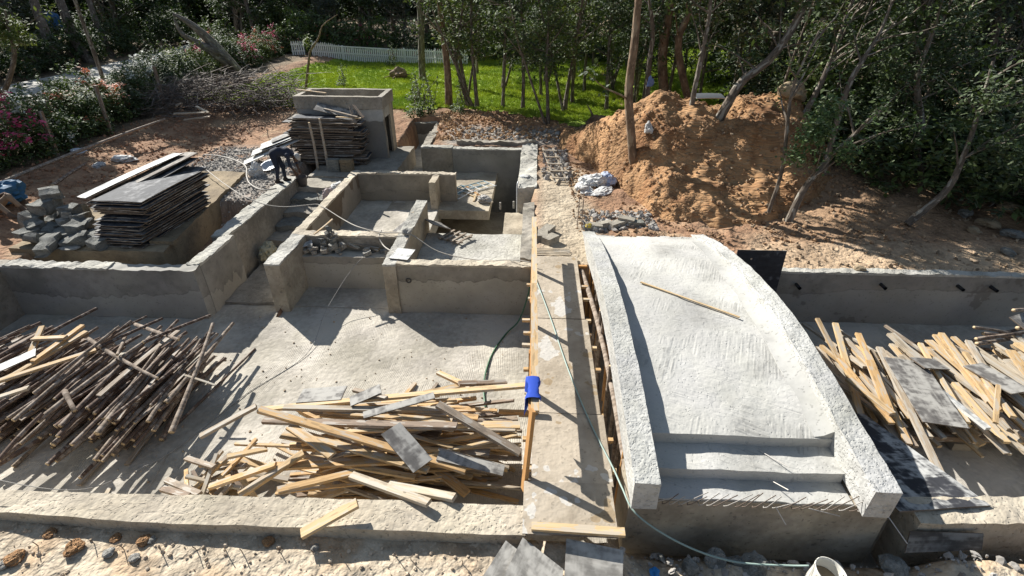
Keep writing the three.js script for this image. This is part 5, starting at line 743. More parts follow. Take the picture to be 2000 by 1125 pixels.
// steel trestle frames and timber on the sunlit slab
{
  const blue = plain(0.10, 0.28, 0.38, 0.5), wht = plain(0.6, 0.62, 0.62, 0.5);
  [[895, 372, 1.15, blue], [903, 378, 1.1, wht], [930, 362, 0.75, blue], [940, 366, 0.72, wht]].forEach(([u, v, yaw, m], i) => { const p = onY(u, v, 0.36 + i * 0.035), t = thing('steel_frame', m === blue ? 'blue steel trestle frame lying on the sunlit slab' : 'white steel trestle frame lying on the sunlit slab', 'frame', V(p.x, 0.365 + i * 0.034, p.z), m === blue ? 'blue trestle frames' : 'white trestle frames'); t.rotation.y = yaw; for (const s of [-0.17, 0.17]) mesh('tube', new Builder().tube([V(-0.5, 0, s), V(0.5, 0, s)], [0.015, 0.015], 7).geo(), m, t); for (let k = 0; k < 4; k++) mesh('crossbar', new Builder().tube([V(-0.45 + k * 0.3, 0, -0.17), V(-0.45 + k * 0.3, 0, 0.17)], [0.011, 0.011], 6).geo(), m, t); });
  const H = new Heap(-3, -1.4, -18.4, -14.3, () => 0.35); for (const [a, b, k] of [[[910, 362], [940, 385], 0], [[905, 375], [945, 390], 1], [[920, 368], [962, 398], 3], [[930, 380], [925, 392], 2]]) { const q = between(a, b, 0.38); dropPlank(H, 'batten', 'timber batten among the trestle frames', 'batten', 'battens among the trestle frames', q.x, q.z, q.ang, q.L, 0.05, 0.03, k === 0 ? M.railWood : M.pine[k]); }
  for (const [x, l] of [[-1.15, 0], [-0.95, 0]]) { const o = mesh('pipe_end', new THREE.CylinderGeometry(0.03, 0.03, 0.22, 10), M.stonePale); const p = x === -1.15 ? onY(977, 405, 0.45) : onY(1003, 403, 0.45); o.position.set(p.x, 0.5, p.z); o.geometry.setAttribute('color', new THREE.Float32BufferAttribute(new Float32Array(o.geometry.attributes.position.count * 3).fill(1), 3)); tag(o, 'short pale pipe end standing at the pit edge', 'pipe', 'pipe ends at the pit edge'); }
  tag(mesh('pipe', new Builder().tube([V(-0.52, -0.3, -14.72), V(-0.52, 1.22, -14.72), V(-0.5, 1.245, -15.0)], [0.022, 0.022, 0.022], 8).geo(), plain(0.7, 0.7, 0.68, 0.4)), 'white plastic pipe on the broad side wall corner', 'pipe');
  tag(bag('cement_sack', 'scrap of white plastic on the broad side wall', 'plastic', -0.3, -15.5, 1.2, 0.16, 0.04, 0.1, 16.1), null);
}
// rebar cage beyond the bridge
{ const p = onY(1137, 448, 1.2), t = thing('rebar_cage', 'thin upright column rebar beside the bridge end', 'rebar', V(1.12, 1.15, -12.05)); for (const [x, z, h] of [[-0.05, -0.05, 0.75], [0.05, -0.05, 0.95], [0.05, 0.05, 0.7], [-0.05, 0.05, 0.85]]) mesh('bar', new Builder().tube([V(x, 0, z), V(x + 0.01, h, z - 0.02)], [0.007, 0.007], 5).geo(), M.steel, t); for (let i = 1; i < 4; i++) { const y = i * 0.18; mesh('stirrup', new Builder().tube([V(-0.06, y, -0.06), V(0.06, y, -0.06), V(0.06, y, 0.06), V(-0.06, y, 0.06), V(-0.06, y, -0.06)], [0.004, 0.004, 0.004, 0.004, 0.004], 4).geo(), M.steel, t); } }
// blocks behind the bridge end, by the path
{
  const r = rng(451); for (const [u, v, k] of [[1160, 443, 0], [1180, 440, 0.2], [1205, 441, 0.5], [1222, 438, -0.3], [1240, 440, 0.1]]) { const p = onY(u, v, 1.2), o = mesh('concrete_block', rbox(-0.2, 0.2, 0, 0.14, -0.1, 0.1, { s: 0.1, amp: 0.005, top: 0.006 }), pick([M.stone, M.concrete], r)); o.position.set(p.x, hs(p.x, p.z) - 0.01, p.z); o.rotation.set(rr(-0.1, 0.1, r), k, rr(-0.15, 0.15, r)); tag(o, 'grey concrete block lying behind the far bridge end', 'block', 'blocks behind the bridge end'); }
  for (const [u, v] of [[1060, 463], [1070, 452], [1075, 470]]) { const p = onY(u, v, 1.2), o = mesh('concrete_block', rbox(-0.18, 0.18, 0, 0.18, -0.12, 0.12, { s: 0.1, amp: 0.005, top: 0.006 }), M.concrete); o.position.set(p.x, groundY(p.x, p.z) - 0.02, p.z); o.rotation.y = r() * 2; tag(o, 'concrete block in the shade beside the narrow rough wall', 'block', 'blocks beside the narrow wall'); }
  const p = onY(1150, 437, 1.3), o = mesh('yellow_wrapper', crumple(0.08, 0.05, 0.06, 3.3), plain(0.6, 0.45, 0.06, 0.6)); o.position.set(p.x, hs(p.x, p.z) + 0.1, p.z); tag(o, 'crumpled yellow wrapper on the blocks behind the bridge', 'wrapper');
}
// dark shutter panel standing at the pool wall
{
  const o = mesh('shutter_panel', sheetGeo(0.98, 0.95, 0.02, 721, 0.005), [M.plyBlack, M.plyEdge]); o.rotation.order = 'YXZ'; o.rotation.set(Math.PI / 2 - 0.05, 0, 0); o.position.set(4.62, 1.24, -9.765); tag(o, 'dark shutter panel standing against the pool wall by bridge', 'board');
  const h = mesh('hole_plug', new THREE.CircleGeometry(0.02, 10), plain(0.6, 0.45, 0.32), o); h.position.set(-0.18, 0.024, -0.28); h.rotation.x = -Math.PI / 2;
  // black film-faced sheets leaning at the bridge foot
  const quad = (name, label, pts, mat, t = 0.018) => { const [a, b, c, d] = pts, n = b.clone().sub(a).cross(d.clone().sub(a)).normalize(), P = [], U = [], I = [], add = (q, u, v) => { P.push(q.x, q.y, q.z); U.push(u, v); }; const w = a.distanceTo(b), h = a.distanceTo(d), f = (off, flip) => { const k = P.length / 3; [[a, 0, 0], [b, w, 0], [c, w, h], [d, 0, h]].forEach(([q, u, v]) => add(q.clone().addScaledVector(n, off), u, v)); flip ? I.push(k, k + 2, k + 1, k, k + 3, k + 2) : I.push(k, k + 1, k + 2, k, k + 2, k + 3); }; f(t / 2, false); f(-t / 2, true); const L = [a, b, c, d]; const nf = I.length; for (let i = 0; i < 4; i++) { const p = L[i], q = L[(i + 1) % 4], k = P.length / 3, l = p.distanceTo(q); add(p.clone().addScaledVector(n, t / 2), 0, 0); add(q.clone().addScaledVector(n, t / 2), l, 0); add(q.clone().addScaledVector(n, -t / 2), l, t); add(p.clone().addScaledVector(n, -t / 2), 0, t); I.push(k, k + 2, k + 1, k, k + 3, k + 2); } const g = geoOf(P, U, null, I); g.addGroup(0, nf, 0); g.addGroup(nf, I.length - nf, 1); const pos = centred(g), m = mesh(name, g, [mat, M.plyEdge]); m.position.copy(pos); return tag(m, label, 'board'); };
  quad('plywood_sheet', 'black sheet with white cement smears leaning at the bridge foot', [V(4.3, 0.46, -6.4), V(4.3, 1.16, -4.12), V(5.42, 1.15, -4.26), V(5.32, 0.46, -6.5)], plyMat([0.035, 0.037, 0.045], [0.50, 0.50, 0.48], 0.06, 148));
  quad('plywood_sheet', 'dirty brown sheet hanging over the right kerb', [V(4.4, 1.0, -3.99), V(5.2, 1.02, -3.985), V(5.15, 0.9, -3.86), V(4.32, 0.82, -3.84)], plyMat([0.10, 0.085, 0.07], [0.26, 0.24, 0.21], 0.05, 149));
  // worn sheets at the near end of the walkway, one resting on the other
  const w1 = M.plyWorn;
  quad('plywood_sheet', 'worn grey sheet with split edge below the walkway end', [V(-0.36, 1.0, -2.95), V(0.36, 1.0, -2.95), onY(1100, 1112, 1.06), onY(1021, 1050, 1.165)], w1);
  quad('plywood_sheet', 'grey sheet squared to the bridge below the walkway end', [V(0.38, 0.96, -2.95), V(0.97, 0.94, -2.95), onY(1218, 1075, 1.1), onY(1106, 1052, 1.15)], w1);
  quad('plywood_sheet', 'worn grey sheet lowest of the three below the walkway end', [V(-0.62, 0.97, -2.95), V(-0.3, 0.97, -2.95), onY(1012, 1075, 1.1), onY(988, 1056, 1.13)], w1);
  quad('board_offcut', 'small grey offcut tilted on the near bank', [onY(935, 1082, 0.88), onY(955, 1092, 0.88), onY(968, 1075, 0.93), onY(948, 1062, 0.95)], w1);
}
// plastic drum at the lower edge
{
  const p = onY(1614, 1110, 1.0), t = thing('plastic_drum', 'white plastic drum with muddy inside below the bridge foot', 'drum', V(p.x, 0.62, p.z)), ym = plain(0.66, 0.64, 0.57, 0.5, { side: THREE.DoubleSide }), pts = [[0.001, 0.0], [0.17, 0.0], [0.175, 0.02], [0.185, 0.2], [0.19, 0.36], [0.2, 0.37], [0.2, 0.4], [0.186, 0.4], [0.178, 0.36], [0.172, 0.05], [0.001, 0.04]].map(([x, y]) => new THREE.Vector2(x, y));
  const db = mesh('body', new THREE.LatheGeometry(pts, 32), ym, t); const mud = mesh('mud', new THREE.CylinderGeometry(0.171, 0.171, 0.2, 24), plain(0.20, 0.15, 0.09), db); mud.position.y = 0.14; t.rotation.set(0.12, 0.4, -0.2); t.scale.setScalar(0.86);
}
{ const p = onY(1277, 1122, 0.62), o = mesh('blue_scrap', crumple(0.05, 0.03, 0.05, 5.5), plain(0.02, 0.2, 0.5, 0.5)); o.position.set(p.x, groundY(p.x, p.z) + 0.03, p.z); tag(o, 'small blue plastic scrap in the rubble', 'plastic'); }
// rebar starters on the near bank and along the kerb faces
{
  const r = rng(461); for (let i = 0; i < 15; i++) { const x = lerp(-6.1, -0.6, (i + r() * 0.8) / 15), z = -3.42 + 0.06 * gauss(r), y = groundY(x, z), o = mesh('rebar_starter', new Builder().tube([V(0, 0, 0), V(0.01, 0.07, 0.015), V(0.02 + 0.02 * gauss(r), 0.14, 0.04)], [0.005, 0.005, 0.005], 5).geo(), M.steel); o.position.set(x, y - 0.01, z); tag(o, 'rusty rebar starter standing in the near bank', 'rebar', 'rebar starters in the near bank'); }
  for (let i = 0; i < 46; i++) { const x = lerp(5.4, 12, (i + r() * 0.5) / 46), z = -10.06, o = mesh('rebar_starter', new Builder().tube([V(0, 0, 0), V(0.01, 0.14, -0.02)], [0.004, 0.004], 4).geo(), M.steel); o.position.set(x, 1.12, z); tag(o, 'rusty rebar starter behind the right pool wall', 'rebar', 'rebar starters behind the right wall'); }
  for (let i = 0; i < 16; i++) { const x = rr(-6.4, -5.85, r), z = rr(-14.5, -12.2, r), o = mesh('rebar_starter', new Builder().tube([V(0, 0, 0), V(0.05 * gauss(r), 0.35, 0.04 * gauss(r))], [0.005, 0.005], 5).geo(), M.steel); o.position.set(x, 0.2 + (-11.9 - z) * 0.25, z); tag(o, 'rusty bar sticking up from the channel steps', 'rebar', 'bars in the channel steps'); }
}
// loose rock on the right pool wall, poles on the left bank
{ const p = onY(1672, 523, 1.22), o = mesh('stone', rockGeo(41, 2), M.slabEdge); o.position.set(p.x, 1.25, -9.93); o.scale.set(0.1, 0.07, 0.08); tag(o, 'brown stone on top of the right pool wall', 'stone'); }
{ const a = V(-14.4, 1.62, -12.6), b = V(-13.6, 1.9, -19.2), o = mesh('long_pole', poleGeo(a.distanceTo(b), 0.05, ++pieceSeed), [M.poleBark[3], M.cutEnd]); o.position.copy(a).add(b).multiplyScalar(0.5); o.quaternion.setFromUnitVectors(V(1, 0, 0), b.clone().sub(a).normalize()); tag(o, 'long weathered pole lying along the left soil bank', 'pole'); }
{ const a = onY(105, 365, 1.6), b = onY(170, 322, 1.65), o = mesh('long_pole', poleGeo(a.distanceTo(b), 0.045, ++pieceSeed), [M.poleBark[1], M.cutEnd]); o.position.copy(a).add(b).multiplyScalar(0.5); o.quaternion.setFromUnitVectors(V(1, 0, 0), b.clone().sub(a).normalize()); tag(o, 'short dark pole beside the long pole on the bank', 'pole'); }
{ const m = mesh('wash_basin', new THREE.LatheGeometry([[0.001, 0.0], [0.16, 0.0], [0.24, 0.09], [0.27, 0.1], [0.27, 0.11], [0.235, 0.1], [0.155, 0.012], [0.001, 0.012]].map(([x, y]) => new THREE.Vector2(x, y)), 28), plain(0.45, 0.46, 0.48, 0.35, { metalness: 0.5, side: THREE.DoubleSide })); m.position.set(-8.42, groundY(-8.42, -16.0) + 0.08, -16.0); m.rotation.set(0.35, 0, 0.1); tag(m, 'shallow round metal basin beside the worker', 'basin'); }
{ const m = mesh('bucket', new THREE.LatheGeometry([[0.001, 0.0], [0.12, 0.0], [0.16, 0.26], [0.17, 0.265], [0.15, 0.255], [0.11, 0.012], [0.001, 0.012]].map(([x, y]) => new THREE.Vector2(x, y)), 24), plain(0.09, 0.08, 0.075, 0.6, { side: THREE.DoubleSide })); m.position.set(-7.05, 1.0, -15.1); tag(m, 'dark mortar bucket below the bent worker', 'bucket'); }
// ------------------------------------------------------------------ trees, shrubs, hedge
const G_DARK = [[0.036, 0.066, 0.012], [0.070, 0.116, 0.020]], G_MID = [[0.058, 0.100, 0.014], [0.108, 0.165, 0.026]], G_YEL = [[0.09, 0.14, 0.02], [0.17, 0.22, 0.035]], G_GREY = [[0.06, 0.085, 0.055], [0.11, 0.135, 0.09]];
function leafCloud(b, c, rad, n, L, cols, r, up = 0.5) {   // a clump of leaves round a point
  for (let i = 0; i < n; i++) {
    const p = V(c.x + gauss(r) * rad, c.y + gauss(r) * rad * 0.8, c.z + gauss(r) * rad), d = V(gauss(r), gauss(r) * 0.6 - 0.15, gauss(r)).normalize(), nn = V(gauss(r) * 0.8, up + r(), gauss(r) * 0.8).normalize();
    const t = r(), k = 0.8 + 0.45 * r(), l = L * (0.7 + 0.6 * r()); nn.addScaledVector(d, -nn.dot(d)).normalize(); b.leaf(p, d, nn, l, l * 0.5, [lerp(cols[0][0], cols[1][0], t) * k, lerp(cols[0][1], cols[1][1], t) * k, lerp(cols[0][2], cols[1][2], t) * k]);
  }
}
function limb(b, a, dir, L, r0, r1, n, r, droop = 0.1, seg = 5) {
  const pts = [a.clone()], rad = [r0], d = dir.clone().normalize();
  for (let i = 1; i <= n; i++) { d.add(V(gauss(r) * 0.22, gauss(r) * 0.16 + droop, gauss(r) * 0.22)).normalize(); pts.push(pts[i - 1].clone().addScaledVector(d, L / n)); rad.push(lerp(r0, r1, i / n)); }
  b.tube(pts, rad, seg); return pts;
}
// o: h height, r0 trunk radius, lean [x,z], stems, y0 where the crown starts, cr crown radius, n clumps, m leaves a clump, L leaf length, cols
function treeGeo(seed, o) {
  const r = rng(seed), tb = new Builder(), lb = new Builder(), tips = [];
  for (let s = 0; s < (o.stems || 1); s++) {
    const sp = s ? V(gauss(r) * 0.25, 0, gauss(r) * 0.25) : V(0, 0, 0), lean = V((o.lean?.[0] || 0) + gauss(r) * 0.09 * (s ? 2.5 : 1), 1, (o.lean?.[1] || 0) + gauss(r) * 0.09 * (s ? 2.5 : 1));
    const h = o.h * (s ? rr(0.75, 1, r) : 1), n = 9, pts = [], rad = [], k = s ? 0.7 : 1; let p = sp.clone().setY(-0.25); const d = lean.normalize();
    for (let i = 0; i <= n; i++) { pts.push(p.clone()); rad.push(o.r0 * k * lerp(1, 0.28, i / n) * (i === 0 ? 1.35 : 1)); d.add(V(gauss(r) * 0.07, 0.02, gauss(r) * 0.07)).normalize(); p = p.clone().addScaledVector(d, h / n); }
    tb.tube(pts, rad, 8);
    const nl = Math.round((o.limbs || 9) * k);
    for (let i = 0; i < nl; i++) { const t = lerp(o.y0 / h, 0.98, (i + r() * 0.8) / nl), j = Math.min(n - 1, Math.floor(t * n)), a = pts[j].clone().lerp(pts[j + 1], t * n - j), an = r() * 6.28, el = rr(0.1, 0.8, r), L = o.cr * rr(0.6, 1.1, r) * (1 - 0.35 * t), q = limb(tb, a, V(Math.cos(an) * Math.cos(el), Math.sin(el), Math.sin(an) * Math.cos(el)), L, rad[j] * 0.5, 0.012, 5, r, 0.04); tips.push(q[3], q[5]); for (let w = 0; w < 2; w++) { const e = limb(tb, q[2 + w], V(gauss(r), gauss(r) * 0.5 + 0.1, gauss(r)), L * 0.5, 0.014, 0.005, 3, r, 0.0, 4); tips.push(e[2], e[3]); } }
    tips.push(pts[n]);
  }
  for (let i = 0; i < o.n; i++) { const t = tips[Math.floor(r() * tips.length)], c = t.clone().add(V(gauss(r), gauss(r) * 0.8, gauss(r)).multiplyScalar(o.cr * (o.spread ?? 0.2))); if (c.y < o.y0 * 0.75) continue; leafCloud(lb, c, o.clump || 0.22, o.m, o.L, o.cols, r); }
  return [tb.geo(), lb.geo()];
}
function addTree(name, label, geos, bark, leaf, x, z, o = {}) {
  const y = o.y ?? (x > 0.9 && x < 9.6 && z < -11.5 && z > -20.2 ? Math.max(groundY(x, z), moundY(x, z)) : groundY(x, z)), t = thing(name, label, 'tree', V(x, y, z), o.group);
  mesh('trunk', geos[0], bark, t); if (geos[1]) mesh('crown', geos[1], leaf, t); t.rotation.set(0, o.turn || 0, 0); t.scale.setScalar(o.s || 1); return t;
}
// slim trees on the lawn
{
  const kinds = [0, 1, 2, 3].map((i) => treeGeo(801 + i, { h: 6.2, r0: 0.085, y0: 2.0, cr: 1.6, limbs: 13, stems: 1 + (i % 3), n: 130, m: 20, L: 0.15, cols: i === 2 ? G_YEL : i === 1 ? G_MID : G_DARK, spread: 0.2, clump: 0.26 }));
  const lab = ['slim lawn tree with dark glossy crown and single stem', 'slim twin stemmed lawn tree with mid green crown', 'multi stemmed lawn tree with yellowish green crown', 'slim lawn tree with dark crown and straight bare stem'], r = rng(811);
  const spots = [[-3.1, -24.4, 2], [-2.6, -23.9, 1], [-1.5, -24.0, 0], [-0.6, -23.6, 3], [0.5, -21.9, 1], [-1.8, -28.6, 1], [1.6, -25.0, 3], [3.0, -23.6, 0], [2.4, -28.2, 0], [4.6, -25.8, 1], [0.4, -30.4, 2], [5.2, -30.6, 3], [2.8, -34.0, 0], [7.2, -27.6, 1], [-0.8, -34.5, 3], [6.6, -22.8, 0], [0.8, -38.2, 1], [8.2, -34.6, 3], [4.2, -22.2, 3], [-2.2, -37.8, 0], [10.2, -30.2, 0], [5.8, -37.2, 1], [1.2, -23.4, 2], [2.0, -31.2, 3], [3.8, -28.4, 2], [5.6, -24.0, 3], [6.4, -33.4, 0], [0.2, -26.6, 0], [3.6, -37.0, 3], [-3.6, -33.2, 3], [8.6, -24.6, 1], [4.0, -31.8, 1]];
  spots.forEach(([x, z, k]) => addTree('lawn_tree', lab[k], kinds[k], M.bark, M.leaf, x, z, { turn: r() * 6.28, s: rr(0.9, 1.15, r), group: 'slim trees standing in the lawn' }));
}
// trees in the forest: behind the fence, right bank, left of the road
{
  const kinds = [0, 1, 2, 3].map((i) => treeGeo(821 + i, { h: 9.2, r0: 0.17, y0: 1.6, cr: 2.7, limbs: 16, n: 170, m: 22, L: 0.24, cols: [G_DARK, G_MID, G_DARK, G_GREY][i], lean: [i === 3 ? 0.25 : 0.05, 0], spread: 0.2, clump: 0.36 }));
  const r = rng(822), lab = [['dense dark forest tree behind the picket fence', 'mid green forest tree behind the picket fence', 'tall dark forest tree with broad crown behind the fence', 'greyish green forest tree leaning behind the fence'], ['dense dark forest tree on the right bank', 'mid green forest tree on the right bank', 'broad dark forest tree on the right bank', 'greyish green leaning forest tree on the right bank'], ['dense dark tree left of the road', 'mid green tree left of the road', 'broad dark tree left of the road', 'greyish green leaning tree left of the road']];
  const grp = ['forest trees behind the fence', 'forest trees on the right bank', 'forest trees left of the road'];
  const put = (x, z, zone, s) => { const k = Math.floor(r() * 4); addTree('forest_tree', lab[zone][k], kinds[k], M.bark, M.leaf, x, z, { turn: r() * 6.28, s: s * rr(0.85, 1.15, r), group: grp[zone] }); };
  for (let i = 0; i < 13; i++) put(-19 + i * 2.9 + gauss(r), -44.5 + gauss(r) * 1.2, 0, 0.95);
  for (let i = 0; i < 14; i++) put(-24 + i * 3.6 + gauss(r), -51 + gauss(r) * 1.5, 0, 1.25);
  for (let i = 0; i < 14; i++) put(-38 + i * 5.2 + gauss(r), -62 + gauss(r) * 2, 0, 1.7);
  for (const [x, z] of [[9.6, -19.4], [11.4, -17.6], [13.2, -16.4], [12.4, -20.4], [15.2, -18.4], [17.4, -16.6], [9.0, -22.8], [11.2, -24.4], [14.0, -23.4], [17.6, -21.4], [20.6, -18.6], [13.6, -28], [17.4, -26.6], [21.6, -24.6], [25.2, -21.4], [11, -36], [16, -33], [21, -31], [26, -28], [30.5, -24], [15, -41], [21, -38.5], [27, -35.5], [33, -30.5], [29, -42], [36, -37]]) put(x, z, 1, z < -26 ? 1.15 : 0.85);
  for (const [x, z] of [[-32.5, -31], [-34.5, -38], [-33.5, -45], [-38, -33], [-39, -41.5], [-37.5, -50], [-44, -38], [-45, -47], [-43, -57], [-36, -27], [-41, -30], [-24.5, -47], [-23.5, -55], [-30, -58], [-50, -44], [-51, -56], [-21.5, -43.5], [-20.5, -49], [-27, -51], [-28.5, -66], [-36, -66], [-44, -68], [-41, -36], [-47, -33], [-55, -38], [-34, -24], [-40, -24], [-46, -27]]) put(x, z, 2, z < -44 ? 1.35 : 1.1);
}
// low bushes that close the forest edge
function bushGeo(seed, rx, ry, n, m, L, cols, flower) {
  const r = rng(seed), tb = new Builder(), lb = new Builder(), fb = flower ? new Builder() : null;
  for (let i = 0; i < 7; i++) { const an = r() * 6.28; limb(tb, V(gauss(r) * 0.15, -0.1, gauss(r) * 0.15), V(Math.cos(an) * 0.5, 1, Math.sin(an) * 0.5), ry * rr(0.9, 1.4, r), 0.03, 0.008, 5, r, 0, 5); }
  for (let i = 0; i < n; i++) { const an = r() * 6.28, q = Math.sqrt(r()), el = r(), x = Math.cos(an) * q * rx, z = Math.sin(an) * q * rx, y = ry * 2 * (0.05 + 0.95 * el * Math.sqrt(Math.max(0.05, 1 - q * q * 0.8))) * (1 + 0.25 * noise3(x * 2 + seed, z * 2, 0.5)); leafCloud(lb, V(x, y, z), 0.17, m, L, cols, r); if (fb && q > 0.35 && el > 0.25 && noise3(x * 1.2 + seed, y * 1.2, z * 1.2) > flower[1]) leafCloud(fb, V(x * 1.12, y + 0.16, z * 1.12), 0.14, 14, 0.13, flower[0], r, 0.6); }
  for (let i = 0; i < 9; i++) { const an = r() * 6.28, q = rr(0.2, 0.9, r) * rx, p = limb(tb, V(Math.cos(an) * q, ry * 1.3, Math.sin(an) * q), V(gauss(r) * 0.4, 1, gauss(r) * 0.4), rr(0.5, 1.1, r), 0.01, 0.004, 4, r, 0.02, 4); for (const t of p) leafCloud(lb, t, 0.06, 5, L * 0.8, cols, r); }
  return [tb.geo(), lb.geo(), fb && fb.geo()];
}
{
  const r = rng(831), kinds = [0, 1, 2].map((i) => bushGeo(841 + i, 1.5, 0.95, 120, 20, 0.19, [G_DARK, G_DARK, G_MID][i])), lab = [['dark bush at the forest edge behind the fence', 'dense dark bush behind the fence', 'mid green bush behind the fence'], ['dark bush in the shade of the right bank', 'dense dark bush on the right bank', 'mid green bush on the right bank'], ['dark bush beside the road', 'dense dark bush beside the road', 'mid green bush beside the road']], grp = ['bushes behind the fence', 'bushes on the right bank', 'bushes beside the road'];
  const put = (x, z, zone, s) => { const k = Math.floor(r() * 3), t = thing('forest_bush', lab[zone][k], 'bush', V(x, groundY(x, z), z), grp[zone]); mesh('stems', kinds[k][0], M.bark, t).userData.kind = 'stuff'; mesh('foliage', kinds[k][1], M.leaf, t); t.rotation.y = r() * 6.28; t.scale.set(s, s * rr(0.8, 1.25, r), s); };
  for (let i = 0; i < 12; i++) put(-16.5 + i * 2.5 + gauss(r) * 0.5, -40.2 + gauss(r) * 0.5, 0, 1.15);
  for (const [x, z] of [[9.0, -17.8], [10.6, -16.2], [12.4, -14.8], [14.6, -13.9], [16.8, -13.2], [10.4, -20.6], [8.4, -20.8], [13.6, -18.6], [16.0, -16.2], [18.6, -15.2], [12.6, -26], [15.6, -30.4], [19, -34], [23, -27], [11.8, -31.6], [9.4, -26.4], [14, -36.4], [19.6, -22.6], [24, -19], [9.2, -15.4], [10.4, -14.2], [11.8, -13.2], [13.4, -12.6], [12.2, -16.4], [15.2, -12.2], [8.6, -18.8], [11.4, -18.6]]) put(x, z, 1, 1.05);
  for (const [x, z] of [[-31.8, -28], [-32, -35], [-32.4, -41.6], [-31.6, -49], [-35.6, -33], [-36, -43], [-24.2, -43], [-22.5, -50.5], [-26, -55], [-30, -63], [-35.4, -56], [-40, -64], [-31.8, -31.6], [-32.2, -38.4], [-33, -45.2], [-34, -52], [-22, -46.6], [-24.6, -60], [-31, -25], [-36.5, -38.5], [-21, -54]]) put(x, z, 2, 1.3);
}
// the flowering hedge along the left boundary
{
  const PINK = [[0.50, 0.03, 0.13], [0.72, 0.09, 0.22]], WHITE = [[0.6, 0.62, 0.55], [0.72, 0.72, 0.66]], ORANGE = [[0.62, 0.20, 0.09], [0.75, 0.36, 0.24]], r = rng(851);
  const kinds = [[G_MID, [PINK, 0.05]], [G_MID, [WHITE, 0.5]], [G_MID, [ORANGE, 0.12]], [G_YEL, [PINK, 0.35]], [G_DARK, [WHITE, 0.6]]].map(([c, f], i) => bushGeo(861 + i, 1.3, 0.98, 250, 24, 0.13, c, f));
  const lab = ['dark hedge shrub with crimson pink bougainvillea flowers', 'hedge shrub with white flowers and mid green leaves', 'hedge shrub with orange pink bougainvillea flowers', 'yellow green hedge shrub with few pink flowers', 'dark green hedge shrub with sparse white flowers'];
  const spots = [[-15.9, -12.4, 3], [-16.4, -13.7, 0], [-16.3, -15.2, 0], [-16.5, -16.6, 1], [-16.4, -18.0, 1], [-16.7, -19.4, 2], [-16.6, -20.9, 4], [-17.0, -22.3, 1], [-17.0, -23.8, 4], [-17.3, -25.4, 4], [-17.4, -27.1, 3], [-17.6, -28.9, 3], [-17.5, -30.7, 4], [-17.6, -32.6, 0], [-17.7, -34.5, 3], [-17.8, -36.4, 2], [-17.9, -38.6, 0], [-15.6, -40.6, 2], [-13.2, -41.2, 0], [-18.6, -33, 2]];
  for (const [x, z, k] of spots) { const t = thing('hedge_shrub', lab[k], 'shrub', V(x, groundY(x, z), z), 'shrubs of the flowering hedge'), s = rr(0.85, 1.08, r); mesh('stems', kinds[k][0], M.bark, t).userData.kind = 'stuff'; mesh('foliage', kinds[k][1], M.leaf, t); mesh('flowers', kinds[k][2], M.leaf, t).userData.kind = 'stuff'; t.rotation.y = r() * 6.28; t.scale.set(s, s * rr(0.76, 0.96, r), s); }
  for (const [u, v, z, h] of [[312, 180, -21.8, 1.7], [195, 205, -18.5, 1.7], [235, 250, -16.0, 1.4]]) { const x = -15.2, o = mesh('fence_post', plank(h, 0.09, 0.09, ++pieceSeed), M.grey[1]); o.rotation.z = Math.PI / 2 - 0.05; o.position.set(x, groundY(x, z) + h / 2, z); tag(o, 'dark timber post standing in the flowering hedge', 'post', 'posts in the flowering hedge'); }
}
// low flowering bed behind the picket fence
{ const r = rng(871), k = bushGeo(872, 0.8, 0.35, 60, 14, 0.1, G_DARK, [[[0.45, 0.05, 0.08], [0.6, 0.12, 0.16]], 0.1]); for (let i = 0; i < 7; i++) { const t = thing('flower_bush', 'low bush with red flowers behind the picket fence', 'bush', V(-13.6 + i * 1.5, groundY(-12, -38.6), -38.7 + gauss(r) * 0.2), 'red flowered bushes behind the fence'); mesh('stems', k[0], M.bark, t).userData.kind = 'stuff'; mesh('foliage', k[1], M.leaf, t); mesh('flowers', k[2], M.leaf, t).userData.kind = 'stuff'; t.rotation.y = r() * 6; } }
// single trees that stand out
const trunkPath = (pts, radii, extra) => { const c = curve(pts, 14), b = new Builder(); b.tube(c, c.map((_, i) => { const t = i / 14 * (radii.length - 1), k = Math.min(radii.length - 2, Math.floor(t)); return lerp(radii[k], radii[k + 1], t - k); }), 9); if (extra) extra(b, c); return b; };
function ownTree(name, label, pts, radii, bark, o = {}) {
  const base = pts[0].clone(), rel = pts.map((p) => p.clone().sub(base)), r = rng(o.seed || 1), t = thing(name, label, 'tree', base), lb = new Builder();
  const b = trunkPath(rel, radii, (bb, c) => { for (let i = 0; i < (o.twigs || 0); i++) { const k = 5 + Math.floor(r() * 9), q = limb(bb, c[k], V(gauss(r) + (o.tx || 0), 0.3 + r() * 0.6, gauss(r)), rr(0.7, 1.8, r), 0.03, 0.006, 6, r, o.droop ?? 0.03, 5); if (o.leaves) for (const p of [q[3], q[5], q[6]]) leafCloud(lb, p, 0.22, o.leaves, o.L || 0.13, o.cols || G_DARK, r); } if (o.ivy) for (const p of c) leafCloud(lb, p, o.ivyR || 0.16, o.ivy, 0.1, o.cols || G_DARK, r); });
  for (const [c, rad, n] of o.clumps || []) for (let i = 0; i < n; i++) leafCloud(lb, c.clone().sub(base).add(V(gauss(r), gauss(r), gauss(r)).multiplyScalar(rad)), 0.2, 18, o.L || 0.13, o.cols || G_DARK, r);
  mesh('trunk', b.geo(), bark, t); if (lb.P.length) mesh('crown', lb.geo(), M.leaf, t); return t;
}
const gx = (u, v, z) => onZ(u, v, z);
ownTree('bare_tree', 'tall brown trunk forking high beside the red soil bank', [V(-3.92, 1.3, -24.2), gx(874, 140, -24.2), gx(866, 70, -24.2), gx(858, 0, -24.0), gx(852, -90, -24)], [0.19, 0.15, 0.13, 0.11, 0.08], M.barkBrown, { seed: 3, twigs: 3, leaves: 10 });
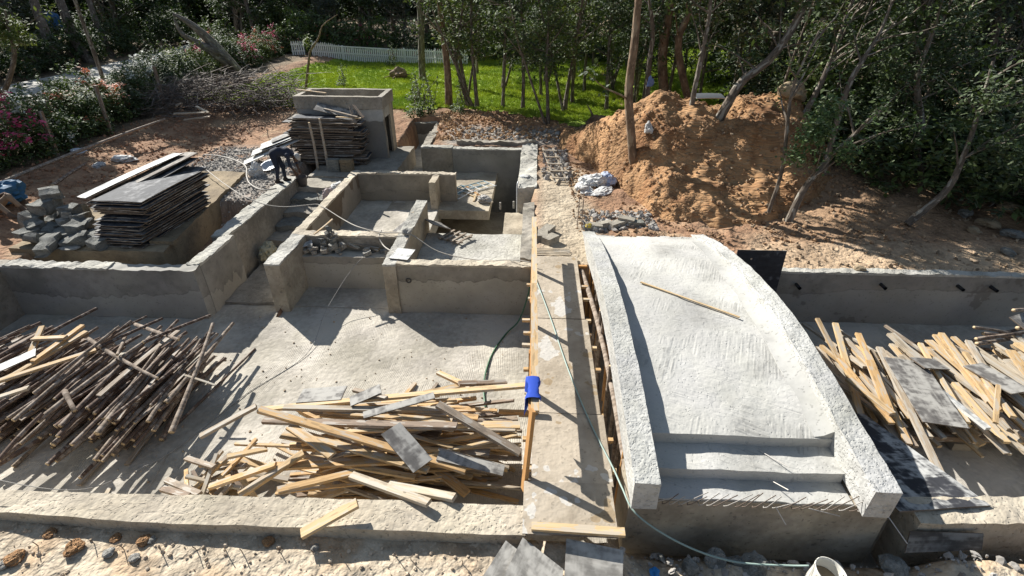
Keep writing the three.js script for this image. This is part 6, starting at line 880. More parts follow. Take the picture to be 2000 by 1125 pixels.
ownTree('bare_tree', 'tall lichen grey trunk rising from the spoil heap', [V(2.85, 1.7, -15.1), gx(1232, 250, -15.1), gx(1228, 180, -15.2), gx(1240, 80, -15.3), gx(1248, -10, -15.4), gx(1262, -110, -15.5)], [0.13, 0.12, 0.115, 0.105, 0.09, 0.07], M.barkBrown, { seed: 4, twigs: 5, leaves: 8, L: 0.18, clumps: [[V(3.2, 7.6, -15.6), 1.0, 90], [V(1.9, 7.3, -17.4), 0.8, 80]] });
ownTree('leaning_tree', 'stout grey trunk leaning right from the spoil heap', [gx(1395, 250, -15.6), gx(1420, 205, -15.6), gx(1448, 160, -15.7), gx(1500, 120, -15.8), gx(1545, 60, -16), gx(1580, -10, -16.2), gx(1610, -90, -16.4)], [0.15, 0.13, 0.115, 0.105, 0.1, 0.09, 0.07], M.bark, { seed: 5, twigs: 12, leaves: 12, droop: -0.06, L: 0.18, clumps: [[V(8.2, 7.4, -16.6), 1.1, 110]] });
ownTree('bare_tree', 'thin trunk rising between the two spoil heap crests', [gx(1345, 250, -16.0), gx(1353, 195, -16.0), gx(1366, 130, -16.1), gx(1384, 40, -16.3), gx(1392, -60, -16.5)], [0.085, 0.075, 0.065, 0.055, 0.04], M.bark, { seed: 6, twigs: 8, leaves: 10, droop: -0.03, L: 0.18, clumps: [[V(5.4, 7.0, -16.6), 1.0, 80], [V(4.5, 6.7, -17.6), 0.8, 70], [V(3.4, 7.2, -18.2), 0.9, 90]] });
ownTree('bare_tree', 'slim pale trunk behind the spoil heap with a blue rag', [V(4.2, 1.4, -20.6), gx(1268, 130, -20.6), gx(1275, 60, -20.7), gx(1268, 0, -20.8)], [0.1, 0.09, 0.08, 0.06], M.bark, { seed: 7, twigs: 4, leaves: 10 });
ownTree('bare_tree', 'thick brown trunk in the shade behind the spoil heap', [V(5.2, 1.4, -21.6), gx(1294, 110, -21.6), gx(1305, 40, -21.7), gx(1318, -40, -21.8)], [0.2, 0.18, 0.16, 0.12], M.barkBrown, { seed: 8, twigs: 5, leaves: 10, L: 0.18, clumps: [[V(5.6, 7.4, -21.8), 1.2, 100]] });
ownTree('bare_tree', 'forked dark trunk right of the thick brown trunk', [V(6.1, 1.5, -21.0), gx(1325, 80, -21), gx(1345, 30, -21.1), gx(1372, -30, -21.2)], [0.15, 0.13, 0.11, 0.08], M.barkBrown, { seed: 9, twigs: 6, leaves: 12, L: 0.18, clumps: [[V(7.2, 6.6, -21.2), 1.2, 100]] });
ownTree('leaning_tree', 'many stemmed leaning shrub tree at the right heap foot', [V(6.35, 1.15, -12.5), gx(1570, 370, -12.6), gx(1610, 320, -12.8), gx(1660, 270, -13.1), gx(1720, 215, -13.4)], [0.1, 0.08, 0.06, 0.045, 0.025], M.bark, { seed: 10, twigs: 9, leaves: 14, L: 0.11, cols: [[0.07, 0.13, 0.03], [0.12, 0.20, 0.05]], clumps: [[gx(1590, 255, -12.4), 0.3, 44], [gx(1560, 300, -12.3), 0.2, 16], [gx(1650, 300, -12.6), 0.26, 16], [gx(1615, 215, -12.6), 0.26, 20]] });
ownTree('leaning_tree', 'thin bare stem growing up beside the shrub tree', [V(5.9, 1.3, -12.7), gx(1528, 330, -12.7), gx(1538, 240, -12.8), gx(1550, 165, -12.9), gx(1600, 60, -13)], [0.05, 0.045, 0.04, 0.03, 0.02], M.bark, { seed: 11, twigs: 5, leaves: 16, cols: G_YEL, L: 0.1 });
ownTree('leaning_tree', 'grey stem leaning right across the dark right bank', [V(7.2, 1.8, -15.8), gx(1600, 170, -16), gx(1625, 110, -16.2), gx(1650, 40, -16.4), gx(1680, -40, -16.6)], [0.09, 0.075, 0.06, 0.05, 0.03], M.bark, { seed: 12, twigs: 8, leaves: 16, tx: 0.6 });
ownTree('leaning_tree', 'forked leaning stem in the shade of the right bank', [V(8.0, 1.5, -14.6), gx(1660, 160, -14.8), gx(1690, 110, -15), gx(1720, 60, -15.2), gx(1750, -20, -15.4)], [0.08, 0.07, 0.055, 0.04, 0.03], M.bark, { seed: 13, twigs: 9, leaves: 18, tx: 0.5 });
ownTree('leaning_tree', 'low leaning trunk forked near the ground on right bank', [V(8.95, 1.35, -12.1), gx(1850, 370, -12.2), gx(1880, 310, -12.4), gx(1905, 240, -12.6), gx(1940, 120, -13)], [0.09, 0.075, 0.06, 0.05, 0.03], M.bark, { seed: 14, twigs: 9, leaves: 18, tx: 0.3, clumps: [[gx(1960, 300, -12), 0.5, 22], [gx(1930, 200, -12.4), 0.5, 26]] });
ownTree('leaning_tree', 'short thick brown trunk further up the right bank', [V(10.6, 1.9, -14.6), gx(1790, 300, -14.6), gx(1800, 240, -14.7), gx(1790, 160, -14.9), gx(1830, 40, -15)], [0.11, 0.1, 0.085, 0.07, 0.04], M.bark, { seed: 15, twigs: 12, leaves: 20, clumps: [[gx(1750, 150, -15), 0.6, 40], [gx(1850, 130, -15), 0.6, 40], [gx(1880, 60, -15), 0.6, 30]] });
{ const r = rng(931); for (let i = 0; i < 9; i++) { const u = 1500 + i * 55 + gauss(r) * 14, z = -15.4 - r() * 3, b0 = gx(u, 250 + r() * 60, z), x = b0.x, y = Math.max(groundY(x, z), x < 9.6 && z > -20 ? moundY(x, z) : 0) - 0.1, k = rr(0.25, 0.6, r); ownTree('thin_stem', 'thin grey branching stem leaning right ' + ['behind the heap crest', 'beside the boulder', 'from the heap back', 'behind the shrub tree', 'above the right bank', 'among the right bushes', 'before the dark bushes', 'near the forked stem', 'at the bank edge'][i], [V(x, y, z), V(x + 0.25 * k, y + 1.2, z), V(x + 0.8 * k, y + 2.3, z - 0.1), V(x + 1.5 * k, y + 3.4, z - 0.2), V(x + 2.2 * k, y + 4.6, z - 0.3)], [0.045, 0.04, 0.032, 0.025, 0.012], M.bark, { seed: 940 + i, twigs: 9, leaves: 12, tx: 0.5, L: 0.12, cols: G_MID, droop: 0.0 }); } }
ownTree('sapling', 'crooked bare sapling at the left edge of the lawn', [V(-11.75, 1.4, -27.6), gx(603, 120, -27.6), gx(606, 100, -27.7), gx(622, 75, -27.8), gx(630, 50, -27.9), gx(660, 28, -28)], [0.07, 0.06, 0.05, 0.04, 0.03, 0.012], M.barkBrown, { seed: 16, cols: G_YEL, L: 0.14, clumps: [[gx(600, 82, -27.7), 0.22, 9]] });
ownTree('ivy_tree', 'ivy covered trunk standing alone on the lawn', [V(-6.33, 1.4, -30.6), gx(823, 110, -30.6), gx(822, 50, -30.6), gx(818, 0, -30.6), gx(815, -60, -30.7)], [0.2, 0.18, 0.16, 0.13, 0.1], M.bark, { seed: 17, ivy: 34, ivyR: 0.2, twigs: 8, leaves: 18, L: 0.15 });
ownTree('ivy_tree', 'ivy wrapped leaning stem beside the brown trunk', [V(-3.0, 1.4, -24.0), gx(898, 150, -24), gx(890, 110, -24), gx(898, 60, -24), gx(905, 0, -24)], [0.1, 0.09, 0.08, 0.06, 0.04], M.bark, { seed: 18, ivy: 24, ivyR: 0.12, twigs: 6, leaves: 14 });
ownTree('pole_tree', 'grey straight trunk left of the blue tank', [V(-32.2, 0.6, -36.4), gx(95, 80, -36.4), gx(72, 20, -36.4), gx(55, -40, -36.4)], [0.32, 0.29, 0.26, 0.22], M.barkDead, { seed: 19 });
ownTree('pole_tree', 'pale straight trunk right of the blue tank', [V(-31.2, 0.6, -38.6), gx(145, 75, -38.6), gx(128, 30, -38.6), gx(110, -20, -38.6)], [0.33, 0.3, 0.27, 0.23], M.barkDead, { seed: 20 });
ownTree('pole_tree', 'slim grey trunk apart from the tank beside the road', [V(-31.8, 0.6, -41.5), gx(195, 60, -41.5), gx(180, 20, -41.5), gx(168, -20, -41.5)], [0.22, 0.2, 0.18, 0.15], M.barkDead, { seed: 21 });
ownTree('roadside_tree', 'sunlit yellow green tree at the hedge corner', [V(-22.6, 0.9, -21), gx(28, 110, -21), gx(20, 70, -21), gx(10, 20, -21)], [0.1, 0.08, 0.06, 0.03], M.bark, { seed: 22, cols: G_YEL, L: 0.16, twigs: 8, leaves: 14, clumps: [[gx(22, 68, -21), 0.55, 36], [gx(-8, 60, -21), 0.5, 20]] });
ownTree('tall_tree', 'tall bare trunk with high crown behind the near hedge', [V(-20.8, 0.9, -20.6), V(-20.9, 3, -20.6), V(-20.7, 6, -20.7), V(-20.5, 8.5, -20.8)], [0.1, 0.085, 0.07, 0.04], M.bark, { seed: 23, L: 0.22, clumps: [[V(-20.4, 8.0, -20.8), 1.1, 150], [V(-19.6, 7.2, -19.4), 0.8, 60]] });
ownTree('tall_tree', 'tall bare trunk with high crown behind the far hedge', [V(-21.4, 0.9, -26.6), V(-21.3, 3, -26.6), V(-21.4, 6, -26.8), V(-21.2, 8.8, -27)], [0.1, 0.09, 0.075, 0.04], M.bark, { seed: 24, L: 0.22, clumps: [[V(-21.2, 8.2, -27), 1.2, 150], [V(-20, 7.4, -25.4), 0.9, 70]] });
// dead trunk and cut brushwood
{
  const base = V(-15.4, 1.35, -29.0), t = thing('dead_trunk', 'thick dead trunk leaning left out of the brushwood', 'trunk', base), rel = (u, v, z) => gx(u, v, z).sub(base), b = new Builder();
  const A = curve([V(0, -0.1, 0), rel(440, 115, -28.6), rel(405, 75, -28.3), rel(370, 45, -28), rel(338, 27, -27.8)], 14); b.tube(A, A.map((_, i) => lerp(0.44, 0.07, Math.pow(i / 14, 0.8))), 9); mesh('trunk', b.geo(), M.barkDead, t);
  for (const pts of [[rel(430, 105, -28.2), rel(390, 85, -28), rel(355, 65, -27.8), rel(340, 36, -27.8)], [rel(455, 130, -28.4), rel(400, 95, -28.0), rel(362, 68, -27.6)], [V(0.1, -0.1, 0.25), rel(455, 125, -28.2), rel(410, 85, -28)]]) { const c = curve(pts, 9), bb = new Builder(); bb.tube(c, c.map((_, i) => lerp(0.22, 0.05, i / 9)), 7); mesh('limb', bb.geo(), M.barkDead, t); }
  const r = rng(881), br = new Builder();
  for (let i = 0; i < 1400; i++) { const q = r(), cx = lerp(-15.2, -10.9, q) + gauss(r) * 0.55, cz = lerp(-21.8, -24.2, q) + gauss(r) * 1.35, hmax = 1.5 * Math.exp(-Math.pow(gauss(r), 2)) * (1 - 0.3 * Math.abs(q - 0.5)), y = groundY(cx, cz) + r() * hmax, an = r() * 6.28, el = gauss(r) * 0.45 + 0.1, L = rr(0.4, 1.5, r), p = limb(br, V(cx, y, cz), V(Math.cos(an) * Math.cos(el), Math.sin(el), Math.sin(an) * Math.cos(el)), L, rr(0.008, 0.024, r), 0.004, 4, r, -0.03, 3); if (i % 2) limb(br, p[2], V(gauss(r), gauss(r) + 0.2, gauss(r)), L * 0.5, 0.008, 0.003, 3, r, 0, 3); }
  const o = mesh('brushwood', br.geo(), M.barkDead); tag(o, 'wide heap of grey cut brushwood before the hedge', 'brushwood', null, 'stuff');
  for (const [u, v, L, a] of [[370, 222, 1.1, 0.2], [395, 215, 0.7, -0.5], [385, 232, 1.0, 0.1], [350, 205, 0.3, 1]]) { const p = onY(u, v, 2.0), z = clamp(p.z, -21.8, -20), q = gx(u, v, z), m = mesh('plank', plank(L, 0.1, 0.04, ++pieceSeed), pick([M.pine[3], M.grey[2]], r)); m.position.set(q.x, Math.max(groundY(q.x, z) + 0.05, q.y), z); m.rotation.set(0.1, a, rr(-0.2, 0.2, r)); tag(m, 'broken plank thrown on the brushwood heap', 'plank', 'planks on the brushwood heap'); }
}
// picket fence
{
  const a = V(-15.0, 0, -37.6), b = V(-4.6, 0, -36.8), n = 78, t = thing('picket_fence', 'white picket fence along the far edge of the lawn', 'fence', V(-10.5, 1.5, -37.2)), wm = plain(0.82, 0.83, 0.81, 0.7), sh = new THREE.Shape([[-0.045, 0], [0.045, 0], [0.045, 0.78], [0, 0.88], [-0.045, 0.78]].map(([x, y]) => new THREE.Vector2(x, y))), g = new THREE.ExtrudeGeometry(sh, { depth: 0.022, bevelEnabled: false }), r = rng(891);
  for (let i = 0; i < n; i++) { const p = a.clone().lerp(b, i / (n - 1)), m = mesh('picket', g, wm, t); m.position.set(p.x, groundY(p.x, p.z) + 0.06 + rr(-0.015, 0.015, r), p.z).sub(t.position); m.rotation.z = gauss(r) * 0.015; m.rotation.y = -Math.atan2(b.z - a.z, b.x - a.x); }
  for (const h of [0.25, 0.65]) { const A = a.clone().setY(groundY(a.x, a.z) + h), B = b.clone().setY(groundY(b.x, b.z) + h); A.z -= 0.03; B.z -= 0.03; bar('rail', A, B, 0.04, 0.07, wm, t); }
  for (let i = 0; i < 6; i++) { const p = a.clone().lerp(b, i / 5), m = mesh('post', plank(1.0, 0.08, 0.08, 30 + i), wm, t); m.rotation.z = Math.PI / 2; m.position.set(p.x + 0.04, groundY(p.x, p.z) + 0.45, p.z - 0.09).sub(t.position); }
  const gt = thing('picket_gate', 'small white picket gate ajar at the fence end', 'gate', V(-16.0, groundY(-16, -37.6) + 0.05, -37.7)); for (let i = 0; i < 6; i++) { const m = mesh('picket', g, wm, gt); m.position.x = -0.35 + i * 0.14; } for (const h of [0.2, 0.6]) { const m = mesh('rail', plank(0.85, 0.03, 0.07, 3), wm, gt); m.position.set(0, h, -0.025); } gt.rotation.y = 0.35;
}
// blue water tank on a stand among the roadside trees
{
  const p = onZ(97, 42, -40), t = thing('blue_tank', 'blue plastic water tank on a timber stand among roadside trees', 'tank', V(p.x, groundY(p.x, -40), -40)), h = p.y - 0.55 - t.position.y, pts = [[0.001, 0], [0.62, 0], [0.66, 0.06], [0.63, 0.16], [0.66, 0.26], [0.63, 0.38], [0.66, 0.5], [0.63, 0.64], [0.66, 0.78], [0.62, 0.98], [0.35, 1.14], [0.2, 1.16], [0.2, 1.22], [0.001, 1.22]].map(([x, y]) => new THREE.Vector2(x, y));
  const m = mesh('body', new THREE.LatheGeometry(pts, 28), plain(0.03, 0.12, 0.30, 0.45), t); m.position.y = h; for (const [x, z] of [[-0.55, -0.55], [0.55, -0.55], [0.55, 0.55], [-0.55, 0.55]]) { const l = mesh('leg', plank(h, 0.12, 0.12, ++pieceSeed), M.grey[1], t); l.rotation.z = Math.PI / 2; l.position.set(x, h / 2 - 0.06, z); } const d = mesh('platform', sheetGeo(1.5, 1.5, 0.07, 3), [M.grey[0], M.grey[1]], t); d.position.y = h - 0.075;
}
// stumps, rag, small plants
function stump(label, x, z, s, seed) { const t = thing('tree_stump', label, 'stump', V(x, groundY(x, z), z)), r = rng(seed), m = mesh('stump', rockGeo(seed, 3, 0.9), barkStump, t); m.scale.set(0.35 * s, 0.3 * s, 0.3 * s); m.position.y = 0.2 * s; for (let i = 0; i < 8; i++) { const an = i * 0.8 + r() * 0.5, b = new Builder(); limb(b, V(0, 0.2 * s, 0), V(Math.cos(an), 0.2 + 0.5 * gauss(r), Math.sin(an)), rr(0.5, 0.95, r) * s, 0.07 * s, 0.015, 5, r, -0.06, 6); mesh('root', b.geo(), M.barkBrown, t); } }
const barkStump = M.barkBrown.clone(); barkStump.vertexColors = false;
stump('upturned tree stump with roots on the sunny lawn', -7.8, -31.3, 1.15, 51);
stump('dark upturned stump at the shaded lawn edge by the heap', 2.45, -21.0, 1.2, 52);
{ const k = bushGeo(895, 0.35, 0.3, 26, 10, 0.12, G_MID); for (const [x, z, s] of [[-5.6, -25.2, 1.0], [-10.2, -28.8, 0.8], [-4.6, -22.9, 1.2], [-5.0, -22.7, 1.1], [-9.3, -36.0, 1.0], [-3.3, -23.3, 0.9]]) { const t = thing('small_plant', 'small leafy plant growing at the edge of the lawn', 'plant', V(x, groundY(x, z), z), 'small plants round the lawn'); mesh('stems', k[0], M.bark, t).userData.kind = 'stuff'; mesh('foliage', k[1], M.leaf, t); t.scale.setScalar(s); } }
{ const p = onZ(1270, 162, -20.5), o = mesh('blue_rag', crumple(0.1, 0.2, 0.05, 4.4), plain(0.25, 0.35, 0.65, 0.8)); o.position.copy(p); tag(o, 'pale blue rag hanging on a slim trunk', 'rag'); }
{ const o = mesh('roof_sheet', sheetGeo(1.0, 0.32, 0.02, 905, 0.05), [plain(0.16, 0.175, 0.19, 0.6, { metalness: 0.2 }), plain(0.3, 0.3, 0.3)]); const p = onZ(1385, 187, -17.6); o.position.set(p.x, Math.max(p.y, moundY(p.x, -17.6) + 0.05), -17.6); o.rotation.set(0.3, 0.25, -0.12); tag(o, 'grey metal roofing sheet lying behind the heap crest', 'sheet'); }
{ const p = onZ(1548, 195, -16.2), o = mesh('boulder', rockGeo(43, 3, 0.85), M.slabEdge); o.position.set(p.x, moundY(p.x, -16.2) + 0.1, -16.2); o.scale.set(0.38, 0.32, 0.3); tag(o, 'large brown boulder on the right crest of the heap', 'boulder'); }
{ const r = rng(897); for (const [u, v, s] of [[1990, 435, 0.2], [1940, 415, 0.22], [1890, 400, 0.2], [1975, 400, 0.25], [1985, 462, 0.15], [1915, 425, 0.15], [1700, 335, 0.12], [1730, 345, 0.1], [1960, 380, 0.2]]) { const p = onY(u, v, 1.6), o = mesh('stone', rockGeo(45 + Math.floor(r() * 3), 2), pick([M.slabEdge, M.stone], r)); o.position.set(p.x, groundY(p.x, p.z) + s * 0.3, p.z); o.scale.set(s, s * 0.7, s * 0.85); o.rotation.y = r() * 6; tag(o, 'rounded stone on the shaded right bank', 'stone', 'stones on the right bank'); } }

// far-off wood that closes the view
{ const k = bushGeo(911, 2.6, 2.6, 120, 16, 0.42, G_DARK), r = rng(912), im = new THREE.InstancedMesh(k[1], M.leaf, 150), mt = new THREE.Matrix4(), q = new THREE.Quaternion(); let n = 0; for (let row = 0; row < 3; row++) for (let i = 0; i < 50; i++) { const a = lerp(-1.0, 0.75, (i + r()) / 50), d = 72 + row * 9 + gauss(r) * 2.5, x = Math.sin(a) * d, z = -Math.cos(a) * d; const s = rr(0.9, 1.4, r) * (1 + row * 0.2); q.setFromAxisAngle(V(0, 1, 0), r() * 6.28); mt.compose(V(x, terrain(x, z) - 0.3, z), q, V(s, s, s)); im.setMatrixAt(n++, mt); } im.count = n; im.name = 'far_wood'; scene.add(im); tag(im, 'dark mass of far trees closing the background', 'wood', null, 'stuff'); }
// ------------------------------------------------------------------ people
function sdfGeo(caps, cx, cy, cz, half, res, blend, colour) {   // tapered capsules joined by a smooth minimum, meshed on a grid
  const mc = new MarchingCubes(res, plain(1, 1, 1), false, false, 120000); mc.isolation = 0;
  const hs2 = res / 2;
  for (let k = 0; k < res; k++) for (let j = 0; j < res; j++) for (let i = 0; i < res; i++) {
    const x = cx + (i - hs2) / hs2 * half, y = cy + (j - hs2) / hs2 * half, z = cz + (k - hs2) / hs2 * half; let d = 1e3;
    for (const c of caps) {
      const bx = c[4] - c[0], by = c[5] - c[1], bz = c[6] - c[2], px = x - c[0], py = y - c[1], pz = z - c[2], L = bx * bx + by * by + bz * bz, t = L > 0 ? clamp((px * bx + py * by + pz * bz) / L) : 0;
      const e = Math.hypot(px - bx * t, py - by * t, pz - bz * t) - (c[3] + (c[7] - c[3]) * t), h = Math.max(blend - Math.abs(d - e), 0) / blend; d = Math.min(d, e) - h * h * blend * 0.25;
    }
    mc.field[i + j * res + k * res * res] = -d;
  }
  mc.update();
  const n = mc.count, P = [], C = [];
  for (let i = 0; i < n; i++) { const x = cx + mc.positionArray[i * 3] * half, y = cy + mc.positionArray[i * 3 + 1] * half, z = cz + mc.positionArray[i * 3 + 2] * half; P.push(x, y, z); C.push(...colour(x, y, z)); }
  const g = new THREE.BufferGeometry(); g.setAttribute('position', new THREE.Float32BufferAttribute(P, 3)); g.setAttribute('color', new THREE.Float32BufferAttribute(C, 3));
  g.setAttribute('normal', new THREE.Float32BufferAttribute(Array.from(mc.normalArray.slice(0, n * 3)), 3)); return g;
}
const cap = (a, ra, b, rb) => [a.x, a.y, a.z, ra, b.x, b.y, b.z, rb];
function handCaps(w, dir, side, curl) {   // palm and five fingers: w wrist, dir along the hand, side towards the thumb
  const n = V().crossVectors(dir, side).normalize(), L = [], palm = w.clone().addScaledVector(dir, 0.085);
  for (const s of [-0.028, 0, 0.028]) L.push(cap(w.clone().addScaledVector(side, s * 0.6), 0.019, palm.clone().addScaledVector(side, s), 0.014));
  [[-0.034, 0.058], [-0.012, 0.074], [0.011, 0.08], [0.034, 0.07]].forEach(([s, l]) => { const a = palm.clone().addScaledVector(side, s), b = a.clone().addScaledVector(dir, l * 0.55).addScaledVector(n, curl * l * 0.35), c = b.clone().addScaledVector(dir, l * 0.35).addScaledVector(n, curl * l * 0.7); L.push(cap(a, 0.010, b, 0.009), cap(b, 0.009, c, 0.008)); });
  const t0 = w.clone().addScaledVector(dir, 0.03).addScaledVector(side, 0.03), t1 = t0.clone().addScaledVector(side, 0.035).addScaledVector(dir, 0.03), t2 = t1.clone().addScaledVector(dir, 0.032).addScaledVector(n, curl * 0.02); L.push(cap(t0, 0.014, t1, 0.011), cap(t1, 0.011, t2, 0.009)); return L;
}
function person(label, pos, turn, J, C) {
  const t = tag(group('person', pos), label, 'person'); t.rotation.y = turn; t.scale.setScalar(C.s || 1);
  const caps = [], add = (a, ra, b, rb) => caps.push(cap(a, ra, b, rb));
  add(J.hip, 0.145, J.belly, 0.14); add(J.belly, 0.14, J.chest, 0.145); add(J.chest, 0.13, J.neck, 0.06); add(J.neck, 0.055, J.head.clone().lerp(J.neck, 0.4), 0.055);
  for (const s of ['L', 'R']) { add(J.hip.clone().lerp(J['h' + s], 0.8), 0.11, J['k' + s], 0.068); add(J['k' + s], 0.066, J['a' + s], 0.045); add(J['a' + s].clone().add(V(-0.04, -0.03, 0)), 0.05, J['a' + s].clone().addScaledVector(J.toe, 0.15).add(V(0, -0.045, 0)), 0.036); add(J.chest.clone().lerp(J['s' + s], 0.55), 0.085, J['s' + s], 0.068); add(J['s' + s], 0.062, J['e' + s], 0.045); add(J['e' + s], 0.043, J['w' + s], 0.029); }
  const near = (p, a, b) => { const ab = b.clone().sub(a), q = p.clone().sub(a), k = clamp(q.dot(ab) / ab.lengthSq()); return q.addScaledVector(ab, -k).length(); };
  const col = (x, y, z) => { const p = V(x, y, z), w = 0.9 + 0.2 * noise3(x * 14, y * 14, z * 14); let c = C.top, arm = 9, leg = 9, foot = 9; for (const s of ['L', 'R']) { arm = Math.min(arm, near(p, J['e' + s].clone().lerp(J['w' + s], C.cuff), J['w' + s])); leg = Math.min(leg, near(p, J['h' + s], J['k' + s]), near(p, J['k' + s], J['a' + s])); foot = Math.min(foot, p.distanceTo(J['a' + s]), p.distanceTo(J['a' + s].clone().addScaledVector(J.toe, 0.12))); } const tor = near(p, J.belly, J.neck); if (leg < tor && leg < 0.16) c = C.legs; if (p.distanceTo(J.hip) < 0.17 && tor > 0.1) c = C.legs; if (foot < 0.1) c = C.shoes; if (arm < 0.06) c = C.skin; if (p.distanceTo(J.neck) < 0.05) c = C.skin; return mul3(c, w); };
  const mid = V(); let n = 0; for (const c of caps) { mid.add(V(c[0], c[1], c[2])); n++; } mid.multiplyScalar(1 / n);
  const geos = [sdfGeo(caps, C.c[0], C.c[1], C.c[2], C.half, 84, 0.05, col)];
  // head: skull, jaw, nose, ears
  const f = J.face, u = J.crown, sd = V().crossVectors(f, u).normalize(), H = J.head, hc = [cap(H.clone().addScaledVector(u, 0.03), 0.088, H.clone().addScaledVector(u, 0.02).addScaledVector(f, -0.03), 0.088), cap(H.clone().addScaledVector(u, -0.03).addScaledVector(f, 0.03), 0.068, H.clone().addScaledVector(u, -0.085).addScaledVector(f, 0.055), 0.042), cap(H.clone().addScaledVector(f, 0.085).addScaledVector(u, 0.01), 0.008, H.clone().addScaledVector(f, 0.105).addScaledVector(u, -0.03), 0.014), cap(H.clone().addScaledVector(sd, 0.088), 0.012, H.clone().addScaledVector(sd, 0.092).addScaledVector(u, -0.04), 0.012), cap(H.clone().addScaledVector(sd, -0.088), 0.012, H.clone().addScaledVector(sd, -0.092).addScaledVector(u, -0.04), 0.012), cap(J.neck, 0.054, H.clone().addScaledVector(u, -0.05), 0.054)];
  const eyes = [1, -1].map((s) => H.clone().addScaledVector(f, 0.085).addScaledVector(sd, s * 0.034)), mouth = H.clone().addScaledVector(f, 0.09).addScaledVector(u, -0.07);
  geos.push(sdfGeo(hc, H.x, H.y, H.z, 0.19, 48, 0.03, (x, y, z) => { const p = V(x, y, z); if (eyes.some((e) => p.distanceTo(e) < 0.014)) return [0.02, 0.02, 0.02]; if (p.distanceTo(mouth) < 0.02 && Math.abs(p.clone().sub(mouth).dot(u)) < 0.006) return mul3(C.skin, 0.5); return C.skin; }));
  for (const s of ['L', 'R']) { const d = J['d' + s], w = J['w' + s], hcps = handCaps(w, d, J['t' + s], 0.9), c = w.clone().addScaledVector(d, 0.08); geos.push(sdfGeo(hcps, c.x, c.y, c.z, 0.13, 46, 0.006, () => C.skin)); }
  mesh('body', mergeGeometries(geos), std({ vertexColors: true, roughness: 0.85, side: THREE.DoubleSide }), t);
  const hat = sdfGeo([cap(H.clone().addScaledVector(u, 0.05), 0.096, H.clone().addScaledVector(u, 0.045).addScaledVector(f, -0.03), 0.097), ...[-0.05, 0, 0.05].map((k) => cap(H.clone().addScaledVector(u, 0.05).addScaledVector(f, 0.06).addScaledVector(sd, k), 0.012, H.clone().addScaledVector(u, 0.04).addScaledVector(f, 0.15 - Math.abs(k) * 0.6).addScaledVector(sd, k), 0.008))], H.x, H.y + 0.02, H.z, 0.22, 44, 0.02, (x, y, z) => mul3(C.hat, 0.9 + 0.2 * noise3(x * 30, y * 30, z * 30)));
  { const p = hat.attributes.position, keep = [], kc = [], kn = []; for (let i = 0; i < p.count; i += 3) { let s = 0; for (let k = 0; k < 3; k++) s += V(p.getX(i + k), p.getY(i + k), p.getZ(i + k)).sub(H).dot(u); if (s / 3 > 0.028) for (let k = 0; k < 3; k++) { keep.push(p.getX(i + k), p.getY(i + k), p.getZ(i + k)); kc.push(hat.attributes.color.getX(i + k), hat.attributes.color.getY(i + k), hat.attributes.color.getZ(i + k)); kn.push(hat.attributes.normal.getX(i + k), hat.attributes.normal.getY(i + k), hat.attributes.normal.getZ(i + k)); } } const g = new THREE.BufferGeometry(); g.setAttribute('position', new THREE.Float32BufferAttribute(keep, 3)); g.setAttribute('color', new THREE.Float32BufferAttribute(kc, 3)); g.setAttribute('normal', new THREE.Float32BufferAttribute(kn, 3)); mesh('cap', g, std({ vertexColors: true, roughness: 0.9, side: THREE.DoubleSide }), t); }
  return t;
}
const SCALE = 0.93;
const SKIN = [0.12, 0.068, 0.042], N = (x, y, z) => V(x, y, z).normalize();
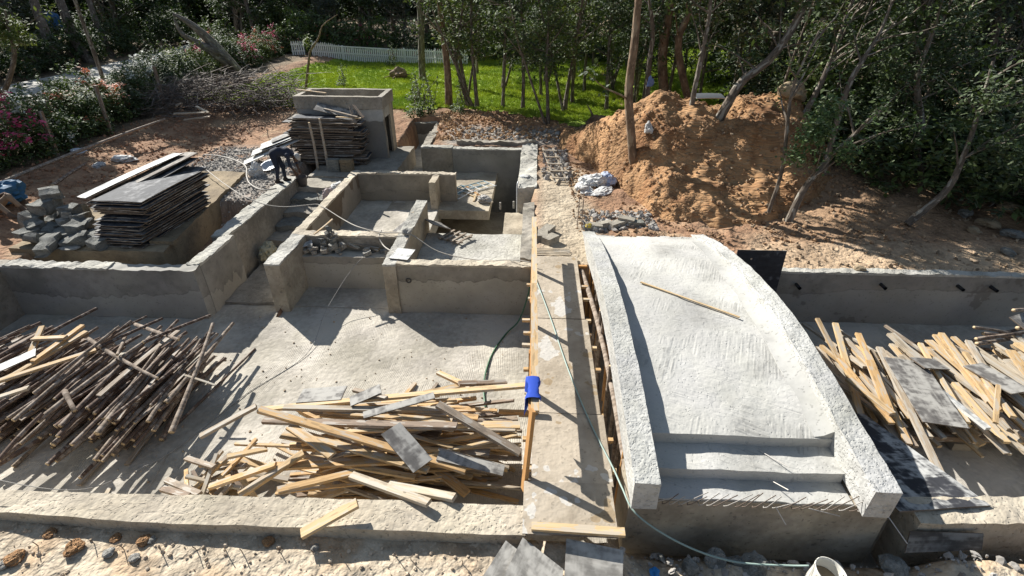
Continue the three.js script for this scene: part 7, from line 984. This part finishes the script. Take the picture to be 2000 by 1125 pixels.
person('worker in dark navy clothes and pale cap bending over the wall end', V(-7.47, 1.21, -14.72), 0.05, {
  hip: V(-0.08, 0.93, 0), belly: V(0.1, 1.0, 0), chest: V(0.32, 0.97, 0), neck: V(0.49, 0.9, 0), head: V(0.6, 0.8, 0.02), face: N(0.5, -0.85, 0.1), crown: N(0.85, 0.5, 0.05), toe: V(1, 0, 0),
  hL: V(-0.08, 0.9, -0.09), hR: V(-0.08, 0.9, 0.09), kL: V(0.06, 0.49, -0.12), kR: V(-0.02, 0.5, 0.13), aL: V(0.06, 0.09, -0.12), aR: V(-0.1, 0.09, 0.13), sL: V(0.4, 0.92, -0.18), sR: V(0.4, 0.92, 0.18), eL: V(0.47, 0.63, -0.2), eR: V(0.43, 0.62, 0.21), wL: V(0.56, 0.4, -0.08), wR: V(0.5, 0.37, 0.1), dL: N(0.25, -1, 0.1), dR: N(0.25, -1, -0.1), tL: N(0.9, 0.2, 0.3), tR: N(0.9, 0.2, -0.3),
}, { top: [0.022, 0.028, 0.05], legs: [0.016, 0.022, 0.042], shoes: [0.03, 0.022, 0.018], skin: SKIN, hat: [0.46, 0.45, 0.42], cuff: 0.55, c: [0.22, 0.55, 0], half: 0.62, s: SCALE });
{ const p = V(-13.32, groundY(-13.3, -11.55) + 0.0, -11.55); person('person in blue shirt and tan trousers sitting with bent legs', p, 0.1, {
  hip: V(-0.05, 0.15, 0), belly: V(-0.12, 0.33, 0), chest: V(-0.12, 0.55, 0), neck: V(-0.08, 0.72, 0), head: V(-0.03, 0.85, 0), face: N(1, -0.3, 0.1), crown: N(0.25, 1, 0), toe: V(1, 0, 0),
  hL: V(0.02, 0.14, -0.1), hR: V(0.02, 0.14, 0.1), kL: V(0.36, 0.42, -0.17), kR: V(0.3, 0.38, 0.16), aL: V(0.55, 0.08, -0.2), aR: V(0.6, 0.08, 0.24), sL: V(-0.12, 0.58, -0.19), sR: V(-0.12, 0.58, 0.19), eL: V(0.08, 0.4, -0.27), eR: V(0.06, 0.38, 0.27), wL: V(0.3, 0.5, -0.2), wR: V(0.27, 0.46, 0.2), dL: N(0.9, -0.3, 0.2), dR: N(0.9, -0.3, -0.2), tL: N(0.1, 0.3, 1), tR: N(0.1, 0.3, -1),
}, { top: [0.03, 0.10, 0.22], legs: [0.28, 0.205, 0.14], shoes: [0.10, 0.07, 0.05], skin: SKIN, hat: [0.3, 0.25, 0.15], cuff: 0.3, c: [0.2, 0.42, 0], half: 0.62 }); }
scene.traverse((o) => { if (o.isMesh) { o.castShadow = true; o.receiveShadow = true; } });
renderer.render(scene, camera);
